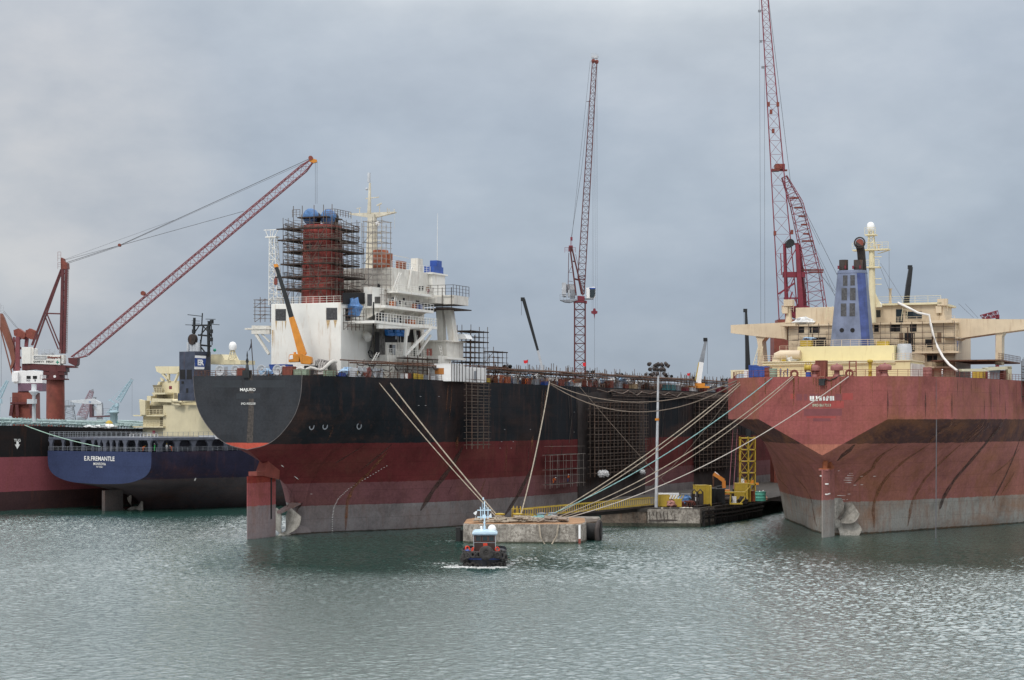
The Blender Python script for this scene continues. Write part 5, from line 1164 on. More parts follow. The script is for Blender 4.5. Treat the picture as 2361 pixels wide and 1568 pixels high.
# ================================================================ cranes standing on the far quays
def crane_thing(label, loc, group=None, cat='crane', name='crane'): return thing(name, label, cat, loc, 0, group)
class CB:
    """builds a crane: picture points at a set distance, meshes stored relative to the crane's base"""
    def __init__(c, label, px, Y, z0=3.5, name='shipyard_crane'):
        p = WF.F(px, 0, s=Y); c.o = Vector((p[0], Y, z0)); c.Y = Y; c.t = thing(name, label, 'crane', c.o)
    def P(c, px, py, dy=0): return Vector(WF.F(px, py, s=c.Y+dy))-c.o
    def part(c, name, m, fn, parent=None, bevel=0):
        mb = MB(); fn(mb); return mb.build(name, m, parent or c.t, bevel)
def z1(zx, zy): return (zx/1.96/1.4545, (500+zy/1.96)/1.4545)
def z9(zx, zy): return (zx/5.808/1.4545, (1130+zy/5.808)/1.4545)
# --- red pillar crane with the long boom
k = CB('red pillar crane with white machinery house and long lattice boom reaching right', 128, 520)
k.part('column', M_oxide, lambda m: m.lathe((0, 0, 0), [(2.6, 0), (2.35, 30), (2.35, (k.P(128, 845)).z)], 20))
k.part('column_gallery', M_red, lambda m: (m.lathe((0, 0, k.P(128, 876).z), [(3.6, 0), (3.6, .3)], 16), m.lathe((0, 0, k.P(128, 876).z), [(2.5, 0), (2.4, 3.6)], 16), m.cbox((0, 0, k.P(0, 858).z), (5.6, 4, 1.6)), m.rail([(-3.6, -2, k.P(128, 876).z), (3.6, -2, k.P(128, 876).z)], 1.2, 1.0)))
k.part('oval_port', M_clean, lambda m: m.lathe(k.P(*z9(1065, 770), -2.7), [(.35, 0), (.35, .1)], 10, (0, 1, 0)))
k.part('slewing_platform', M_red, lambda m: (m.prism([k.P(*z9(x, y), -2.2) for x, y in [(425,515),(600,515),(1280,560),(1285,680),(925,670),(640,630),(430,650)]], (0, 4.4, 0)), m.prism([k.P(*z9(x, y), -1.6) for x, y in [(1170,545),(1400,560),(1460,575),(1480,600),(1280,600)]], (0, 3.2, 0)), m.prism([k.P(*z1(x, y), -1.5) for x, y in [(447,1372),(510,1372),(508,1415),(497,1428),(450,1405)]], (0, 3, 0))), bevel=.05)
hs_ = k.part('machinery_house', M_white, lambda m: (m.prism([k.P(*z9(x, y), -2.4) for x, y in [(600,350),(1175,352),(1170,545),(600,520)]], (0, 4.8, 0)), m.prism([k.P(*z9(x, y), -2.6) for x, y in [(425,205),(600,200),(600,520),(425,525)]], (0, 5, 0)), m.prism([k.P(*z9(x, y), -2.4) for x, y in [(600,200),(655,230),(655,352),(600,352)]], (0, 4.8, 0)), m.prism([k.P(*z9(x, y), -2.0) for x, y in [(1190,350),(1240,350),(1240,520),(1190,520)]], (0, 3, 0))), bevel=.05)
k.part('house_railing', M_lgrey, lambda m: m.rail([k.P(*z9(655, 348), -2.3), k.P(*z9(1170, 348), -2.3)], 1.35, 1.3, .05), hs_)
k.part('lettering', mat('dark_red_letters', (.16, .03, .02)), lambda m: add_text(m, 'Shipyard', k.P(*z9(1053, 402), -2.5), (1,0,0), (0,0,1), 265/8.448*520/4500, 55/8.448*520/4500, .05), hs_)
k.part('lettering', M_bpaint, lambda m: add_text(m, 'SAFETY  FIRST', k.P(*z9(848, 482), -2.5), (1,0,0), (0,0,1), 395/8.448*520/4500, 38/8.448*520/4500, .02), hs_)
def _(m):
    a, b_ = k.P(*z9(662, 430), -2.45), k.P(*z9(898, 372), -2.45)
    for p, q in [((a.x, a.z), (b_.x, a.z)), ((a.x, b_.z), (b_.x, b_.z)), ((a.x, a.z), (a.x, b_.z)), ((b_.x, a.z), (b_.x, b_.z))]: m.bar((p[0], a.y, p[1]), (q[0], a.y, q[1]), .12)
k.part('logo_frame', M_grey, _, hs_)
k.part('lettering', M_lgrey, lambda m: add_text(m, 'Keppel', k.P(*z9(780, 402), -2.5), (1,0,0), (0,0,1), 215/8.448*520/4500, 40/8.448*520/4500, .02), hs_)
def _(m): p = k.P(*z9(1118, 490), -2.5); m.cbox(p, (.22, .05, .9)); m.cbox(p, (.9, .04, .22))
k.part('cross_sign', M_green, _, hs_)
k.part('roof_vent', M_grey, lambda m: [m.lathe(k.P(*z9(x, 345), 0), [(.8, 0), (.6, .5), (.01, .6)], 10) for x in (858, 965, 1000)] and None, hs_)
def tower(m, pts, dy): 
    for a, b_, w_ in pts: m.bar(k.P(*z1(*a), dy), k.P(*z1(*b_), dy), w_)
k.part('a_frame_mast', M_red, lambda m: (tower(m, [((413,790),(400,1345),.75),((437,785),(422,1345),.75)], -1), tower(m, [((413,790),(404,1345),.6),((437,785),(426,1345),.6)], 1), [m.bar(k.P(*z1(413-13*t, 790+555*t), -1), k.P(*z1(437-15*t, 790+555*t), -1), .4) for t in (.05,.15,.25,.33,.4,.5,.58,.68,.77,.86,.95)]) and None)
k.part('back_stay', M_red, lambda m: (tower(m, [((402,790),(213,1290),.42),((410,790),(225,1310),.42),((300,1080),(402,1083),.35),((295,1095),(385,1320),.3),((310,1085),(400,1310),.3)], -1), tower(m, [((402,790),(208,1290),.4)], 1)))
k.part('mast_head', M_oxide, lambda m: (m.prism([k.P(*z1(x, y), -1.4) for x, y in [(398,725),(404,712),(414,718),(418,735),(440,748),(443,785),(400,790)]], (0, 2.8, 0)), m.rail([k.P(*z1(380, 786), -1.5), k.P(*z1(400, 786), -1.5)], 1.6, .8), m.rail([k.P(*z1(380, 738), -1.5), k.P(*z1(400, 738), -1.5)], 2.5, .8)))
k.part('ladder', M_rust, lambda m: ladder(m, k.P(*z1(446, 790), -1.3), k.P(*z1(434, 1340), -1.3), .5))
tip = k.P(722, 368)
k.part('boom', M_pink, lambda m: (m.lattice(k.P(196, 812), k.P(700, 389), 2.0, 2.2, (0,1,0), 34, .125, 2.2, 1.9, .045), m.lattice(k.P(166, 826), k.P(196, 812), .9, 2.0, (0,1,0), 2, .12, .8, 2.2, .05), m.lattice(k.P(700, 389), tip, 2.2, .7, (0,1,0), 2, .12, 1.9, .8, .05)))
k.part('boom_head', M_orange, lambda m: (m.prism([k.P(x, y, -.6) for x, y in [(713,372),(716,362),(722,366),(730,368),(731,373),(722,376)]], (0, 1.2, 0))))
k.part('sheave', M_oxide, lambda m: (m.lathe(k.P(716, 364, -.8), [(.6, 0), (.6, 1.6)], 12, (0, 1, 0)), m.lathe(k.P(329, 676, -.8), [(.6, 0), (.6, 1.6)], 12, (0, 1, 0)), m.lathe(k.P(275, 565, -.5), [(.42, 0), (.42, 1)], 12, (0, 1, 0))) and None)
for p, q, w_ in [((148,600),(275,566),.06),((152,606),(275,566),.09),((155,608),(275,568),.07),((275,566),(714,366),.1),((278,566),(712,371),.05),((277,566),(562,487),.08),((150,598),(400,508),.04)]:
    k.part('pendant_cable', M_cable, lambda m: m.bar(k.P(*p), k.P(*q), w_*1.3))
for x in (727, 731): k.part('hoist_cable', M_cable, lambda m: m.bar(k.P(x, 373), k.P(x, 470), .07))
# --- crane no 9
k = CB('older red crane with purple band house marked No 9 at the left edge', 48, 545)
k.part('portal_base', M_oxide, lambda m: (m.prism([k.P(x, y, -3) for x, y in [(24,1180),(28,905),(80,905),(84,1180)]], (0, 6, 0)), ))
k.part('portal_gallery', M_red, lambda m: (m.prism([k.P(*z9(x, y), -4) for x, y in [(200,1270),(620,1270),(620,1310),(195,1310)]], (0, 8, 0)), m.rail([k.P(*z9(200, 1270), -4), k.P(*z9(350, 1270), -4)], 1.3, 1.2), [m.bar(k.P(*z9(a, 1320), -4), k.P(*z9(b, 1540), -4), .9) for a, b in ((240,210),(330,350),(600,640))]) and None)
k.part('slewing_column', M_oxide, lambda m: m.prism([k.P(*z9(x, y), -2.4) for x, y in [(345,1060),(585,1060),(580,1280),(350,1280)]], (0, 4.8, 0)))
hs_ = k.part('machinery_house', M_clean, lambda m: m.prism([k.P(*z9(x, y), -3) for x, y in [(262,675),(405,655),(650,655),(830,675),(828,900),(262,905)]], (0, 6, 0)), bevel=.05)
k.part('purple_band', mat('dull_purple_paint', (.16, .09, .13), .6), lambda m: m.prism([k.P(*z9(x, y), -3.05) for x, y in [(345,900),(828,905),(822,1055),(350,1058)]], (0, 6, 0)), hs_)
for x in (557, 680): k.part('window', M_dark, lambda m: m.cbox(k.P(*z9(x, 788), -3.02), (1.15, .1, .85)), hs_)
k.part('lettering', M_navy, lambda m: (add_text(m, 'N', k.P(*z9(535, 848), -3.05), (1,0,0), (0,0,1), .48, .62, .03), add_text(m, 'o', k.P(*z9(575, 842), -3.05), (1,0,0), (0,0,1), .35, .35, .03), m.cbox(k.P(*z9(575, 868), -3.05), (.4, .03, .08)), add_text(m, '9', k.P(*z9(683, 850), -3.05), (1,0,0), (0,0,1), .42, .65, .04)), hs_)
M_prp = mat('purple_red_steel', (.19, .05, .06), .6, rust=.4)
k.part('tower', M_prp, lambda m: (m.bar(k.P(*z9(350, 0), -1.5), k.P(*z9(345, 660), -1.5), 1.1), m.bar(k.P(*z9(270, 0), 0), k.P(*z9(275, 660), 0), .5), m.bar(k.P(*z1(182, 1190), 0), k.P(*z1(172, 1300), 0), .9), [m.bar(k.P(*z9(275, y), 0), k.P(*z9(410, y), -1), .3) for y in (40, 235, 420, 600)], [m.bar(k.P(*z9(275, y), 0), k.P(*z9(410, y+170), -1), .25) for y in (50, 240, 430)]) and None)
k.part('tower_head', M_oxide, lambda m: (m.prism([k.P(*z1(x, y), -1.5) for x, y in [(88,1190),(120,1178),(165,1210),(165,1232),(150,1250),(110,1235),(92,1225)]], (0, 3, 0)), m.prism([k.P(*z1(x, y), -1.2) for x, y in [(168,1195),(195,1178),(235,1195),(238,1250),(200,1250),(165,1232)]], (0, 2.4, 0))))
k.part('jib', mat('dull_orange_steel', (.2,.075,.05), .7, rust=.4), lambda m: (m.prism([k.P(*z1(x, y), -.8) for x, y in [(0,1080),(10,1080),(25,1110),(90,1290),(100,1380),(82,1430),(66,1450),(75,1395),(60,1330),(0,1165)]], (0, 1.6, 0)), m.bar(k.P(*z1(0, 1170), 0), k.P(*z1(85, 1500), 0), .3)))
k.part('jib_head', M_lgrey, lambda m: (m.rail([k.P(*z1(0, 1072), 0), k.P(*z1(22, 1072), 0)], 1.8, .8, .05), m.bar(k.P(*z1(5, 1010), 0), k.P(*z1(5, 1075), 0), .12)))
for p, q in [((20,1070),(108,1175)), ((26,1065),(120,1180)), ((8,1160),(8,1560))]: k.part('cable', M_cable, lambda m: m.bar(k.P(*z1(*p)), k.P(*z1(*q)), .07))
k.part('operator_cab', M_clean, lambda m: m.cbox(k.P(*z9(300, 780), -3.4), (1.6, 1.4, 2.6)))
# --- far cranes, haze put into their pale colours
def z4(zx, zy): return ((220+zx/7.87)/1.4545, (1240+zy/7.87)/1.4545)
k = CB('small pale teal crane far away above the teal deck pipes', 265, 760, 3.5, 'harbour_crane')
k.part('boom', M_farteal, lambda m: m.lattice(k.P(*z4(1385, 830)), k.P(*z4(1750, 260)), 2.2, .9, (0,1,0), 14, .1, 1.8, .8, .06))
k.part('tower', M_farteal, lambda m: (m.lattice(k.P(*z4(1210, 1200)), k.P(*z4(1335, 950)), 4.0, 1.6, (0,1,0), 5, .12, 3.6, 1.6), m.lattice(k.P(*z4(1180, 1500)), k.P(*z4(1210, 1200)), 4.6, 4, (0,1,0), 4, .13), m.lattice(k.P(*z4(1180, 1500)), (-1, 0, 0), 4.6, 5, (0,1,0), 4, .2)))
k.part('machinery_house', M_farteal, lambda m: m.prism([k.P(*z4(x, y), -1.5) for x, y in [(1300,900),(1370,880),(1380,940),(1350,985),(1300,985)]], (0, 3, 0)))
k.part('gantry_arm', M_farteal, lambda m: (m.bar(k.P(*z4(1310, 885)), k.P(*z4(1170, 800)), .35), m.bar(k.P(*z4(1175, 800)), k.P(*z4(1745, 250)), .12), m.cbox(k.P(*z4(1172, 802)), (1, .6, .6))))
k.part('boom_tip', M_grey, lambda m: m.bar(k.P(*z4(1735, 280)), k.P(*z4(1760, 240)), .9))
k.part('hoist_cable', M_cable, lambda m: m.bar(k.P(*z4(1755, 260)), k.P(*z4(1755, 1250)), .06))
k = CB('white hose crane with big box girder beyond the pink tanker', 215, 600, 3.5, 'harbour_crane')
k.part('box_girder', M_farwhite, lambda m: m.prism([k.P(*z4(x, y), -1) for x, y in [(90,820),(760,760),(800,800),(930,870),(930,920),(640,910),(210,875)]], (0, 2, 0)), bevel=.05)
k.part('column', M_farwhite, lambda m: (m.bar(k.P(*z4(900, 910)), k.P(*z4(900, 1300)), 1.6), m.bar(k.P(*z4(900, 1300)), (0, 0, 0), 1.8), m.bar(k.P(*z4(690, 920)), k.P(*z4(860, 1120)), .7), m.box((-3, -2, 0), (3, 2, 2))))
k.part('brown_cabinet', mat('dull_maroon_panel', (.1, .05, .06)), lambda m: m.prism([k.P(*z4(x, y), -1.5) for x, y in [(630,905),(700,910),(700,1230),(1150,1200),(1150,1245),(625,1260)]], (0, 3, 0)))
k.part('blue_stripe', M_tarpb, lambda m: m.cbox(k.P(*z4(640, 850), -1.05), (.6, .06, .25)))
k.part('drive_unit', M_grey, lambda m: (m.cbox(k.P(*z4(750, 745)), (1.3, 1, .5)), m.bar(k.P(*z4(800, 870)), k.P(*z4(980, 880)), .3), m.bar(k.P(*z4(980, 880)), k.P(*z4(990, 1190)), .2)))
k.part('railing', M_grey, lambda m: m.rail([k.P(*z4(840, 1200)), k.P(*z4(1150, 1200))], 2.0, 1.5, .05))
k = CB('purple grey lattice mast leaning beyond the white box girder', 195, 660, 3.5, 'harbour_crane')
k.part('mast', mat('mauve_steel_with_haze', (.25, .17, .2)), lambda m: (m.lattice(k.P(*z4(430, 1250)), k.P(*z4(560, 905)), 3, 2.2, (0,1,0), 8, .09), m.lattice(k.P(*z4(560, 905)), k.P(*z4(690, 560)), 2.2, 1.2, (0,1,0), 7, .08)))  # mauve tone carries the distance haze in its colour
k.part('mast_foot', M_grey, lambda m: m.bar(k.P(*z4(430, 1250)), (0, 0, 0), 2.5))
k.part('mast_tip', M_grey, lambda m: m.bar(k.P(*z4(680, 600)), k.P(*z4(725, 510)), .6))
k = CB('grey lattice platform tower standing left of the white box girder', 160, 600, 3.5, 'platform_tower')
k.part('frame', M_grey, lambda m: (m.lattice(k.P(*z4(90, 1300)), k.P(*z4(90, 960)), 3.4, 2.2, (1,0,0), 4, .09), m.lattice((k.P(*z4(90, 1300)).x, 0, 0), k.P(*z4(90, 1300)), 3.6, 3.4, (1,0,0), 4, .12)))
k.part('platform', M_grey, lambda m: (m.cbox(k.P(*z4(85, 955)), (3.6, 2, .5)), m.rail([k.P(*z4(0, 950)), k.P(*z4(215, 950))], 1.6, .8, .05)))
k.t['category'] = 'tower'
for px, py, x2, y2, lab in [(0, 905, 10, 874, 'tiny pale teal crane jib at the far left edge of the picture'),]:
    k = CB(lab, -4, 800, 3.5, 'harbour_crane'); k.part('jib', M_farteal, lambda m: (m.lattice(k.P(-2, 915), k.P(17, 878), 1.6, .8, (0,1,0), 7, .12), m.bar(k.P(-2, 915), k.P(-4, 970), 1.0), m.bar(k.P(-4, 970), (0, 0, 0), 1.4)))
    k.part('machinery_house', M_farteal, lambda m: m.cbox(k.P(-3, 925), (2.5, 2, 2)))
# --- tower crane in the middle
def z5(zx, zy): return ((1800+zx/1.3633)/1.4545, (150+zy/1.3633)/1.4545)
def z6(zx, zy): return ((1850+zx/5.225)/1.4545, (780+zy/5.225)/1.4545)
k = CB('slim red tower crane with near vertical luffing boom behind the black ship', 1337, 500, 3.5, 'tower_crane')
k.part('lattice_mast', M_red, lambda m: m.lattice((0, 0, 0), k.P(1337, 694), 2.7, 2.7, (1,0,0), 22, .14, rb=.065))
k.part('slewing_ring', M_crim, lambda m: (m.prism([k.P(*z6(x, y), -1.4) for x, y in [(380,1190),(620,1195),(620,1240),(595,1245),(560,1225),(430,1225),(395,1245)]], (0, 2.8, 0)), m.prism([k.P(*z6(x, y), -1.2) for x, y in [(455,1105),(580,1115),(575,1190),(455,1190)]], (0, 2.4, 0))), bevel=.04)
k.part('a_frame', M_red, lambda m: [m.bar(k.P(*z6(*a), d), k.P(*z6(*b), d), w_) for a, b, w_, d in [((320,250),(430,1100),.38,-1),((350,250),(550,1100),.38,-1),((320,250),(430,1100),.38,1),((350,250),(550,1100),.38,1),((395,810),(470,830),.4,0),((300,360),(285,1100),.16,0),((420,380),(480,640),.1,0),((310,700),(360,700),.1,0),((300,850),(370,860),.1,0),((300,700),(365,560),.1,0),((370,500),(400,510),.3,0)]] and None)
k.part('frame_head', M_crim, lambda m: (m.cbox(k.P(*z6(335, 280)), (1.0, 2, 1.4)), m.cbox(k.P(*z6(347, 110)), (.55, .5, .9)), m.bar(k.P(*z6(325, 240)), k.P(*z6(335, 140)), .1), m.bar(k.P(*z6(352, 240)), k.P(*z6(352, 140)), .1), m.rail([k.P(*z6(230, 350), -1), k.P(*z6(420, 350), -1)], 1.3, .8, .04)))
k.part('counterweight', M_lgrey, lambda m: (m.cbox(k.P(*z6(215, 1000)), (1.0, 3, 3.4)), m.cbox(k.P(*z6(300, 980), .8), (3, .3, 2.2)), [m.cbox(k.P(*z6(x, 1070)), (.42, 2, 1.8)) for x in (215, 240, 300)]) and None)
k.part('machinery_deck', M_grey, lambda m: (m.prism([k.P(*z6(x, y), -1.6) for x, y in [(150,1180),(440,1165),(440,1190),(320,1225),(230,1215)]], (0, 3.2, 0)), m.rail([k.P(*z6(145, 1180), -1.6), k.P(*z6(440, 1170), -1.6)], 1.4, .9, .04), m.cbox(k.P(*z6(370, 1080)), (1.2, 2, 2.2))))
cb = k.part('operator_cab', M_clean, lambda m: m.prism([k.P(*z6(x, y), -.9) for x, y in [(605,970),(740,950),(768,960),(765,1130),(740,1155),(612,1150)]], (0, 1.8, 0)), bevel=.05)
k.part('window', M_glass, lambda m: m.prism([k.P(*z6(x, y), -.95) for x, y in [(668,990),(765,990),(760,1110),(735,1145),(668,1140)]], (0, .05, 0)), cb)
k.part('blue_visor', M_blue, lambda m: m.prism([k.P(*z6(x, y), -.96) for x, y in [(660,965),(768,968),(768,990),(660,988)]], (0, .06, 0)), cb)
k.part('cab_bracket', M_grey, lambda m: m.prism([k.P(*z6(x, y), -.9) for x, y in [(560,1150),(745,1150),(735,1168),(575,1172)]], (0, 1.8, 0)))
k.part('boom', M_red, lambda m: (m.lattice(k.P(*z6(525, 760)), k.P(1371, 142), 1.55, 1.2, (0,1,0), 34, .1, 1.9, 1.15, .038), m.lattice(k.P(*z6(545, 1080)), k.P(*z6(525, 760)), .7, 1.55, (0,1,0), 5, .12, .7, 1.9, .06)))
k.part('boom_head', M_lgrey, lambda m: (m.prism([k.P(x, y, -.5) for x, y in [(1364,128),(1379,128),(1378,134),(1364,133)]], (0, 1, 0)), m.rail([k.P(1364, 131), k.P(1379, 134)], .9, .6, .05)))
k.part('tip_sheave', M_oxide, lambda m: (m.lathe(k.P(1368, 140, -.5), [(.5, 0), (.5, 1)], 10, (0, 1, 0)), m.lathe(k.P(1376, 142, -.5), [(.5, 0), (.5, 1)], 10, (0, 1, 0))) and None)
k.part('boom_spur', M_red, lambda m: m.bar(k.P(1352, 234), k.P(1362, 234), .12))
for p, q, w_ in [((1317,550),(1340,400),.07), ((1340,400),(1358,232),.06), ((1318,552),(1361,140),.05)]: k.part('pendant_cable', M_cable, lambda m: m.bar(k.P(*p), k.P(*q), w_*1.3))
for x0, x1 in [(1377,1377), (1375,1373), (1372,1368), (1369,1365)]: k.part('hoist_cable', M_cable, lambda m: m.bar(k.P(x0, 145), k.P(x1, 712), .035))
k.part('hook_block', M_crim, lambda m: (m.prism([k.P(*z6(x, y), -.4) for x, y in [(695,1375),(725,1370),(730,1335),(750,1325),(770,1335),(775,1370),(803,1375),(803,1415),(760,1430),(735,1430),(695,1412)]], (0, .8, 0)), m.bar(k.P(*z6(748, 1430)), k.P(*z6(750, 1510)), .3, .3, .08, .08)))
k.part('lifting_line', M_cable, lambda m: m.bar(k.P(*z6(750, 1510)), k.P(1371, 868), .05))
# --- giant lattice crane on the right
def z7(zx, zy): return ((2450+zx/1.4)/1.4545, (zy/1.4)/1.4545)
k = CB('giant crimson lattice crane towering out of the top of the picture', 1822, 540, 3.5, 'heavy_lift_crane')
k.part('main_boom', M_crim, lambda m: (m.lattice(k.P(*z7(228, 1510)), k.P(*z7(213, 1100)), 2.6, 10.5, (1,0,0), 6, .22, 3, 3, .1) if False else None, [m.bar(k.P(*z7(*a), d), k.P(*z7(*b), d), .27) for d in (-1.6, 1.6) for a, b in [((228,1505),(190,800)),((190,800),(143,-40)),((318,1500),(250,800)),((250,800),(172,-40))]],
   [(lambda xa, xb, ya, yb, d: (m.bar(k.P(*z7(xa(ya), ya), d), k.P(*z7(xb(yb), yb), d), .085), m.bar(k.P(*z7(xb(ya), ya), d), k.P(*z7(xa(yb), yb), d), .085), m.bar(k.P(*z7(xa(yb), yb), d), k.P(*z7(xb(yb), yb), d), .085)))(lambda y: 143+(y+40)*(190-143)/840 if y < 800 else 190+(y-800)*38/705, lambda y: 172+(y+40)*(250-172)/840 if y < 800 else 250+(y-800)*68/700, y0_, y1_, d) for d in (-1.6, 1.6) for y0_, y1_ in (lambda L: list(zip(L[:-1], L[1:])))([-40, -5, 30, 62, 95, 128, 160, 195, 232, 270, 310, 350, 395, 440, 490, 540, 600, 660, 725, 800, 870, 945, 1020, 1100, 1190, 1290, 1400, 1500])],
   ) and None)
k.part('boom_knuckle', M_oxide, lambda m: (m.cbox(k.P(*z7(230, 785)), (2.6, 3, 1.5)), m.cbox(k.P(*z7(210, 800)), (2.2, 3, .5))))
k.part('lamp_bracket', M_grey, lambda m: [(m.bar(k.P(*z7(x, y)), k.P(*z7(x-22, y)), .14), m.cbox(k.P(*z7(x-24, y+4)), (.8, .5, .6))) for x, y in ((160,48),(166,190),(176,312))] and None)
for x, y in ((178,490),(222,490),(190,525),(208,1095),(288,1090),(200,615)): k.part('boom_fitting', M_oxide, lambda m: m.cbox(k.P(*z7(x, y), -1.5), (.7, .7, 1.2)))
def lat2(m, A, B, wa, wb, n, r=.1): m.lattice(A, B, wa, wb, (0,1,0), n, r, wa, wb, r*.5)
k.part('rear_mast', M_crim, lambda m: (lat2(m, k.P(*z7(410, 1500)), k.P(*z7(385, 1280)), 5, 4, 5), lat2(m, k.P(*z7(385, 1280)), k.P(*z7(310, 960)), 4, 3.2, 8), lat2(m, k.P(*z7(310, 960)), k.P(*z7(252, 830)), 3.2, 1.4, 5)))
for x, y, w_ in ((300,930,2.4),(318,975,2.2),(335,1015,1.8),(345,1055,1.6),(355,1098,1.6),(362,1132,3.2),(385,1268,6),(400,1278,4),(240,800,3)): k.part('mast_gallery', M_oxide, lambda m: m.cbox(k.P(*z7(x, y)), (w_, 1.2, .4)))
for a, b, w_, w2, d in [((312,1148),(333,1500),.9,1.5,-2),((322,1148),(350,1500),.8,1.2,2),((250,1145),(262,1500),.45,.7,-2),((257,1145),(270,1500),.4,.6,2),((250,1148),(320,1145),.5,.5,0),((245,1290),(350,1290),1.5,1.5,-1),((225,1380),(300,1330),.5,.5,-2),((250,1400),(340,1400),.4,.4,-2),((290,1370),(260,1460),.35,.35,-2),((262,1250),(312,1160),.25,.25,-2),((235,1190),(240,1290),.25,.25,-2),((240,1440),(350,1440),.4,.4,-2),((300,1400),(340,1490),.25,.25,-2),((300,1300),(260,1390),.25,.25,-2)]: k.part('portal_leg', M_crim, lambda m: m.bar(k.P(*z7(*a), d), k.P(*z7(*b), d), w_, w_, w2, w2))
k.part('winch_drum', M_crim, lambda m: (m.lathe(k.P(*z7(350, 1470), -2), [(2.1, 0), (2.1, 3)], 16, (.3, 1, 0)), m.lathe(k.P(*z7(312, 1465), -1), [(1.8, 0), (1.8, 2)], 16, (0, 1, 0))) and None)
k.part('crane_base', M_oxide, lambda m: (m.prism([k.P(*z7(x, y), -3) for x, y in [(222,1500),(340,1500),(340,1530),(222,1530)]], (0, 6, 0)), m.box((-5, -4, 0), (3.5, 4, k.P(0, 752).z)), ))
k.part('head_sheave', M_bpaint, lambda m: m.lathe(k.P(*z7(282, 1140), -2.3), [(1.1, 0), (1.1, 4.6)], 14, (0, 1, 0)))
for p, q, w_ in [((135,-10),(142,1520),.05),((159,320),(161,1520),.05),((178,-10),(283,870),.07),((330,950),(500,1290),.07),((340,990),(420,1150),.05),((380,1140),(490,1390),.06),((383,1135),(498,1370),.05),((420,1280),(500,1400),.05),((408,1275),(490,1370),.05)]: k.part('cable', M_cable, lambda m: m.bar(k.P(*z7(*p)), k.P(*z7(*q)), w_*1.4))
# --- telescopic mobile cranes
def z8(zx, zy): return ((600+zx/1.96)/1.4545, (480+zy/1.96)/1.4545)
def ship_crane(label, fr, base_px, s, body=M_orange):
    p = fr.F(*base_px, s=s); o = fr.W(p); return thing('mobile_crane', label, 'crane', (o.x, o.y, o.z), 0), o
t, o = ship_crane('yellow mobile crane with black telescopic boom leaning left before the white casing', fm, (697, 846), 15.5)
Yc = o.y; Q = lambda x, y, d=0: Vector(WF.F(x, y, s=Yc+d))-o
one('lower_boom', M_orange, t, lambda m: m.bar(Q(*z8(815, 1395)), Q(*z8(740, 1145)), 1.5, 1.5, .95, .95))
one('boom_section', M_bpaint, t, lambda m: (m.bar(Q(*z8(742, 1150)), Q(*z8(700, 1000)), .85, .85, .75, .75), m.bar(Q(*z8(700, 1000)), Q(*z8(640, 815)), .72, .72, .6, .6)))
one('boom_head', M_orange, t, lambda m: m.prism([Q(*z8(x, y), -.3) for x, y in [(622,795),(648,795),(655,815),(638,825),(625,812)]], (0, .6, 0)))
one('hook_block', M_oxide, t, lambda m: (m.bar(Q(*z8(628, 810)), Q(*z8(637, 900)), .07), m.cbox(Q(*z8(637, 910)), (.6, .5, 1.1)), m.bar(Q(*z8(637, 920)), Q(*z8(637, 935)), .25)))
cabp = one('cab', M_orange, t, lambda m: m.prism([Q(*z8(x, y), -1.1) for x, y in [(722,1400),(728,1388),(775,1385),(790,1400),(790,1438),(720,1440)]], (0, 2.2, 0)), .05)
one('window', M_clean, cabp, lambda m: m.prism([Q(*z8(x, y), -1.14) for x, y in [(728,1395),(748,1392),(750,1418),(724,1422)]], (0, .05, 0)))
one('turntable', M_orange, t, lambda m: (m.prism([Q(*z8(x, y), -1.2) for x, y in [(790,1405),(800,1380),(835,1395),(872,1405),(874,1445),(862,1455),(800,1450)]], (0, 2.4, 0)), m.bar(Q(*z8(780, 1430)), Q(*z8(820, 1340)), .5), m.lathe(Q(*z8(762, 1392)), [(.25, -.3), (.25, .5)], 8)), .05)
one('chassis', M_bpaint, t, lambda m: (m.box((-2.6, -1.2, -1.2), (2.9, 1.4, -.1)), [m.lathe((x, -1.3, -1.1), [(.55, 0), (.55, .3)], 12, (0, 1, 0)) for x in (-2, -.7, 1.2, 2.3)]) and None)
def far_crane(label, Y, pts, cols, extra=None, zb=3.5):
    p = WF.F(pts[0][0], 0, s=Y); o = Vector((p[0], Y, zb)); t = thing('mobile_crane', label, 'crane', o); q = lambda x, y: Vector(WF.F(x, y, s=Y))-o
    for i in range(len(pts)-1): one('boom_section' if i else 'lower_boom', cols[i], t, lambda m: m.bar(q(*pts[i][:2]), q(*pts[i+1][:2]), pts[i][2]*1.2, None, pts[i+1][2]*1.15, pts[i+1][2]*1.15))
    b0 = q(*pts[0][:2]); one('carrier', M_orange, t, lambda m: (m.cbox((b0.x+.3, 0, .9), (2.6, 2.2, .9)), m.box((b0.x-2.6, -1.2, .1), (b0.x+2.8, 1.2, .6)))); one('cab', M_clean, t, lambda m: m.cbox((b0.x-1.6, -.4, 1.1), (1.1, 1.5, 1.1))); one('boom_foot', cols[0], t, lambda m: m.bar((b0.x+.2, 0, 1), b0, pts[0][2]*1.25))
    h = q(*pts[-1][:2]); one('boom_head', M_bpaint, t, lambda m: m.cbox((h.x-.2, 0, h.z), (1.0, .8, .9))); one('hoist_cable', M_cable, t, lambda m: m.bar((h.x-.5, 0, h.z), (h.x-.5, 0, h.z-4), .08))
    return t, q
M_yb = mat('amber_paint', (.6, .35, .05))
far_crane('mobile crane with thin black boom slanting up left of the red tower crane', 490, [(1251,852,.5), (1240,808,.5), (1207,690,.75)], [M_lgrey, M_bpaint], zb=29)
t, q2_ = far_crane('yellow and white mobile crane near the right end of the black deck', 505, [(1610,882,1.1), (1617,835,1.0), (1628,783,.5)], [M_clean, M_grey], zb=29)
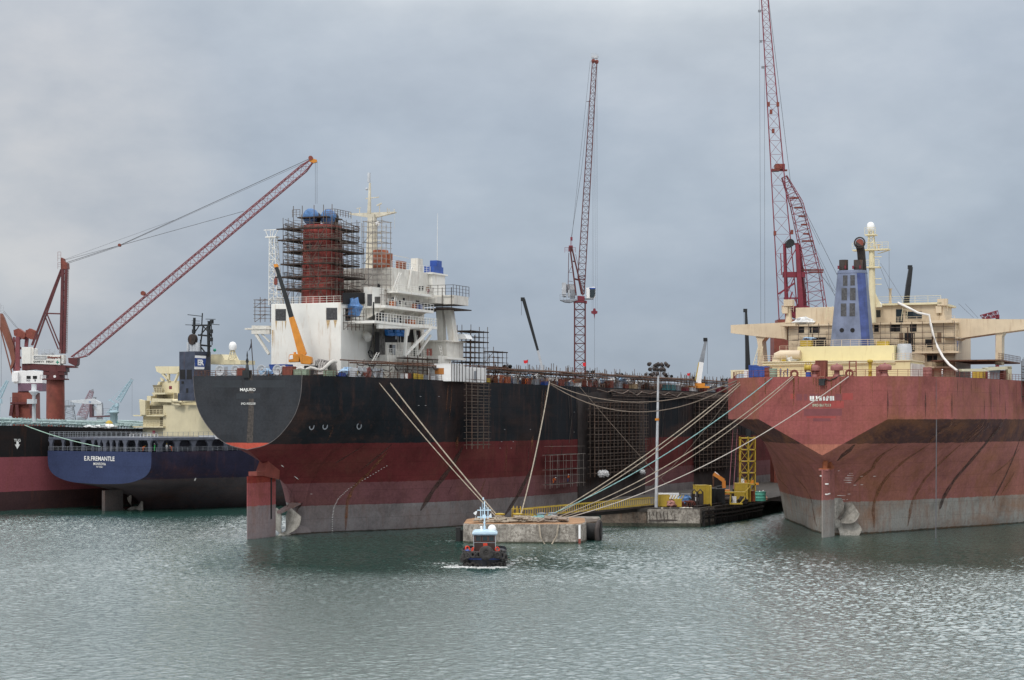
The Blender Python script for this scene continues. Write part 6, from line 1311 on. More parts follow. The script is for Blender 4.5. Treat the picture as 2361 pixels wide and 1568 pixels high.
one('luffing_cylinder', M_yellow, t, lambda m: m.bar(q2_(1606, 878), q2_(1614, 836), .8)); one('lifting_line', M_cable, t, lambda m: m.bar(q2_(1631, 782), q2_(1631, 862), .07))
far_crane('dark mobile crane boom rising beside the mast of the red ship', 470, [(2090,694,1.0), (2094,660,.95), (2100,616,.75)], [M_bpaint, M_bpaint], zb=29)
far_crane('thin dark crane boom standing left of the cream bridge wing', 520, [(1724,838,1.0), (1722,780,.8), (1720,716,.45)], [M_bpaint, M_bpaint], zb=3.5)
k = CB('distant crimson lattice jib tip over the right bridge wing', 2290, 560, 3.5, 'harbour_crane')
k.part('jib', M_crim, lambda m: (m.lattice(k.P(2262, 732), k.P(2300, 724), 1.2, 1.8, (0,1,0), 6, .14), m.bar(k.P(2300, 726), (1, 0, 0), .9)))
k.part('cable', M_cable, lambda m: (m.bar(k.P(2225, 700), k.P(2255, 733), .06), m.bar(k.P(2210, 700), k.P(2245, 733), .06)))
# ================================================================ quay, dolphin, gangway
def wp(px, Y, z=0): p = WF.F(px, 0, s=Y); return (p[0], Y, z)
ZQ = 3.6
qx = lambda px, Y: wp(px, Y)[0]
q_poly = [(17, 383), (36.8, 381.5), (54, 423), (64, 452), (104, 545), (130, 640), (112, 640), (57.5, 516), (22.5, 434)]
qt = thing('pier', 'long stained concrete pier between the black ship and the red ship', 'pier', (30, 384, 0))
rq = lambda pts, z: [(x-30, y-384, z) for x, y in pts]
one('pier_deck', mat('oily_pier_deck', (.05, .045, .04), .8, var=.5, sc=.6), qt, lambda m: m.prism(rq(q_poly, 2.9), (0, 0, .7)))
one('concrete_wall', M_conc, qt, lambda m: m.prism([(x-30, y-384, -1) for x, y in [(26.5, 381.9), (36.7, 381.2), (40.5, 390), (30, 391)]], (0, 0, 4.4)), .05)
one('tide_band', mat('dark_weed_band', (.05, .05, .035), .7, var=.5, sc=2), qt, lambda m: m.prism([(x-30, y-384, -1) for x, y in [(17.4, 383.55), (26.45, 382.5), (26.4, 381.8), (36.8, 381.1), (40.6, 390), (19, 391)]], (0, 0, 1.7)))
one('brown_wall', M_concd, qt, lambda m: m.prism([(x-30, y-384, -1) for x, y in [(17.5, 383.6), (26.4, 382.6), (28, 391), (19, 391)]], (0, 0, 4.0)))
def _(m):
    for i in range(12):
        t = i/11; x, y = 37.3+(53.6-37.3)*t, 383+(422.6-383)*t; m.box((x-30-.5, y-384-.5, -2), (x-30+.5, y-384+.5, 2.9))
one('pile', M_pier, qt, _); 
for ob in qt.children:
    if ob.name.startswith('pile'): ob['kind'] = 'stuff'
def _(m):
    m.prism([(x-30, y-384, .2) for x, y in [(38, 385), (53, 422.6), (52, 425), (36.5, 388)]], (0, 0, 2.6))
    for z, o in ((3.0, .35), (2.2, .5), (1.5, .3)): m.tube([(36.9-30+o, 382-384, z), (45.5-30+o, 402.5-384, z-.2), (54-30+o, 423-384, z)], .2, 6)
one('fender_beam', M_pier, qt, _)
def _(m):
    rd = random.Random(5)
    for i in range(10):
        t = rd.uniform(.05, .9); x, y = 37.2+(53.6-37.2)*t-30+.5, 382.5+(422.6-382.5)*t-384; d = rd.uniform(.8, 3)
        m.tube([(x, y, 3.5), (x+.2, y+.5, 3.4-d*.7), (x+.6, y+1.5, 3.4-d), (x+.9, y+2.6, 3.4-d*.6), (x+1, y+3, 3.4)], .06, 5)
one('hanging_hose', M_hose, qt, _)
def _(m):
    rd = random.Random(8)
    for i in range(14): m.tube([(26.8+i*.7-30, 381.6-384, 3.0), (26.8+i*.7+.2-30, 381.5-384, rd.uniform(.8, 2.2))], .06, 4)
    m.box((26.7-30, 381.5-384, 1.15), (33-30, 381.75-384, 1.4))
one('wall_stain', mat('soot_stain', (.06, .05, .045), .9), qt, _)
one('edge_rubble', mat('pale_rubble', (.5, .47, .42), .9), qt, lambda m: [m.blob((x-30, 382.2-384, 3.6), r, .5, i) for i, (x, r) in enumerate([(29.4, .25), (33.1, .3), (33.7, .45), (34.4, .4), (35.1, .35), (31, .2)])] and None)
one('pier_pipe', M_hose, qt, lambda m: [m.tube([(37-30-o, 383-384+o, 3.9), (46-30-o, 404-384+o, 3.85+.1*sin(o)), (53.4-30-o, 423-384+o, 3.9)], .16, 6) for o in (.6, 1.1, 1.7, 2.4)] and None)
# dolphin
dt = thing('mooring_dolphin', 'weathered concrete mooring platform with rope heaps behind the tugboat', 'platform', (0, 338, 0))
D = lambda px, Y, z=0: (wp(px, Y)[0], Y-338, z)
dp = [D(1068, 332.5, -1.5), D(1085, 330.8, -1.5), D(1327, 330.2, -1.5), D(1344, 332.5, -1.5), D(1352, 337, -1.5), D(1350, 350, -1.5), D(1300, 353, -1.5), D(1100, 352, -1.5), D(1075, 346, -1.5)]
one('concrete_block', M_conc, dt, lambda m: m.prism(dp, (0, 0, 4.75)), .12)
M_tide = mat('dark_tide_band', (.05, .052, .035), .7, var=.5, sc=2)
one('tide_band', M_tide, dt, lambda m: m.prism([(x*1.004, (y+1)*1.004-1, -1.2) for x, y, z in dp], (0, 0, 1.5)))
M_otop = mat('rust_tinted_concrete', (.38, .22, .12), .9, var=.3, stain=.5)
one('top_slab', M_otop, dt, lambda m: m.prism([(x*.985, (y)*.97, 3.25) for x, y, z in dp], (0, 0, .08)))
one('side_extension', M_concd, dt, lambda m: m.prism([D(1345, 339, -1), D(1378, 341, -1), D(1378, 350, -1), D(1344, 350, -1)], (0, 0, 4.2)))
one('striped_marker', M_clean, dt, lambda m: (m.cbox((D(1336, 331.2)[0], -7.1, 1.9), (.35, .12, 2.4)), ))
one('striped_marker', M_oxide, dt, lambda m: (m.cbox((D(1336, 331.2)[0], -7.15, .2), (.38, .14, 1.1)), ))
def _(m):
    a = D(1345, 340, 1.2); m.lathe((a[0], a[1], 1.5), [(1.55, 0), (1.45, 1.5), (1.45, 2.8), (1.8, 3.2)], 18, (1, -.15, 0)); 
one('fender', M_black, dt, _)
def _(m):
    a = D(1380, 339, 1.3); m.lathe((a[0]-.3, a[1], 1.3), [(2.0, 0), (2.3, .25), (2.2, .6), (.3, .7)], 12, (1, -.25, 0))
one('fender_plate', M_hose, dt, _)
def _(m):
    a = D(1058, 336, 0); m.box((a[0]-.5, a[1]-1, -1), (a[0]+.3, a[1]+2, 2.4)); m.box((a[0]+.3, a[1]-.6, .2), (a[0]+1.4, a[1]+1.6, 1.9))
one('fender', M_black, dt, _)
def _(m): m.tube([D(1243, 330, 3.3), D(1246, 329.7, 1.2), D(1256, 329.6, -.2)[:2]+(-.1,), D(1264, 329.6, -.2)[:2]+(-.35,), D(1272, 329.6)[:2]+(-.1,), D(1284, 329.7, 1.3), D(1288, 330, 3.3)], .15, 6)
one('hanging_loop', M_rope, dt, _)
for i, (px, Y, lab, m_) in enumerate([(1153, 341, 'yellow topped bollard wrapped in tan rope at the left of the concrete platform', M_rope), (1195, 341, 'bollard wrapped in thick tan rope near the middle of the concrete platform', M_rope), (1249, 343, 'bollard wrapped in teal rope on the concrete platform', M_ropet), (1274, 344, 'bollard wrapped in grey rope at the right of the concrete platform', M_lgrey)]):
    p = wp(px, Y, 3.33); b = thing('bollard', lab, 'bollard', p, 0, 'bollards on the concrete platform')
    one('post', M_yellow if i < 2 else M_grey, b, lambda m: m.lathe((0, 0, 0), [(.55, 0), (.5, .9), (.85, 1.0), (.9, 1.2), (.3, 1.3)], 14))
    for j in range(3): one('rope_turn', m_, b, lambda m: m.torus((0, 0, .2+.27*j), .75+.12*(j == 0), .17, (.1*(j-1), .05, 1), 16, 6))
def heap(label, px0, px1, Y, n, mm, seed):
    rd = random.Random(seed); p = wp((px0+px1)/2, Y, 3.3); t = thing('rope_heap', label, 'rope', p); m = MB(); W = (px1-px0)*Y/FPX/2
    for i in range(n):
        cx = rd.uniform(-W, W); cy = rd.uniform(-2.2, 2.2); r = rd.uniform(.35, .8); h = .15+.85*rd.random()*(1-abs(cx)/W*.5); pts = []
        for a in range(9): al = a*2*pi/8+i; pts.append((cx+r*cos(al)*rd.uniform(.7, 1.3), cy+r*sin(al)*rd.uniform(.7, 1.2), h+rd.uniform(-.12, .15)))
        m.tube(pts, .14, 5)
    m.build('coils', mm, t)
heap('long heap of tangled tan rope along the front edge of the concrete platform', 1165, 1245, 336, 60, M_rope, 1)
heap('flat spread of tan rope near the left end of the concrete platform', 1100, 1165, 334.5, 26, M_rope, 2)
heap('low heap of brownish rope right of the teal bollard', 1240, 1305, 336, 40, mat('grey_brown_rope', (.28, .23, .19), .9), 3)
heap('small heap of teal rope at the foot of the teal bollard', 1232, 1262, 341, 16, M_ropet, 4)
# yellow railings
for a, b_, Y, lab in [(1181, 1194, 347, 'short yellow handrail at the foot of the gangway, left side'), (1206, 1229, 344, 'short yellow handrail at the foot of the gangway, right side')]:
    p = wp(a, Y, 3.3); q = wp(b_, Y, 3.3); t = thing('handrail', lab, 'railing', p); L = q[0]-p[0]
    one('rail_frame', M_yellow, t, lambda m: (m.tube([(0, 0, 0), (0, 0, 1.9), (L, 0, 1.9), (L, 0, 0)], .1, 6), m.bar((0, 0, 1), (L, 0, 1), .12)))
A = Vector(wp(1192, 347, 3.5)); B = Vector(wp(1505, 388, 4.0)); gt = thing('gangway', 'long yellow railed gangway from the concrete platform to the pier', 'gangway', A); v = B-A; sd_ = Vector((v.y, -v.x, 0)).normalized()*.75
one('walkway', M_hose, gt, lambda m: m.prism([sd_, v+sd_, v-sd_, -sd_], (0, 0, -.35)))
for s_ in (1, -1):
    m = MB(); n_ = 62
    for j in range(n_+1): a = v*(j/n_)+sd_*s_; m.bar(a, a+Vector((0, 0, 1.5)), .09)
    m.bar(sd_*s_+Vector((0, 0, 1.5)), v+sd_*s_+Vector((0, 0, 1.5)), .13); m.bar(sd_*s_+Vector((0, 0, .15)), v+sd_*s_+Vector((0, 0, .15)), .13); m.build('railing', M_yellow, gt)
one('support_beam', M_pier, gt, lambda m: m.bar(Vector((0, 0, -.6)), v+Vector((0, 0, -.7)), .5, .7))
one('end_gate', M_yellow, gt, lambda m: (m.bar((0, 0, 0), (0, 0, 2.1), .16), m.bar(sd_, sd_+Vector((0, 0, 2.1)), .16), m.bar(-sd_, -sd_+Vector((0, 0, 2.1)), .16)))
t = thing('concrete_cap', 'small concrete pile cap carrying the gangway behind the platform fender', 'platform', wp(1325, 357, 0))
one('cap', M_conc, t, lambda m: (m.prism([(-4, -3, 1.9), (4, -3, 1.9), (4.6, -3, 2.4), (4.6, -3, 3.1), (-4.6, -3, 3.1), (-4.6, -3, 2.6)], (0, 6, 0)), ), .06)
one('pile', M_pier, t, lambda m: [m.lathe((x, y, -2), [(.5, 0), (.5, 4)], 10) for x in (-2.5, 2.5) for y in (-1.8, 1.8)] and None)
# ================================================================ mooring ropes
def rope(label, A, B, r, sag, mm=None, group=None):
    A = Vector(A); B = Vector(B); m = MB(); pts = []
    for i in range(25): t = i/24; pts.append((B-A)*t-Vector((0, 0, sag*4*t*(1-t))))
    m.tube(pts, r, 6); o = m.build('mooring_rope', mm or M_rope); o.location = A; tag(o, label, 'rope', group)
DW = lambda px, py, Y: Vector(WF.F(px, py, s=Y))
def onM(px, py, n): return fm.W(fm.F(px, py, n=n))
def onR(px, py, s): return fr.W(fr.F(px, py, s=s))
G = 'mooring ropes leading to the concrete platform'
rope('tan mooring rope from black ship to platform, left one of a pair', onM(862, 868, 14.2), DW(1148, 1196, 340), .09, .5, None, G)
rope('thick tan mooring rope from black ship to platform, right one of a pair', onM(888, 868, 14.8), DW(1151, 1194, 340.5), .12, .4, None, G)
rope('steep tan mooring rope dropping past a dark rub mark on the black hull', onM(1267, 880, 22.4), DW(1200, 1190, 341), .12, 1.5, None, G)
rope('upper tan rope of the pair rising to the left corner of the red ship', DW(1262, 1193, 343), onR(1713, 876, 6), .09, 1.2, None, G)
rope('lower tan rope of the pair rising to the left corner of the red ship', DW(1266, 1196, 343), onR(1717, 878, 6), .085, 1.6, None, G)
rope('teal grey mooring rope rising to the red transom left of the name', DW(1252, 1194, 343), onR(1781, 871, 0), .09, 2.0, M_ropet, G)
rope('pale upper rope of the pair rising to the round fairlead on the red transom', DW(1275, 1196, 344), onR(1828, 867, -.2), .09, 2.6, M_rope, G)
rope('thin lower rope of the pair rising to the round fairlead on the red transom', DW(1277, 1198, 344), onR(1830, 870, -.2), .07, 3.4, M_rope, G)
rope('lowest pale mooring rope crossing in front of the red ship name', DW(1280, 1201, 344), onR(1957, 868, -.2), .085, 3.2, mat('pale_rope', (.46, .42, .38), .85), G)
rope('upper dark rope drooping along the far black deck edge', onM(1270, 884, 22.6), onR(1700, 877, 7), .1, 4, mat('brown_rope', (.2, .16, .13), .85))
rope('lower dark rope drooping along the far black deck edge', onM(1272, 888, 22.6), onR(1702, 881, 7), .1, 5.6, MATS['brown_rope'])
rope('thin brown rope slanting down across the large hull scaffold', onM(1335, 890, 23.6), DW(1540, 1120, 430), .06, .4, MATS['brown_rope'])
rope('thin brown rope rising from the pier to the red ship corner', DW(1480, 1140, 400), onR(1700, 890, 6), .05, 1.5, MATS['brown_rope'])
rope('thin green mooring line from the pink tanker to the navy ship stern', ft.W(ft.F(*zD(185, 618), n=0)), fe.W(fe.F(*zD(755, 780), s=.1)), .1, .5, mat('pale_green_rope', (.3, .45, .38)))
# ================================================================ floodlight mast
p = wp(1513, 386, 3.6); t = thing('floodlight_mast', 'tall grey floodlight mast with a crown of dark round lamps on the pier', 'light mast', p)
Q = lambda x, y: Vector(WF.F(x, y, s=386))-Vector(p); Z = lambda zx, zy: Q((2000+zx/2.528)/1.4545, (1180+zy/2.528)/1.4545)
topz = Z(524, 170).z
one('pole', M_lgrey, t, lambda m: m.tube([(0, 0, 0), (.2, 0, topz*.5), (.42, 0, topz)], .36, 10, .2))
one('warning_band', M_orange, t, lambda m: m.tube([(.17, 0, Z(517, 582).z), (.17, 0, Z(517, 563).z)], .42, 10))
def _(m):
    a, b_ = Z(465, 165), Z(590, 168); m.bar(a, b_, .18); m.bar(Z(465, 122), Z(600, 125), .16)
    for x in (465, 480, 505, 524, 545, 575, 590): m.bar(Z(x, 170), Z(x, 120), .1)
    m.bar(Z(465, 165), Z(470, 190), .1); m.bar(Z(590, 168), Z(580, 190), .1); m.bar(Z(524, 170), Z(524, 110), .15)
one('crossarm', M_grey, t, _)
for i, (zx, zy, ax) in enumerate([(450,103,(-.5,-1,-.3)),(457,147,(-.3,-1,-.2)),(478,190,(-.6,-.6,-.5)),(490,145,(.3,1,-.5)),(518,188,(.1,1,-.8)),(516,148,(0,-1,-.9)),(548,148,(-.1,-1,-.1)),(572,150,(.4,.8,-.6)),(580,190,(.7,-.6,-.6)),(605,118,(.8,-.4,-.5)),(592,105,(.4,.6,-.5)),(525,108,(.1,.9,-.5)),(500,115,(-.4,.8,-.4)),(556,110,(.3,.8,-.5))]):
    one('lamp', M_hose, t, lambda m: m.lathe(Z(zx, zy), [(.15, -.55), (.3, -.5), (.36, 0), (.42, .3), (.01, .25)], 10, ax))
# ================================================================ tug
TY = 277.0; tp = WF.F(1115.5, 1306, s=TY); tug = thing('tugboat', 'small tugboat ringed with black tyres and a pale blue wheelhouse roof', 'boat', (tp[0], TY, 0))
def zT(zx, zy): return ((1500+zx/5.808)/1.4545, (1660+zy/5.808)/1.4545)
U = lambda zx, zy, dy=0: Vector(WF.F(*zT(zx, zy), s=TY+dy))-Vector((tp[0], TY, 0))
M_tughull = mat('tug_black_blue', (.012, .02, .075), .5, var=.4, rust=.3); M_maroon = mat('maroon_wheelhouse', (.055, .028, .024), .5, var=.3)
rows = []
for s, b, zb_ in [(0, .25, -.6), (.5, 1.5, -.8), (1.2, 2.4, -.9), (2.4, 3.0, -1), (5, 3.25, -1), (10, 3.2, -1), (14, 2.9, -1), (15, 2.4, -1)]:
    rows.append([(-b*1.0, s, 2.1), (-b*.95, s, 1.2), (-b*.8, s, .3), (-b*.7, s, zb_), (b*.7, s, zb_), (b*.8, s, .3), (b*.95, s, 1.2), (b*1.0, s, 2.1)])
one('blue_band', mat('royal_blue_band', (.02, .05, .2), .5, var=.3), tug, lambda m: m.grid([[(-b[3][0]*-1*1.0-(.03 if 1 else 0), b[0][1]-.04, .95), (-abs(b[0][0])*.9-.03, b[0][1]-.04, 1.25)] for b in rows[:4]]+[], False)) if False else None
one('hull', mat('tug_black_hull', (.012, .013, .02), .55, var=.4), tug, lambda m: (m.grid(rows, True), m.add(rows[0], [tuple(range(8))]), m.add(rows[-1], [tuple(range(8))[::-1]]), m.grid([[(-b[0][0]*-1*.97, b[0][1], 1.75), (b[7][0]*.97, b[0][1], 1.75)] for b in rows], False)))
def outline(t):      # plan outline, t in 0..1 from port quarter round the bow to starboard quarter
    a = pi*t; return (-3.15*cos(a), 3.2-3.3*sin(a) if sin(a) > .0 else 3.2)
M_tyre = mat('worn_tyre', (.04, .037, .036), .8, var=.4, sc=3, spec=.3)
tyres = [(305,1225,92,-1.0),(345,1190,88,-.75),(402,1178,72,-.55),(497,1165,72,-.4),(615,1165,72,-.15),(875,1168,68,.2),(970,1172,74,.35),(1060,1185,84,.6),(1125,1215,92,1.0),(280,1235,80,-1.3),(335,1120,50,-.9),(1050,1110,50,.8),(440,1175,55,-.5),(560,1180,50,-.2),(920,1180,50,.3),(1010,1180,62,.45)]
def tyre(cx, cy, rpx, tilt, dy):
    c = U(cx, cy, dy); r = rpx/5.808/1.4545*TY/FPX
    m = MB(); m.torus(c, r*.68, r*.32, (sin(tilt), -cos(tilt), .1), 16, 8); m.build('tyre', M_tyre, tug)
def dyy(cx):
    x = U(cx, 1165).x/3.25; x = max(-1, min(1, x)); return 3.0-3.1*sqrt(max(0, 1-x*x))-.1
for cx, cy, r, tl in tyres: tyre(cx, cy, r, tl*1.2, dyy(cx))
for cx, cy, r, tl in [(335,1375,66,-.9),(400,1378,66,-.6),(500,1372,72,-.3),(600,1388,58,-.1),(735,1345,95,0),(860,1372,66,.2),(940,1372,66,.4),(1010,1360,70,.5),(1070,1360,76,.8),(1115,1350,72,1.1),(365,1335,60,-.8),(450,1385,50,-.4),(660,1395,50,0),(810,1390,50,.1)]: tyre(cx, cy, r, tl*1.2, dyy(cx)+.45)
one('blue_band', mat('royal_blue_band', (.02, .05, .22), .5, var=.3), tug, lambda m: [m.grid([[(sg*b_*.96, s_-.05, 1.05), (sg*b_*.985, s_-.05, 1.5)] for s_, b_ in ((0, .3), (.5, 1.5), (1.2, 2.42), (2.4, 3.0), (4, 3.2))], False) for sg in (1, -1)] and None)
c = U(758, 1130, -.55); one('bow_fender', M_tyre, tug, lambda m: (m.torus(c, .62, .42, (0, -1, .1), 20, 10), m.lathe(c, [(.45, -.25), (.45, .2), (.2, .25)], 14, (0, -1, 0)), m.torus(c+Vector((0, -.25, 0)), .2, .09, (0, -1, 0), 12, 6)))
H = lambda pts, dy, th: ([U(x, y, dy) for x, y in pts], (0, th, 0))
wh = one('wheelhouse', M_maroon, tug, lambda m: m.prism(*H([(512,780),(930,780),(938,930),(942,1090),(520,1095),(518,930)], 3.0, 4.2)), .06)
for P in [[(548,795),(655,795),(655,905),(548,905)],[(683,800),(785,800),(785,905),(683,905)],[(806,800),(915,800),(918,905),(806,905)]]:
    one('window', M_glass, wh, lambda m: m.prism(*H(P, 2.94, .08))); 
    x0, x1, y0, y1 = P[0][0], P[1][0], P[0][1], P[2][1]
    one('window_frame', mat('brown_frame', (.12,.06,.05)), wh, lambda m: [m.bar(U(a, b, 2.93), U(c_, d, 2.93), .07) for a, b, c_, d in ((x0,y0,x1,y0),(x0,y1,x1,y1),(x0,y0,x0,y1),(x1,y0,x1,y1))] and None)
one('window', M_glass, wh, lambda m: m.box((U(930, 800).x+.02, 3.5, U(0, 905).z), (U(936, 800).x+.03, 6.5, U(0, 800).z)))
one('trim', M_lgrey, wh, lambda m: (m.bar(U(512, 785, 2.95), U(518, 1050, 2.95), .08), m.bar(U(935, 785, 2.95), U(940, 1050, 2.95), .08), m.bar(U(520, 925, 2.95), U(940, 930, 2.95), .05)))
M_sky = mat('pale_blue_paint', (.5, .66, .78), .4, var=.06)
one('roof', M_sky, tug, lambda m: (m.prism(*H([(475,765),(500,725),(530,708),(700,700),(930,708),(960,735),(980,765)], 2.5, 5.2)), m.prism(*H([(485,766),(975,766),(960,784),(500,784)], 2.6, 5.0))), .08)
def _(m):
    for a, b_, w_ in [((725,700),(725,125),.17),((582,297),(855,294),.14),((582,430),(865,427),.14),((645,235),(655,475),.12),((793,240),(793,470),.12),((682,150),(684,430),.05),((765,190),(765,270),.04),((722,700),(725,600),.3)]: m.bar(U(*a, 5), U(*b_, 5), w_)
    m.cbox(U(700, 72, 5), (.2, .2, .35)); m.cbox(U(722, 262, 5), (.28, .25, .2)); m.cbox(U(720, 395, 5), (.28, .25, .2)); m.cbox(U(722, 540, 5), (.28, .25, .2)); m.cbox(U(720, 420, 5), (.5, .3, .5))
one('mast', M_sky, tug, _)
one('searchlight', M_clean, tug, lambda m: m.lathe(U(872, 658, 4), [(.55, -.1), (.6, 0), (.4, .15), (.01, .22)], 18, (0, -1, 0)))
one('horn', M_clean, tug, lambda m: (m.bar(U(668, 700, 4), U(665, 635, 4), .3), m.ball(U(662, 625, 4), .18)))
def flag(m, pts, dy): m.prism([U(x, y, dy) for x, y in pts], (0, .03, 0))
one('pennant', M_tarpw, tug, lambda m: (flag(m, [(505,352),(560,312),(582,322),(570,375),(545,390),(520,370)], 5), m.bar(U(578, 310, 5), U(540, 470, 5), .04)))
one('stern_pennant', M_tarpw, tug, lambda m: (flag(m, [(812,400),(855,350),(868,440),(830,440)], 5), ))
one('lifebuoy', mat('lifebuoy_red', (.6, .05, .02), .5), tug, lambda m: (m.torus(U(395, 1045, 3), .32, .12, (.6, -1, .3), 14, 6), ))
one('lifebuoy', MATS['lifebuoy_red'], tug, lambda m: (m.torus(U(975, 1060, 3), .3, .12, (.6, -1, .3), 14, 6), ))
one('towing_bitt', MATS['lifebuoy_red'], tug, lambda m: (m.bar(U(675, 1018, .6), U(808, 1018, .6), .14), m.bar(U(715, 960, .6), U(715, 1040, .6), .14), m.bar(U(765, 960, .6), U(765, 1040, .6), .14), m.cbox(U(740, 975, .7), (.6, .3, .5)), m.bar(U(505, 1020, 2.4), U(480, 1095, 2.4), .3), m.bar(U(640, 1092, .8), U(580, 1115, .5), .12)))
one('blue_bundle', M_blue, tug, lambda m: m.blob(U(390, 1105, 2.5), .42, .7, 3))
one('bulwark_rail', M_hose, tug, lambda m: m.tube([(outline(t)[0], outline(t)[1], 2.2) for t in [i/16 for i in range(17)]], .09, 5))
# bow wave and wake foam
M_foam = streak_mat('white_foam', (.82, .85, .85), .25, .95)
def foam(name, label, path, w0, w1, hmax, seed, dens=9):
    rd = random.Random(seed); m = MB(); n = len(path)
    for i in range(n-1):
        a, b_ = Vector(path[i]), Vector(path[i+1]); L = (b_-a).length; d = (b_-a).normalized(); x = Vector((-d.y, d.x, 0)); wd = w0+(w1-w0)*i/max(1, n-2)
        for k_ in range(int(L*dens)):
            c = a+d*rd.uniform(0, L)+x*rd.gauss(0, wd*.4); r = rd.uniform(.04, .2)*(1-.5*i/n); c.z = .0
            m.blob(c, r*1.6, hmax/r*rd.uniform(.2, .6)*.5, rd.random(), 7, .35)
    o = m.build(name, M_foam); tag(o, label, 'foam', kind='stuff'); return o
X0 = tp[0]
foam('bow_foam', 'white bow wave foam curling round the front of the tugboat', [(X0-5.5, TY+.9, 0), (X0-3.3, TY-.1, 0), (X0-1.5, TY-.7, 0), (X0, TY-1.0, 0), (X0+1.6, TY-.7, 0), (X0+3.3, TY+.1, 0)], 1.3, 1.3, .3, 1, 26)
foam('wake_foam', 'thin white wake foam spreading behind the tugboat to the right', [(X0+3.4, TY+2, 0), (X0+4.2, TY+9, 0), (X0+7, TY+20, 0)], .8, 2.5, .035, 2, 5)
foam('wake_foam', 'thin white wake foam beside the left flank of the tugboat', [(X0-3.6, TY+1, 0), (X0-4.5, TY+5, 0), (X0-6, TY+9, 0)], .8, 2.0, .05, 3, 6)
# ================================================================ people
def person_meshes(pose):
    """one continuous body (skin modifier applied) + clothes are painted by height; returns mesh data"""
    J = {'stand': [(0,0,.95),(0,0,1.2),(0,0,1.42),(0,0,1.55),(0,-.02,1.68),(.1,0,.9),(.11,-.02,.5),(.11,.02,.08),(.11,-.14,.04),(-.1,0,.9),(-.11,-.02,.5),(-.11,.02,.08),(-.11,-.14,.04),(.19,0,1.4),(.25,.02,1.13),(.26,-.08,.88),(-.19,0,1.4),(-.25,.02,1.13),(-.26,-.08,.88)],
         'reach': [(0,0,.95),(0,-.03,1.2),(0,-.07,1.42),(0,-.1,1.55),(0,-.14,1.67),(.1,0,.9),(.13,-.1,.5),(.12,.0,.08),(.12,-.16,.04),(-.1,0,.9),(-.13,.05,.5),(-.14,.14,.08),(-.14,.0,.04),(.19,-.07,1.4),(.26,-.28,1.3),(.22,-.52,1.36),(-.19,-.07,1.4),(-.25,-.22,1.18),(-.2,-.45,1.12)],
         'bend': [(0,.1,.9),(0,-.08,1.06),(0,-.26,1.16),(0,-.36,1.18),(0,-.48,1.2),(.1,.1,.86),(.12,-.04,.48),(.12,.06,.08),(.12,-.1,.04),(-.1,.1,.86),(-.12,-.02,.48),(-.12,.1,.08),(-.12,-.06,.04),(.18,-.26,1.13),(.22,-.36,.86),(.17,-.48,.64),(-.18,-.26,1.13),(-.22,-.34,.86),(-.17,-.46,.64)]}[pose]
    E = [(0,1),(1,2),(2,3),(3,4),(0,5),(5,6),(6,7),(7,8),(0,9),(9,10),(10,11),(11,12),(2,13),(13,14),(14,15),(2,16),(16,17),(17,18)]
    Rr = [.15,.15,.17,.06,.11,.1,.075,.05,.045,.1,.075,.05,.045,.075,.05,.035,.075,.05,.035]
    me = bpy.data.meshes.new('p'); me.from_pydata(J, E, []); me.update(); ob = bpy.data.objects.new('p', me); C.objects.link(ob)
    md = ob.modifiers.new('skin', 'SKIN'); 
    for i, v in enumerate(me.skin_vertices[0].data): v.radius = (Rr[i], Rr[i]*.85); v.use_root = (i == 0)
    ss = ob.modifiers.new('sub', 'SUBSURF'); ss.levels = 1; ss.render_levels = 1
    dg = bpy.context.evaluated_depsgraph_get(); out_ = bpy.data.meshes.new_from_object(ob.evaluated_get(dg)); bpy.data.objects.remove(ob)
    return out_, J
POSES = {}
for ps in ('stand', 'reach', 'bend'): POSES[ps] = person_meshes(ps)
M_helm = {'white': M_clean, 'yellow': M_yellow, 'orange': M_orange, 'blue': M_blue}
CL = {'orange': mat('orange_overall', (.75, .16, .03), .8), 'white': mat('white_overall', (.62, .62, .62), .8), 'blue': mat('navy_overall', (.04, .08, .2), .8), 'grey': mat('grey_overall', (.22, .24, .27), .8), 'green': mat('green_overall', (.05, .5, .12), .8), 'lightblue': mat('light_blue_shirt', (.3, .45, .65), .8), 'brown': mat('brown_overall', (.2, .12, .08), .8), 'red': mat('red_overall', (.5, .04, .03), .8)}
PM = {}
def person(label, loc, rz, pose, shirt, trousers, helmet, group=None):
    key = (pose, shirt, trousers)
    if key not in PM:
        src, J = POSES[pose]; me = src.copy(); me.materials.clear()
        for m_ in (CL[trousers], CL[shirt], M_skin, M_bpaint): me.materials.append(m_)
        hd = Vector(J[4]); hip = J[0][2]; hands = [Vector(J[15]), Vector(J[18])]; feet = [Vector(J[8]), Vector(J[12]), Vector(J[7]), Vector(J[11])]
        for p in me.polygons:
            c = p.center
            p.material_index = 2 if (c-hd).length < .17 or min((c-h).length for h in hands) < .07 else (3 if c.z < .13 else (0 if c.z < hip-.02 and abs(c.x) < .24 and not (pose == 'bend' and c.y < -.2) else 1))
            p.use_smooth = True
        PM[key] = me
    t = thing('person', label, 'person', loc, rz, group); b = bpy.data.objects.new('body', PM[key]); C.objects.link(b); b.parent = t
    h = POSES[pose][1][4]
    hk = ('h', pose, helmet)
    if hk not in PM:
        m = MB(); m.lathe((h[0], h[1], h[2]+.03), [(.17, 0), (.135, .01), (.13, .06), (.09, .12), (.01, .14)], 12); o = m.build('helmet', M_helm[helmet], t); PM[hk] = o.data
    else: o = bpy.data.objects.new('helmet', PM[hk]); C.objects.link(o); o.parent = t
    return t
def pM(px, py, n): return onM(px, py, n)
def zS(zx, zy): return ((2450+zx/5.247)/1.4545, (1200+zy/5.247)/1.4545)
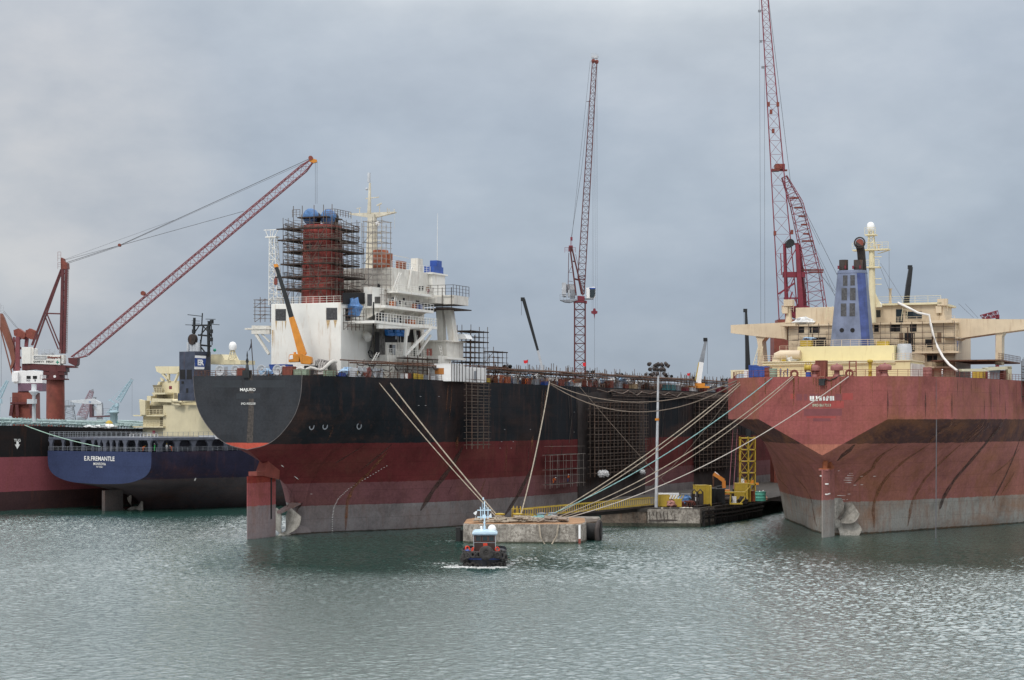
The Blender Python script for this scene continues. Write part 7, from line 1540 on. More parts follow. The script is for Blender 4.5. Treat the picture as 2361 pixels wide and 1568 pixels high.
# hull stage workers
f_ = fm.F(*((1450+1480/3.632)/1.4545, (1600+120/3.632)/1.4545), n=23.5); g_ = fm.F(*((1450+1655/3.632)/1.4545, (1600+120/3.632)/1.4545), n=23.5)
stz = stage[0][2]+.15
person('person in orange overall bending down on the hull scaffold stage', fm.W((23.4, f_[1], stz)), 1.2, 'bend', 'orange', 'orange', 'white')
person('person in orange vest and navy trousers standing on the hull scaffold stage', fm.W((23.4, g_[1], stz)), 1.4, 'reach', 'orange', 'blue', 'white')
# right ship stern and balcony
for zx, lab, sh, tr, hl, ps in [(940, 'person in dark clothes bending by the stern rail of the red ship', 'brown', 'blue', 'yellow', 'bend'), (1003, 'person in navy overall and yellow helmet at the stern rail of the red ship', 'blue', 'blue', 'yellow', 'stand'), (880, 'person in grey with orange helmet behind the red stern rail', 'grey', 'grey', 'orange', 'stand')]:
    q = fr.F(*zS(zx, 320), s=2.5); person(lab, fr.W((q[0], 2.5, 28.6)), R_(0, 6), ps, sh, tr, hl)
q = fr.F(*zoomR(1860, 1045), s=39); person('person in blue jacket leaning at the end of the cream balcony', fr.W((q[0]-.2, 39, q[2])), 1.6, 'stand', 'blue', 'grey', 'blue')
q = fr.F(3015/1.4545+40, 860, n=24); person('person in pale overall by the deckhouse stairs of the red ship', fr.W((15.3, 30, 28.6)), 1, 'stand', 'white', 'grey', 'white')
# pier people
for zx, zy, lab, sh, tr, hl in [(1080,470,'person in light blue shirt and white helmet beside the excavator','lightblue','grey','white'),(1950,500,'person in grey overall standing near the red bow slope on the pier','grey','grey','white'),(90,530,'person in lilac grey clothes behind the floodlight mast','grey','blue','white'),(2020,500,'person in dark overall at the far end of the pier','blue','blue','white')]:
    x, y = (2200+zx/5.62)/1.4545, (1560+zy/5.62)/1.4545; Y = {1080: 405, 1950: 424, 90: 394, 2020: 428}[zx]; p = wp(x, Y, 3.62); person(lab, p, R_(0, 6), 'stand', sh, tr, hl)
# navy ship deck people
for zx, lab, sh, ps, hl in [(188,'person in bright green on the mooring deck of the navy ship','green','stand','white'),(303,'person in orange overall on the mooring deck of the navy ship','orange','bend','white'),(266,'person in white overall beside the orange worker on the navy ship','white','stand','yellow'),(90,'person in orange vest between pillars of the navy mooring deck','orange','bend','yellow')]:
    q = fe.F(*zE(zx, 1045), s=1.6); q = (min(16.6, q[0]), 1.6, 13.75); 
    if zx > 240: n_ = 16.6; f2 = fe.F(*zE(zx, 1045), n=n_); q = (n_, max(2, f2[1]), 13.75)
    person(lab, fe.W(q), R_(0, 6), ps, sh, sh if sh in CL else 'grey', hl)
# crew of workers on the black deck
rd = random.Random(21)
cols = [('white','grey','white','stand'),('grey','blue','yellow','bend'),('lightblue','blue','white','reach'),('white','blue','white','bend'),('orange','orange','yellow','bend'),('brown','grey','white','stand'),('white','white','white','reach'),('grey','grey','blue','stand')]
def zN(zx, zy): return ((1640+zx/5.9)/1.4545, (1200+zy/5.9)/1.4545)
spots = [1250-0]
k_ = 0
for zx in (385, 480, 620, 790, 870, 945, 1060, 1225, 1400, 1470, 1545, 1620, 1720, 1890, 1960, 2060, 2200):
    px, py = zN(zx, 500); q = fm.F(px, py, n=22.0); s = q[1]; c_ = cols[k_ % 8]; nb = HM.b(s, 28)-.7-rd.random()*.8
    person('%s worker in %s from the stern along the far edge of the black deck' % (ordn(k_), {'white':'white','grey':'grey','lightblue':'light blue','orange':'orange','brown':'brown'}[c_[0]]), fm.W((nb, s, 28.3)), rd.uniform(0, 6), c_[3], c_[0], c_[1], c_[2], 'workers along the black deck edge'); k_ += 1
# ================================================================ deck objects
def item(name, label, cat, frame, loc, rz=0, group=None): return thing(name, label, cat, loc, rz, group, frame)
def vent_fan(mm, mouth):
    t = thing('vent_fan', 'x', 'fan', (0,0,0), 0, 'portable ventilation fans on the black deck')
    one('base_box', mm, t, lambda m: (m.box((-.8, -.1, 0), (.8, 1.5, .25)), m.box((-.75, 0, .25), (-.6, 1.4, 1.7)), m.box((.6, 0, .25), (.75, 1.4, 1.7))))
    d = one('duct', mouth, t, lambda m: m.lathe((0, 1.4, 1.0), [(.5, 0), (.55, .9), (.6, 1.3), (.95, 1.6), (.9, 1.62), (.55, 1.3)], 14, (0, -1, 0)))
    one('fan_hub', M_dark, d, lambda m: m.lathe((0, .3, 1.0), [(.5, 0), (.5, .1), (.15, .2)], 12, (0, -1, 0))); return t
fans = [vent_fan(M_lgrey, M_lgrey), vent_fan(M_oxide, M_pinkred)]
fl = [(fm.F((840+z/2.24)/1.4545, 858, s=1.6)[0], 1.6, 0) for z in (85, 205)]+[(fm.F((440+z/2.24)/1.4545, 850, s=1.6)[0], 1.6, 0) for z in (668, 785)]
fl = sorted(set(fl)); nF = 0
def ztop(s): return HM.row(s)[-1][0]-.02
allf = [(x, y, 0.0, 0) for x, y, _z in fl]
for zx in (840, 880, 915, 960): q = fm.F((840+zx/2.24)/1.4545, 868, n=14.8); allf.append((14.0, q[1], pi/2, zx % 2))
for zx in (30, 120, 300, 385): q = fm.F((1240+zx/5.9)/1.4545, 872, n=16); allf.append((HM.b(q[1], 28)-1.9, q[1], pi/2, (zx//10) % 2))
for zx in (1740, 2080, 2190): px, py = zN(zx, 520); q = fm.F(px, py, n=22); allf.append((HM.b(q[1], 28)-1.8, q[1], pi/2, 1))
allf.sort(key=lambda a: a[1]*10+a[0])
for i, (x, y, rz, kd) in enumerate(allf):
    f = fans[kd]; lab = '%s ventilation fan along the black deck counted from the stern, %s' % (ordn(i), 'grey' if not kd else 'reddish')
    dup(f, (x, y, ztop(y)), rz, FM, lab)
for f in fans:
    for ch in list(f.children):
        for g in list(ch.children): bpy.data.objects.remove(g)
        bpy.data.objects.remove(ch)
    bpy.data.objects.remove(f)
def crate(label, frame, loc, sz, mm, rz=0, name='crate', cat='crate', group=None, lid=True):
    t = item(name, label, cat, frame, loc, rz, group); a, b_, c = sz[0]/2, sz[1]/2, sz[2]
    one('body', mm, t, lambda m: (m.box((-a, -b_, .12), (a, b_, c)), m.box((-a-.05, -b_-.05, c-.12), (a+.05, b_+.05, c+.04)), [m.box((x-.06, -b_-.06, .05), (x+.06, -b_+.02, c-.1)) for x in (-a*.98, -a*.33, a*.33, a*.98)], [m.box((a-.02, y-.06, .05), (a+.06, y+.06, c-.1)) for y in (-b_*.9, 0, b_*.9)]))
    one('skid', M_hose, t, lambda m: (m.box((-a, -b_+.1, 0), (-a+.25, b_-.1, .12)), m.box((a-.25, -b_+.1, 0), (a, b_-.1, .12)))); return t
def drum(label, frame, loc, r, h, mm, group=None, name='drum', cat='drum'):
    t = item(name, label, cat, frame, loc, 0, group); one('body', mm, t, lambda m: m.lathe((0, 0, 0), [(r, 0), (r, h*.3), (r*1.05, h*.33), (r, h*.36), (r, h*.63), (r*1.05, h*.66), (r, h*.7), (r, h)], 14)); one('lid', mm, t, lambda m: m.lathe((0, 0, h), [(r*1.06, -.03), (r*1.06, .05), (r*.5, .07)], 14)); return t
def tarp(label, frame, loc, r, mm, seed, rz=.6, name='tarpaulin_bundle', sx=1.0):
    m = MB(); m.blob((0, 0, r*rz*.8), r, rz, seed, 12, .35)
    m.v = [(x*sx, y, z if z > 0 else 0.02) for x, y, z in m.v]; o = m.build(name, mm); o.location = frame.W(loc); o.rotation_euler = (0, 0, R_(0, 3)-frame.t); tag(o, label, 'tarpaulin'); return o
# white container cabin beside the deck edge
a0 = fm.F(1014, 878, n=17.8); t = item('container_cabin', 'white corrugated cabin with an orange window behind scaffold poles', 'cabin', FM, (17.8, a0[1], 28.3))
one('body', M_clean, t, lambda m: (m.box((-2.4, 0, 0), (2.4, 6.2, 3.2)), m.box((-2.2, 6.4, 0), (2.2, 17, 2.9)), m.box((-2.5, -.05, 3.2), (2.5, 6.3, 3.35)), [m.box((2.4, .3+i*.5, .1), (2.45, .5+i*.5, 3.1)) for i in range(12)], [m.box((2.2, 6.7+i*.6, .1), (2.25, 6.95+i*.6, 2.8)) for i in range(17)], [m.box((-2.2+i*.5, -.05, .1), (-2.0+i*.5, 0, 3.1)) for i in range(9)]) and None)
one('window', mat('orange_brown_board', (.4, .16, .04)), t, lambda m: m.box((-1.0, -.09, 1.3), (.9, -.02, 2.5)))
one('door', M_grey, t, lambda m: m.box((2.26, 11, .3), (2.3, 12, 2.2)))
one('corner_post', M_hose, t, lambda m: [m.bar((2.6, y, -.1), (2.6, y, 3.6), .1) for y in (-.2, 1, 2.2, 3.4, 4.8, 6.3, 8, 9.6, 11.5, 13.5, 15.5)] and None)
# coloured clutter on black deck
def at_edge(px, off=1.6): 
    q = fm.F(px, 875, n=18); s = q[1]
    for _i in range(8): q = fm.F(px, 875, n=HM.b(s, 28)-off); s = q[1]
    return (HM.b(s, 28)-off, s, ztop(s))
seq = [(952,'yellow',1.6),(964,'yellow',1.4),(1120,'yellow',1.3),(935,'white',1.4),(943,'black',1.6),(975,'grey',1.3),(1150,'orange',2.4),(1165,'orange',2.0),(1180,'grey',1.6),(1213,'rust',1.8),(1232,'grey',1.8),(1255,'blue',1.2),(1290,'rust',2.2),(1312,'grey',1.5),(1330,'white',1.2),(1350,'rust',2.0),(1405,'rust',2.4),(1425,'grey',2.0),(1440,'rust',1.6),(1460,'tan',1.8),(1535,'teal',2.2),(1548,'teal',2.2),(1560,'grey',2.0),(1580,'red',1.4),(1600,'white',2.0),(1592,'white',1.4),(1622,'rust',1.8),(1640,'grey',2.2),(1655,'red',2.0),(1668,'red',1.4),(760,'green',1.6),(785,'blue',1.0),(820,'yellow',1.6),(838,'rust',1.3)]
CM = {'yellow': M_yellow, 'white': M_clean, 'black': M_bpaint, 'grey': M_grey, 'orange': M_rtank, 'rust': M_oxide, 'blue': M_blue, 'tan': mat('tan_box', (.4,.3,.18)), 'teal': mat('deep_teal_paint', (.06, .2, .22)), 'red': M_crim, 'green': mat('sage_green_paint', (.25, .32, .24))}
seq.sort(); cnt = {}
for px, c_, h in seq:
    l = at_edge(px); i = cnt.get(c_, 0); cnt[c_] = i+1
    lab = '%s %s equipment box counting from the stern on the black deck edge' % (ordn(i), {'rust':'rust red','tan':'tan'}.get(c_, c_)) 
    h *= .68; crate(lab, FM, l, (1.3, 1.0+h*.7, h), CM[c_], R_(-.15, .15), 'equipment_box', 'box', 'equipment boxes on the black deck')
rd = random.Random(31); pxs = sorted(rd.uniform(930, 1672) for _i in range(44)); DL = [M_hose, M_rust, M_grey, M_scafl, M_plank, M_lgrey, M_oxide, CM['tan']]
for i, px in enumerate(pxs):
    l = at_edge(px, rd.uniform(1.0, 5)); h = rd.uniform(.6, 1.7)
    if i % 3 == 2: drum('%s dull drum among the far clutter of the black deck, counting from the stern' % ordn(i), FM, l, rd.uniform(.3, .55), h, rd.choice(DL), 'dull clutter on the black deck')
    else: crate('%s dull case among the far clutter of the black deck, counting from the stern' % ordn(i), FM, l, (1.0, rd.uniform(.7, 1.8), h), rd.choice(DL), rd.uniform(-.4, .4), 'tool_case', 'case', 'dull clutter on the black deck')
i = 0
for px, mm, r, cn in sorted([(612, M_tarpl, 1.3, 'pale blue'), (640, M_tarpb, 1.0, 'blue'), (668, M_tarpw, .8, 'white'), (800, M_tarpl, 1.5, 'pale blue'), (835, M_tarpw, 1.0, 'white'), (870, M_tarpw, 1.0, 'white'), (1222, M_tarpl, 1.2, 'pale blue'), (1240, M_tarpw, 1.3, 'white'), (1195, M_tarpw, 1.0, 'white'), (1275, M_tarpw, .9, 'white'), (1370, M_tarpw, 1.2, 'white'), (1385, M_tarpl, 1.0, 'pale blue'), (1415, M_tarpw, 1.3, 'white'), (1432, M_tarpl, 1.4, 'pale blue'), (1450, M_tarpw, 1.1, 'white'), (1475, M_tarpw, 1.1, 'white'), (1500, M_tarpw, .9, 'white'), (1570, M_tarpw, 1.0, 'white'), (1612, M_tarpw, 1.1, 'white'), (1645, M_tarpw, 1.1, 'white'), (1000, M_tarpw, .9, 'white'), (1160, M_tarpw, .8, 'white')], key=lambda a: a[0]):
    l = at_edge(px, 3.2 if px > 720 else 3); 
    if px < 700: q = fm.F(px, 850, s=2.6); l = (q[0], 2.6, 28.6)
    tarp('%s crumpled cloth bundle counting from the stern of the black ship, %s' % (ordn(i), cn), FM, (l[0], l[1], l[2]+(1.0 if px > 1180 else .1)), r, mm, i, .6); i += 1
crate('open blue skip beside the yellow mobile crane on the black deck', FM, (fm.F(648, 850, s=9)[0], 9, 28.6), (3.6, 2.2, 2.2), M_blue, .1, 'skip', 'skip')
crate('dark low skip right of the yellow mobile crane on the black deck', FM, (fm.F(727, 850, s=12)[0], 12, 28.6), (3.2, 2.2, 2.0), M_bpaint, 0, 'skip', 'skip')
crate('rust red cage locker between two fans on the black stern', FM, (fm.F(667, 850, s=2)[0], 2, 28.6), (1.8, 1.4, 1.6), M_oxide, 0, 'locker', 'locker')
crate('rust red locker left of the stern light on the black stern', FM, (fm.F(560, 850, s=2)[0], 2, 28.6), (1.4, 1.4, 1.4), M_oxide, 0, 'locker', 'locker')
crate('pale green ribbed box at the rail below the yellow crane', FM, (fm.F(703, 855, s=2.2)[0]-.6, 2.2, 28.6), (2.4, 1.4, 1.1), CM['green'], 0, 'ribbed_box', 'box')
tarp('large blue tarpaulin billowing from the side opening of the white casing', FM, (8.0, fm.F(815, 715, n=8)[1], 40.0), 1.5, M_tarpb, 77, 1.2)
for zx0, zx1, z0_, z1_, lab in [(215, 400, 29.8, 29.5, 'long pale air duct hose lying across the black stern deck'), (400, 650, 29.2, 31.0, 'pale air duct hose rising towards the middle of the black deck')]:
    p = fm.F((840+zx0/2.24)/1.4545, 850, s=4); q = fm.F((840+zx1/2.24)/1.4545, 850, s=5 if zx0 < 300 else 8)
    m = MB(); m.tube([(p[0]+(q[0]-p[0])*t, p[1]+(q[1]-p[1])*t, z0_+(z1_-z0_)*t+.5*sin(t*9)) for t in [j/10 for j in range(11)]], .3, 8); o = m.build('duct_hose', mat('pale_duct', (.5, .48, .45))); 
    o.location = (FM.cx, FM.cy, 0); o.rotation_euler = (0, 0, -FM.t); tag(o, lab, 'hose')
m = MB(); rd = random.Random(4)
for j in range(7): m.tube([(9+j*.3, 8, 28.9), (8.8+j*.35, 9+.2*j, 31.4+.3*sin(j)), (10+j*.35, 10, 31.3), (11.0+j*.2, 10.5, 28.9)], .2, 6)
o = m.build('hose_bundle', mat('grey_duct', (.3, .28, .27))); o.location = (FM.cx, FM.cy, 0); o.rotation_euler = (0, 0, -FM.t); tag(o, 'arched grey bundle of hoses on the black deck right of the white casing corner', 'hose')
rd = random.Random(12)
m = MB()
for j in range(46):
    s_ = rd.uniform(14, 150); x_ = HM.b(s_, 28)-rd.uniform(.1, 2.5); z_ = rd.uniform(1.2, 3.1); L_ = rd.uniform(2, 6)
    m.tube([(x_, s_, z_), (x_+rd.uniform(-.3, .3), s_+L_*.3, z_-rd.uniform(.2, .9)), (x_, s_+L_*.7, z_-rd.uniform(.2, 1.1)), (x_, s_+L_, z_+rd.uniform(-.3, .3))], rd.uniform(.05, .12), 5)
p_ = m.build('cable_tangle', M_hose, wk); p_['kind'] = 'stuff'
# flags and little lamp stands above the black deck
for px, py, lab in [(1217, 835, 'small red flag on a pole left of the red tower crane'), (1372-0, 100, None), (1363, 843, None), (1592, 864, 'small red flag on a pole near the yellow and white crane')]:
    if lab is None: continue
    q = onM(px, py, 18); t = thing('flag', lab, 'flag', (q.x, q.y, 28.4), 0, 'red flags on the black deck'); h = q.z-28.4
    one('pole', M_hose, t, lambda m: m.bar((0, 0, 0), (0, 0, h+.6), .08)); one('cloth', mat('red_flag_cloth', (.7, .02, .03), .7), t, lambda m: m.prism([(0, 0, h+.5), (-.5, 0, h+.35), (-.9, 0, h+.4), (-.85, 0, h-.2), (-.5, 0, h-.3), (0, 0, h-.1)], (0, .04, 0)))
q = onM(1351, 841, 18); t = thing('flag', 'small red flag just left of the red tower crane foot', 'flag', (q.x, q.y, 28.4), 0, 'red flags on the black deck'); h = q.z-28.4
one('pole', M_hose, t, lambda m: m.bar((0, 0, 0), (0, 0, h+.6), .08)); one('cloth', MATS['red_flag_cloth'], t, lambda m: m.prism([(0, 0, h+.5), (-.75, 0, h+.45), (-.7, 0, h-.3), (-.35, 0, h-.4), (0, 0, h-.3)], (0, .04, 0)))
for i, (px, py) in enumerate([(1170, 843), (1380-20, 856), (1428, 862), (1514-20, 862), (1543, 866), (1604, 870), (1670, 874)]):
    q = onM(px, py, 19); t = thing('lamp_stand', '%s twin floodlight stand from the stern above the black deck clutter' % ordn(i), 'lamp', (q.x, q.y, 28.4), 0, 'lamp stands on the black deck'); h = q.z-28.4
    one('pole', M_hose, t, lambda m: (m.bar((0, 0, 0), (0, 0, h+.3), .1), m.bar((-.7, 0, h), (.7, 0, h), .08)))
    for x in (-.6, .6): one('lamp', M_bpaint, t, lambda m: m.lathe((x, 0, h-.1), [(.15, .25), (.35, 0), (.42, -.2), (.01, -.15)], 10, (.2*x, 1, .5)))
for px, lab in [((1640+0)/1.4545*0+579, 'tattered dark flag on a slanting staff at the black stern')]:
    p = fm.F(585, 850, s=6); q = fm.F(579, 782, s=6); t = item('flagstaff', lab, 'flag', FM, (p[0], 6, 28.6)); v2 = Vector(q)-Vector((p[0], 6, 28.6))
    one('staff', M_hose, t, lambda m: m.bar((0, 0, 0), v2, .12)); one('cloth', M_navy, t, lambda m: m.prism([v2*.95, v2*.8, v2*.68+Vector((-.7, 0, 0)), v2*.8+Vector((-.3, 0, .2))], (0, .04, 0)))
# white bundles tied on the hull scaffolds
for x0, x1, y, lab in [(1367, 1415, 1091, 'white cloth bundle tied along the foot of the large hull scaffold'), (1471, 1492, 1087, 'small white cloth bundle at the right foot of the large hull scaffold')]:
    p = onM((x0+x1)/2, y, 25.4); W = (x1-x0)*p.y/FPX/2; m = MB()
    for j in range(6): m.blob((-W+2*W*j/5, 0, -.15*(j % 2)), W/5 if W > 2 else .32, 1.3, j, 9, .5)
    o = m.build('cloth_bundle', M_tarpw); o.location = p; o.rotation_euler = (0, 0, pi/2-FM.t); tag(o, lab, 'tarpaulin')
# ================================================================ right ship deck objects
def rs(zx, zy, s): q = fr.F(*zS(zx, zy), s=s); return (q[0], s, 28.6)
crate('narrow blue crate at the port corner of the red stern', FR, rs(405, 300, 7), (1.3, 1.5, 2.3), M_blue, 0, 'crate', 'crate')
crate('wide blue crate beside the narrow one on the red stern', FR, rs(540, 300, 4), (2.6, 1.8, 2.0), M_blue, 0, 'crate', 'crate')
crate('white fridge-like box by the rail at the far left of the red stern', FR, rs(285, 300, 8), (.7, .7, 1.4), M_clean, 0, 'locker', 'locker')
crate('dark red square ventilator behind the mushroom vents on the red stern', FR, rs(1600, 300, 3), (1.8, 1.5, 2.9), M_oxide, 0, 'ventilator', 'ventilator')
def mush(label, loc, k_=1.0):
    t = item('mushroom_vent', label, 'ventilator', FR, loc, 0, 'mushroom vents on the red stern'); one('stem', M_pinkred, t, lambda m: m.lathe((0, 0, 0), [(.75*k_, 0), (.5*k_, .5), (.5*k_, 1.3)], 14)); one('cap', M_pinkred, t, lambda m: m.lathe((0, 0, 1.1), [(1.1*k_, 0), (1.15*k_, .5), (1.1*k_, .75), (.8*k_, 1.0), (.2, 1.1), (.2, 1.3), (.01, 1.3)], 18))
mush('leftmost mushroom vent at the red stern, next to the yellow reel', rs(1480, 300, 2.6), 1.0); mush('middle mushroom vent at the red stern, behind the rope fairlead', rs(1870, 300, 2.6), 1.0)
q = fr.F(*zoomR(1385, 1210), s=3); mush('rightmost mushroom vent at the red stern, before the red post stumps', (min(10.5, q[0]), 3, 28.6), 1.05)
t = item('cable_reel', 'bright yellow reel on blue drum at the red stern', 'reel', FR, rs(1370, 300, 2)); one('reel', M_yellow, t, lambda m: (m.lathe((-.6, 0, 1.6), [(.75, 0), (.8, .1), (.5, .15), (.5, 1.1), (.8, 1.15), (.75, 1.25)], 16, (1, 0, 0)), [m.bar((x, 0, 2.3), (x, -.1, 2.7), .1) for x in (-.4, 0, .4)]) and None); one('drum', M_blue, t, lambda m: m.lathe((0, 0, 0), [(.5, 0), (.5, .9)], 12))
drum('green grey drum on the left part of the red stern', FR, rs(750, 300, 2), .75, 1.5, CM['green']); drum('dark red bollard drum left of the green drum', FR, rs(665, 300, 3), .7, 1.7, M_oxide)
t = item('yellow_hydrant', 'tall yellow pipe stand at the rail of the red stern', 'pipe stand', FR, (fr.F(*zoomR(1183, 1200), s=3)[0], 3, 28.6)); one('pipe', M_yellow, t, lambda m: (m.lathe((0, 0, 0), [(.35, 0), (.3, .8), (.45, .9), (.3, 1.0), (.3, 2.4), (.5, 2.5), (.5, 2.9), (.2, 3.0)], 12), m.bar((-.6, 0, 2.6), (.6, 0, 2.6), .12)))
for i, (zx, h, w_) in enumerate([(1258, 1.7, .7), (1425, 1.3, .5), (1490, 1.5, .55), (1662, 1.6, .8)]):
    q = fr.F(*zoomR(zx, 1230), s=3.5); s_ = 3.5
    if q[0] > 13: q = fr.F(*zoomR(zx, 1230), n=18); s_ = max(8, q[1]); q = (HR.b(s_, 25)-1.5, s_, 0)
    drum('%s red post stump from the left along the red stern' % ordn(i), FR, (q[0], s_, 28.6), w_, h, M_pinkred, 'red post stumps', 'post_stump', 'post')
for i, zx in enumerate((1120, 2090)):
    t = item('fairlead', ['round red fairlead holding the paired ropes on the red stern', 'round red fairlead holding the single pale rope on the red stern'][i], 'fairlead', FR, (fr.F(*zS(zx, 320), s=.2)[0], .25, 28.55)); one('ring', M_oxide, t, lambda m: m.torus((0, 0, .55), .6, .2, (0, -1, 0), 16, 8)); one('foot', M_oxide, t, lambda m: m.box((-.8, -.2, 0), (.8, .3, .2)))
t = item('tubular_gate', 'brown tubular frame standing at the rail of the red stern', 'frame', FR, rs(2150, 300, 1.4)); one('frame', M_oxide, t, lambda m: (m.tube([(-.6, 0, 0), (-.6, 0, 2.7), (.6, 0, 2.7), (.6, 0, 0)], .12, 6), m.bar((-.6, 0, 1.8), (.6, 0, 1.8), .12), m.bar((-.6, 0, .9), (.6, 0, .9), .12)))
t = item('stern_lamp', 'small dark lantern box hanging over the red transom rail', 'lamp', FR, (fr.F(*zS(1610, 440), s=-.5)[0], -.5, 27.0)); one('box', M_bpaint, t, lambda m: (m.box((-.5, -.35, 0), (.5, .4, .9)), m.box((-.6, -.1, .9), (.6, .8, 1.2)))); one('bracket', M_oxide, t, lambda m: (m.bar((-.4, .2, 1.1), (-.4, .5, 3.0), .15), m.bar((.4, .2, 1.1), (.4, .5, 3.0), .15)))
m = MB(); m.tube([(rs(1650, 0, 0)[0], -.25, 28.2), (rs(1750, 0, 0)[0], -.2, 27.9), (rs(1850, 0, 0)[0], -.1, 28.3), (rs(1900, 0, 0)[0], .1, 28.7), (rs(2010, 0, 0)[0], .1, 28.8)], .1, 6); o = m.build('black_hose', M_black); o.location = (FR.cx, FR.cy, 0); o.rotation_euler = (0, 0, -FR.t); tag(o, 'short black hose draped over the red transom edge', 'hose')
tarp('white crumpled sheet on the roof left of the pale yellow casing', FR, (-10.2, 17, 31.8), 1.3, M_tarpw, 31, .8)
tarp('pale blue sheet lying on the dark scaffold plank of the cream block', FR, (fr.F(*zoomR(715, 955), s=38.5)[0], 38.6, fr.F(*zoomR(715, 960), s=38.5)[2]), 1.0, M_tarpl, 32, .3, sx=2.2)
tarp('heap of white sheets on the cream roof left of the blue funnel', FR, (fr.F(*zoomR(690, 825), s=41)[0], 41, 39.9), 1.3, M_tarpw, 33, .6, sx=2)
crate('yellow tank box on the roof left of the pale yellow casing', FR, (fr.F(*zoomR(550, 1145), s=20)[0], 20, 31.8), (3.4, 1.6, .8), M_yellow, 0, 'tank_box', 'box')
crate('yellow box behind the railing right of the blue funnel', FR, (fr.F(*zoomR(1280, 1000), s=25)[0], 25, 34.6), (2.2, 1.4, 1.1), M_yellow, 0, 'tank_box', 'box')
crate('yellow box behind the railing left of the blue funnel', FR, (fr.F(*zoomR(695, 1005), s=18.6)[0], 18.6, 34.6), (2.0, 1.2, 1.1), M_yellow, 0, 'tank_box', 'box')
one_ = MB(); one_.tube([fr.F(*zoomR(x, y), s=s) for x, y, s in [(1395,675,40),(1480,715,39.6),(1550,752,39.3),(1636,768,39),(1645,830,38.6),(1665,920,38.2),(1700,1010,37.6),(1740,1090,36.5),(1790,1150,35),(1850,1195,33)]], .24, 10); o = one_.build('duct_hose', mat('white_duct', (.72, .70, .68), .6)); o.location = (FR.cx, FR.cy, 0); o.rotation_euler = (0, 0, -FR.t); tag(o, 'long white air hose hanging down the cream superstructure', 'hose')
def eR(zx): 
    s = 40
    for _i in range(10): q = fr.F(*zoomR(zx, 1270), n=HR.b(s, 25)-1.6); s = q[1]
    return (HR.b(s, 25)-1.6, s, 28.6)
for zx, c_, w_, h, lab in [(1800,'grey',2.5,2.2,'grey machine box under the end of the white air hose'),(1850,'black',1.6,1.8,'black machine box right of the air hose end'),(1880,'orange',2.6,2.2,'orange brown generator on the red ship side deck'),(1820,'red',1.0,1.4,'small red cabinet under the boat deck of the red ship'),(2000,'yellow',3.4,1.6,'long yellow compressor on the red ship side deck'),(2130,'grey',1.4,2.4,'tall wrapped grey bale near the cream arch'),(2190,'rust',2.2,1.8,'rust red winch box inside the cream arch'),(1550,'white',1.4,1.3,'white box at the right end of the red stern rail'),(1540,'red',.8,1.9,'small red fire cabinet on the pale yellow deckhouse wall')]:
    crate(lab, FR, eR(zx), (1.8, w_, h), CM[c_], 0, 'equipment_box', 'box')
for i, zx in enumerate((1835, 1905, 1990)): tarp('%s white cloth bundle on the red ship side deck from the left' % ordn(i), FR, (lambda l: (l[0]-.4, l[1], l[2]+.9))(eR(zx)), .7, M_tarpw, 50+i)
t = item('scaffold_wall', 'dark scaffold at the right picture edge over the side of the red ship', 'scaffold', FR, (28.6, eR(2290)[1], 24.5), 0)
one('frame', M_scaf, t, lambda m: ([m.bar((x, y*1.6, 0), (x, y*1.6, 8+.4*(y % 3)), .13) for x in (-2, 0, 1.2) for y in range(10)], [m.bar((x, 0, z*1.15), (x, 15, z*1.15), .12) for x in (-2, 0, 1.2) for z in range(7)]) and None)
one('plank_deck', M_plank, t, lambda m: (m.box((-2, 0, 3.9), (1.2, 15, 4.05)), m.box((-2, 0, .9), (1.2, 15, 1.05)), m.box((-2, 0, 6.3), (1.2, 15, 6.4))))
# thin tube scaffold across the cream accommodation
t = item('scaffold_grid', 'thin tube scaffold with narrow planks across the cream accommodation face', 'scaffold', FR, (-17, 39.2, 28.6))
for i in range(17):
    x = i*2.05; MB().bar((x, 0, 1), (x, 0, 11.4), .1).build('pole', M_scaf, t)
for z in (2.6, 3.7, 4.8, 5.9, 7.0, 8.1, 9.2, 10.3): MB().bar((0, -.05, z), (33, -.05, z), .085).build('ledger', M_scaf, t)
MB().box((1, -.6, 8.1), (33, -.1, 8.2)).build('plank_deck', M_plank, t); MB().box((2, -.6, 5.3), (31, -.1, 5.4)).build('plank_deck', M_plank, t)
rdd = random.Random(9)
for i in range(9):
    n_ = rdd.uniform(-16, 14); z_ = rdd.choice((28.6, 32.3, 35.9)); one('door', mat('brown_door', (.2,.13,.08)), acc_R, lambda m: m.box((n_, 39.93, z_), (n_+.8, 39.99+.001*i, z_+1.9)))
for i in range(14):
    n_ = rdd.uniform(-16.5, 15); z_ = rdd.uniform(29, 35); one('wall_pipe', M_beige if i % 3 else M_rust, acc_R, lambda m: m.tube([(n_, 39.85, z_), (n_, 39.85, z_+rdd.uniform(2, 5))], .09, 5))
one('deck_light', M_cream, SR, lambda m: m.bar(rs(1900, 0, 14), (rs(1900, 0, 14)[0], 14, 31), .1))
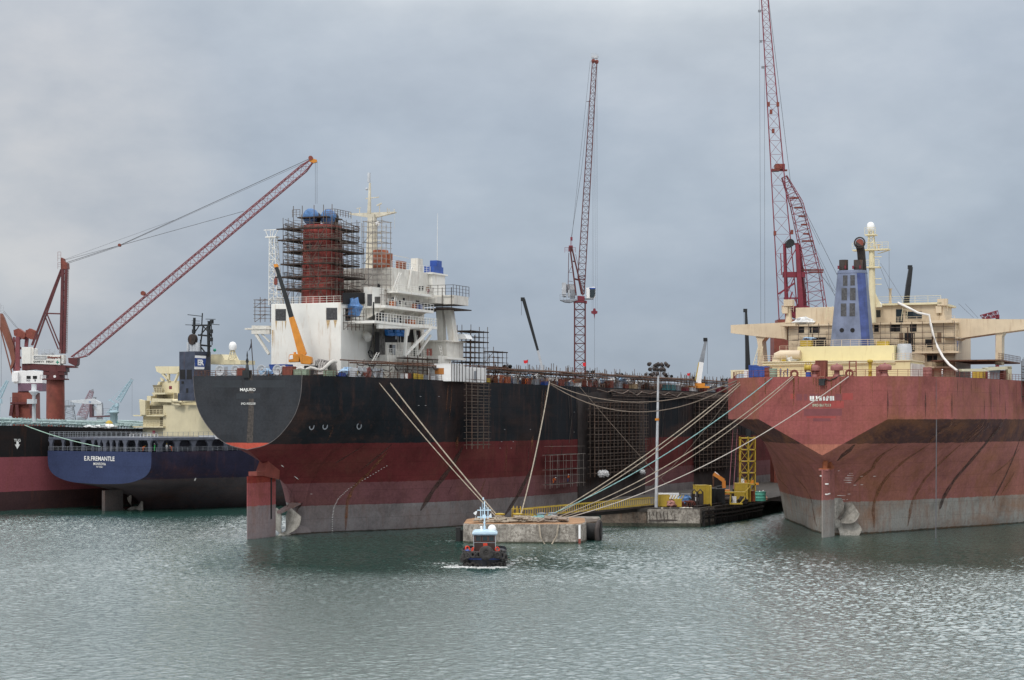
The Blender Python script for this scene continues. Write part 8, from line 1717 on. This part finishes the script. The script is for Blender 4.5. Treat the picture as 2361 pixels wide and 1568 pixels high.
# ================================================================ pier objects
def pz(zx, zy): return (2200+zx/5.62)/1.4545, (1560+zy/5.62)/1.4545
def pier_at(zx, Y): p = wp(pz(zx, 0)[0], Y, 3.6); return (p[0], Y, 3.6)
for zx, Y, sz, c_, lab in [(850,392,(2.6,2.4,4.2),'yellow','tall yellow steel box in the middle of the pier'),(950,392.5,(1.9,2.6,4.1),'yellow','yellow steel box joined to the right of the tall one'),(1020,396,(1.6,2.4,3.4),'black','dark side box behind the tall yellow boxes'),(150,388,(1.9,1.2,2.4),'yellow','yellow cabinet just right of the floodlight mast'),(60,389,(1.2,1.2,2.3),'yellow','narrow yellow cabinet behind the floodlight mast'),(410,387,(1.4,1.2,1.6),'yellow','small yellow bin with rounded top at the pier edge'),(1600,410,(2.6,2.4,4.0),'yellow','large yellow container box behind the excavator'),(1690,411,(1.6,2.4,3.9),'yellow','second yellow container box at the right of the excavator'),(1150,399,(2.6,2,3.2),'black','black tank box between yellow box and excavator'),(230,396,(4.2,2,2.4),'white','white grey box behind the red cable pile'),(1445,404,(1.3,.6,1.4),'white','white sign board behind the excavator engine'),(1780,412,(1.5,1.5,2.3),'orange','rusty orange box right of the large yellow container')]:
    crate(lab, WF, pier_at(zx, Y), sz, CM[c_], R_(-.1, .25), 'steel_box', 'box')
for zx, Y, r, mm, lab, sd in [(570,392,1.4,M_tarpb,'blue and white wrapped bale on the pier',61),(450,394,1.2,M_tarpl,'pale blue sheet bundle left of the blue bale',62),(650,387,1.0,M_bpaint,'black tarpaulin mound at the pier edge',63),(1640,402,1.0,M_hose,'dark brown hose mound below the yellow frame',64),(290,386.5,.9,mat('pinkish_cable_pile', (.4,.2,.17),.8,var=.5,sc=4),'pinkish pile of coiled cables at the pier edge',65),(2050,421,.6,mat('salmon_cloth', (.55,.3,.22)),'salmon coloured bundle beside the green barrel',66)]:
    tarp(lab, WF, pier_at(zx, Y), r, mm, sd, .8)
drum('green and white wrapped barrel near the red ship hull on the pier', WF, pier_at(1960, 417), 1.25, 1.9, mat('sea_green_wrap', (.1, .42, .33), .6, var=.3))
t = thing('gas_rack', 'dark round-topped bottle rack with white labels on the pier', 'rack', pier_at(775, 387.5)); one('frame', M_hose, t, lambda m: (m.tube([(-1, 0, 0), (-1, 0, 3), (-.6, 0, 3.5), (-.1, 0, 3), (-.1, 0, 0)], .16, 8), m.tube([(.1, 0, 0), (.1, 0, 3), (.6, 0, 3.5), (1.1, 0, 3), (1.1, 0, 0)], .16, 8), m.box((-1, .3, 0), (1.1, .9, 2.6)))); one('label_plate', M_clean, t, lambda m: (m.box((-.35, -.05, 1.2), (.25, 0, 2.0)), )); one('label_plate', M_clean, t, lambda m: m.box((-.3, -.05, 2.3), (.2, 0, 2.9)))
t = thing('pipe_rack', 'row of slanting yellow pipes leaning beside the small yellow bin', 'pipe rack', pier_at(330, 388.5)); one('pipes', M_yellow, t, lambda m: [m.bar((-1.8+i*.55, 0, 1.2), (-1.2+i*.55, .3, 2.3), .13) for i in range(7)] and None); one('stand', M_oxide, t, lambda m: (m.box((-2, -.2, 0), (2, .6, 1.1)),))
t = thing('hose_reel', 'red and tan hose tangle in front of the bottle rack', 'hose', pier_at(620, 386)); one('hose', M_oxide, t, lambda m: [m.torus((.4*i-.8, 0, .7), .6, .07, (.3*i, 1, .4), 12, 5) for i in range(5)] and None)
t = thing('pipe_platform', 'bright yellow pipe frame and platform in front of the excavator', 'frame', pier_at(1440, 400)); one('platform', M_yellow, t, lambda m: (m.box((-3, -.8, 2.3), (2.6, .8, 2.6)), m.tube([(2.6, 0, 2.5), (3.6, 0, 3.6)], .12, 6), m.tube([(1.4, -.5, 0), (2.4, -.5, 1.2), (2.6, -.5, 2.4)], .16, 6), m.tube([(-.5, -.5, 0), (-.4, -.5, 2.4)], .16, 6), m.tube([(-1.8, -.5, 1), (-1.8, -.5, 2.4)], .14, 6), m.box((-.6, -.7, 0), (2, -.3, .3))))
rd = random.Random(77)
for i in range(12):
    Y = 392+i*3.2; px_ = 1545+i*15+rd.uniform(-12, 12); p = wp(px_, Y, 3.6); c_, nm = rd.choice(((M_hose, 'dark brown'), (M_grey, 'grey'), (M_oxide, 'rust red'), (M_bpaint, 'black'), (M_plank, 'brown')))
    crate('%s low case from the lamp mast behind the yellow pier boxes, %s' % (ordn(i), nm), WF, p, (rd.uniform(1.2, 2.6), 1.4, rd.uniform(.9, 2.3)), c_, rd.uniform(-.4, .4), 'storage_case', 'case', 'low cases behind the yellow pier boxes')
# excavator
ex = thing('excavator', 'orange excavator with raised bent arm working on the pier', 'excavator', pier_at(1320, 405), 0); o = Vector(pier_at(1320, 405))
E_ = lambda zx, zy, d=0: Vector(WF.F(*pz(zx, zy), s=405+d))-o
M_exo = mat('excavator_orange', (.6, .22, .04), .5, rust=.3)
one('boom', M_exo, ex, lambda m: (m.bar(E_(1280, 430), E_(1275, 290), .7, .9), m.bar(E_(1275, 290), E_(1200, 240), .8, .8), m.bar(E_(1225, 250), E_(1085, 165), .75, .7)))
one('stick', M_rust, ex, lambda m: m.bar(E_(1080, 170), E_(1078, 420), .4, .4, .25, .25)); one('hydraulic_ram', M_clean, ex, lambda m: (m.bar(E_(1110, 125), E_(1155, 165), .18), m.bar(E_(1155, 165), E_(1235, 240), .22)))
one('engine_house', M_exo, ex, lambda m: m.prism([E_(x, y, -1.2) for x, y in [(1190,520),(1240,462),(1400,465),(1400,560),(1240,560)]], (0, 2.4, 0)), .1)
one('cab', M_bpaint, ex, lambda m: m.prism([E_(x, y, -1.3) for x, y in [(1150,400),(1240,385),(1250,500),(1160,510)]], (0, 1.4, 0)))
one('track', M_hose, ex, lambda m: (m.tube([E_(1180, 640, -1.3), E_(1430, 640, -1.3)], .55, 10), m.tube([E_(1180, 640, 1.3), E_(1430, 640, 1.3)], .55, 10), m.bar(E_(1180, 600), E_(1430, 600), 2, .6)))
# yellow access tower
p = wp(1724, 437, 3.6); t = thing('stair_tower', 'yellow lattice access tower beside the red hull scaffolding', 'tower', p)
for x in (-1.6, .2, 1.7):
    for y in (0, 2.2): MB().bar((x, y, 0), (x, y, 13.5), .2).build('post', M_yellow, t)
for i in range(6): MB().box((-1.7, -.1, i*2.6+.1), (1.8, 2.3, i*2.6+.35)).build('landing', M_yellow, t)
m = MB()
for i in range(5): m.bar((-1.6, 0, i*2.6+.3), (.2, 0, i*2.6+2.7), .09); m.bar((.2, 0, i*2.6+.3), (-1.6, 0, i*2.6+2.7), .09); m.bar((.3, 1, i*2.6+.3), (1.7, 1, i*2.6+2.7), .3)
m.build('brace', M_yellow, t)
for x, mm, lab in [(1690, M_crim, 'left red hose line hanging from the hull to the pier'), (1700, M_crim, 'right red hose line hanging from the hull to the pier')]:
    rope(lab, onM(x, 990, 25.6), Vector(wp(x-10, 432, 3.7)), .07, .3, mm)
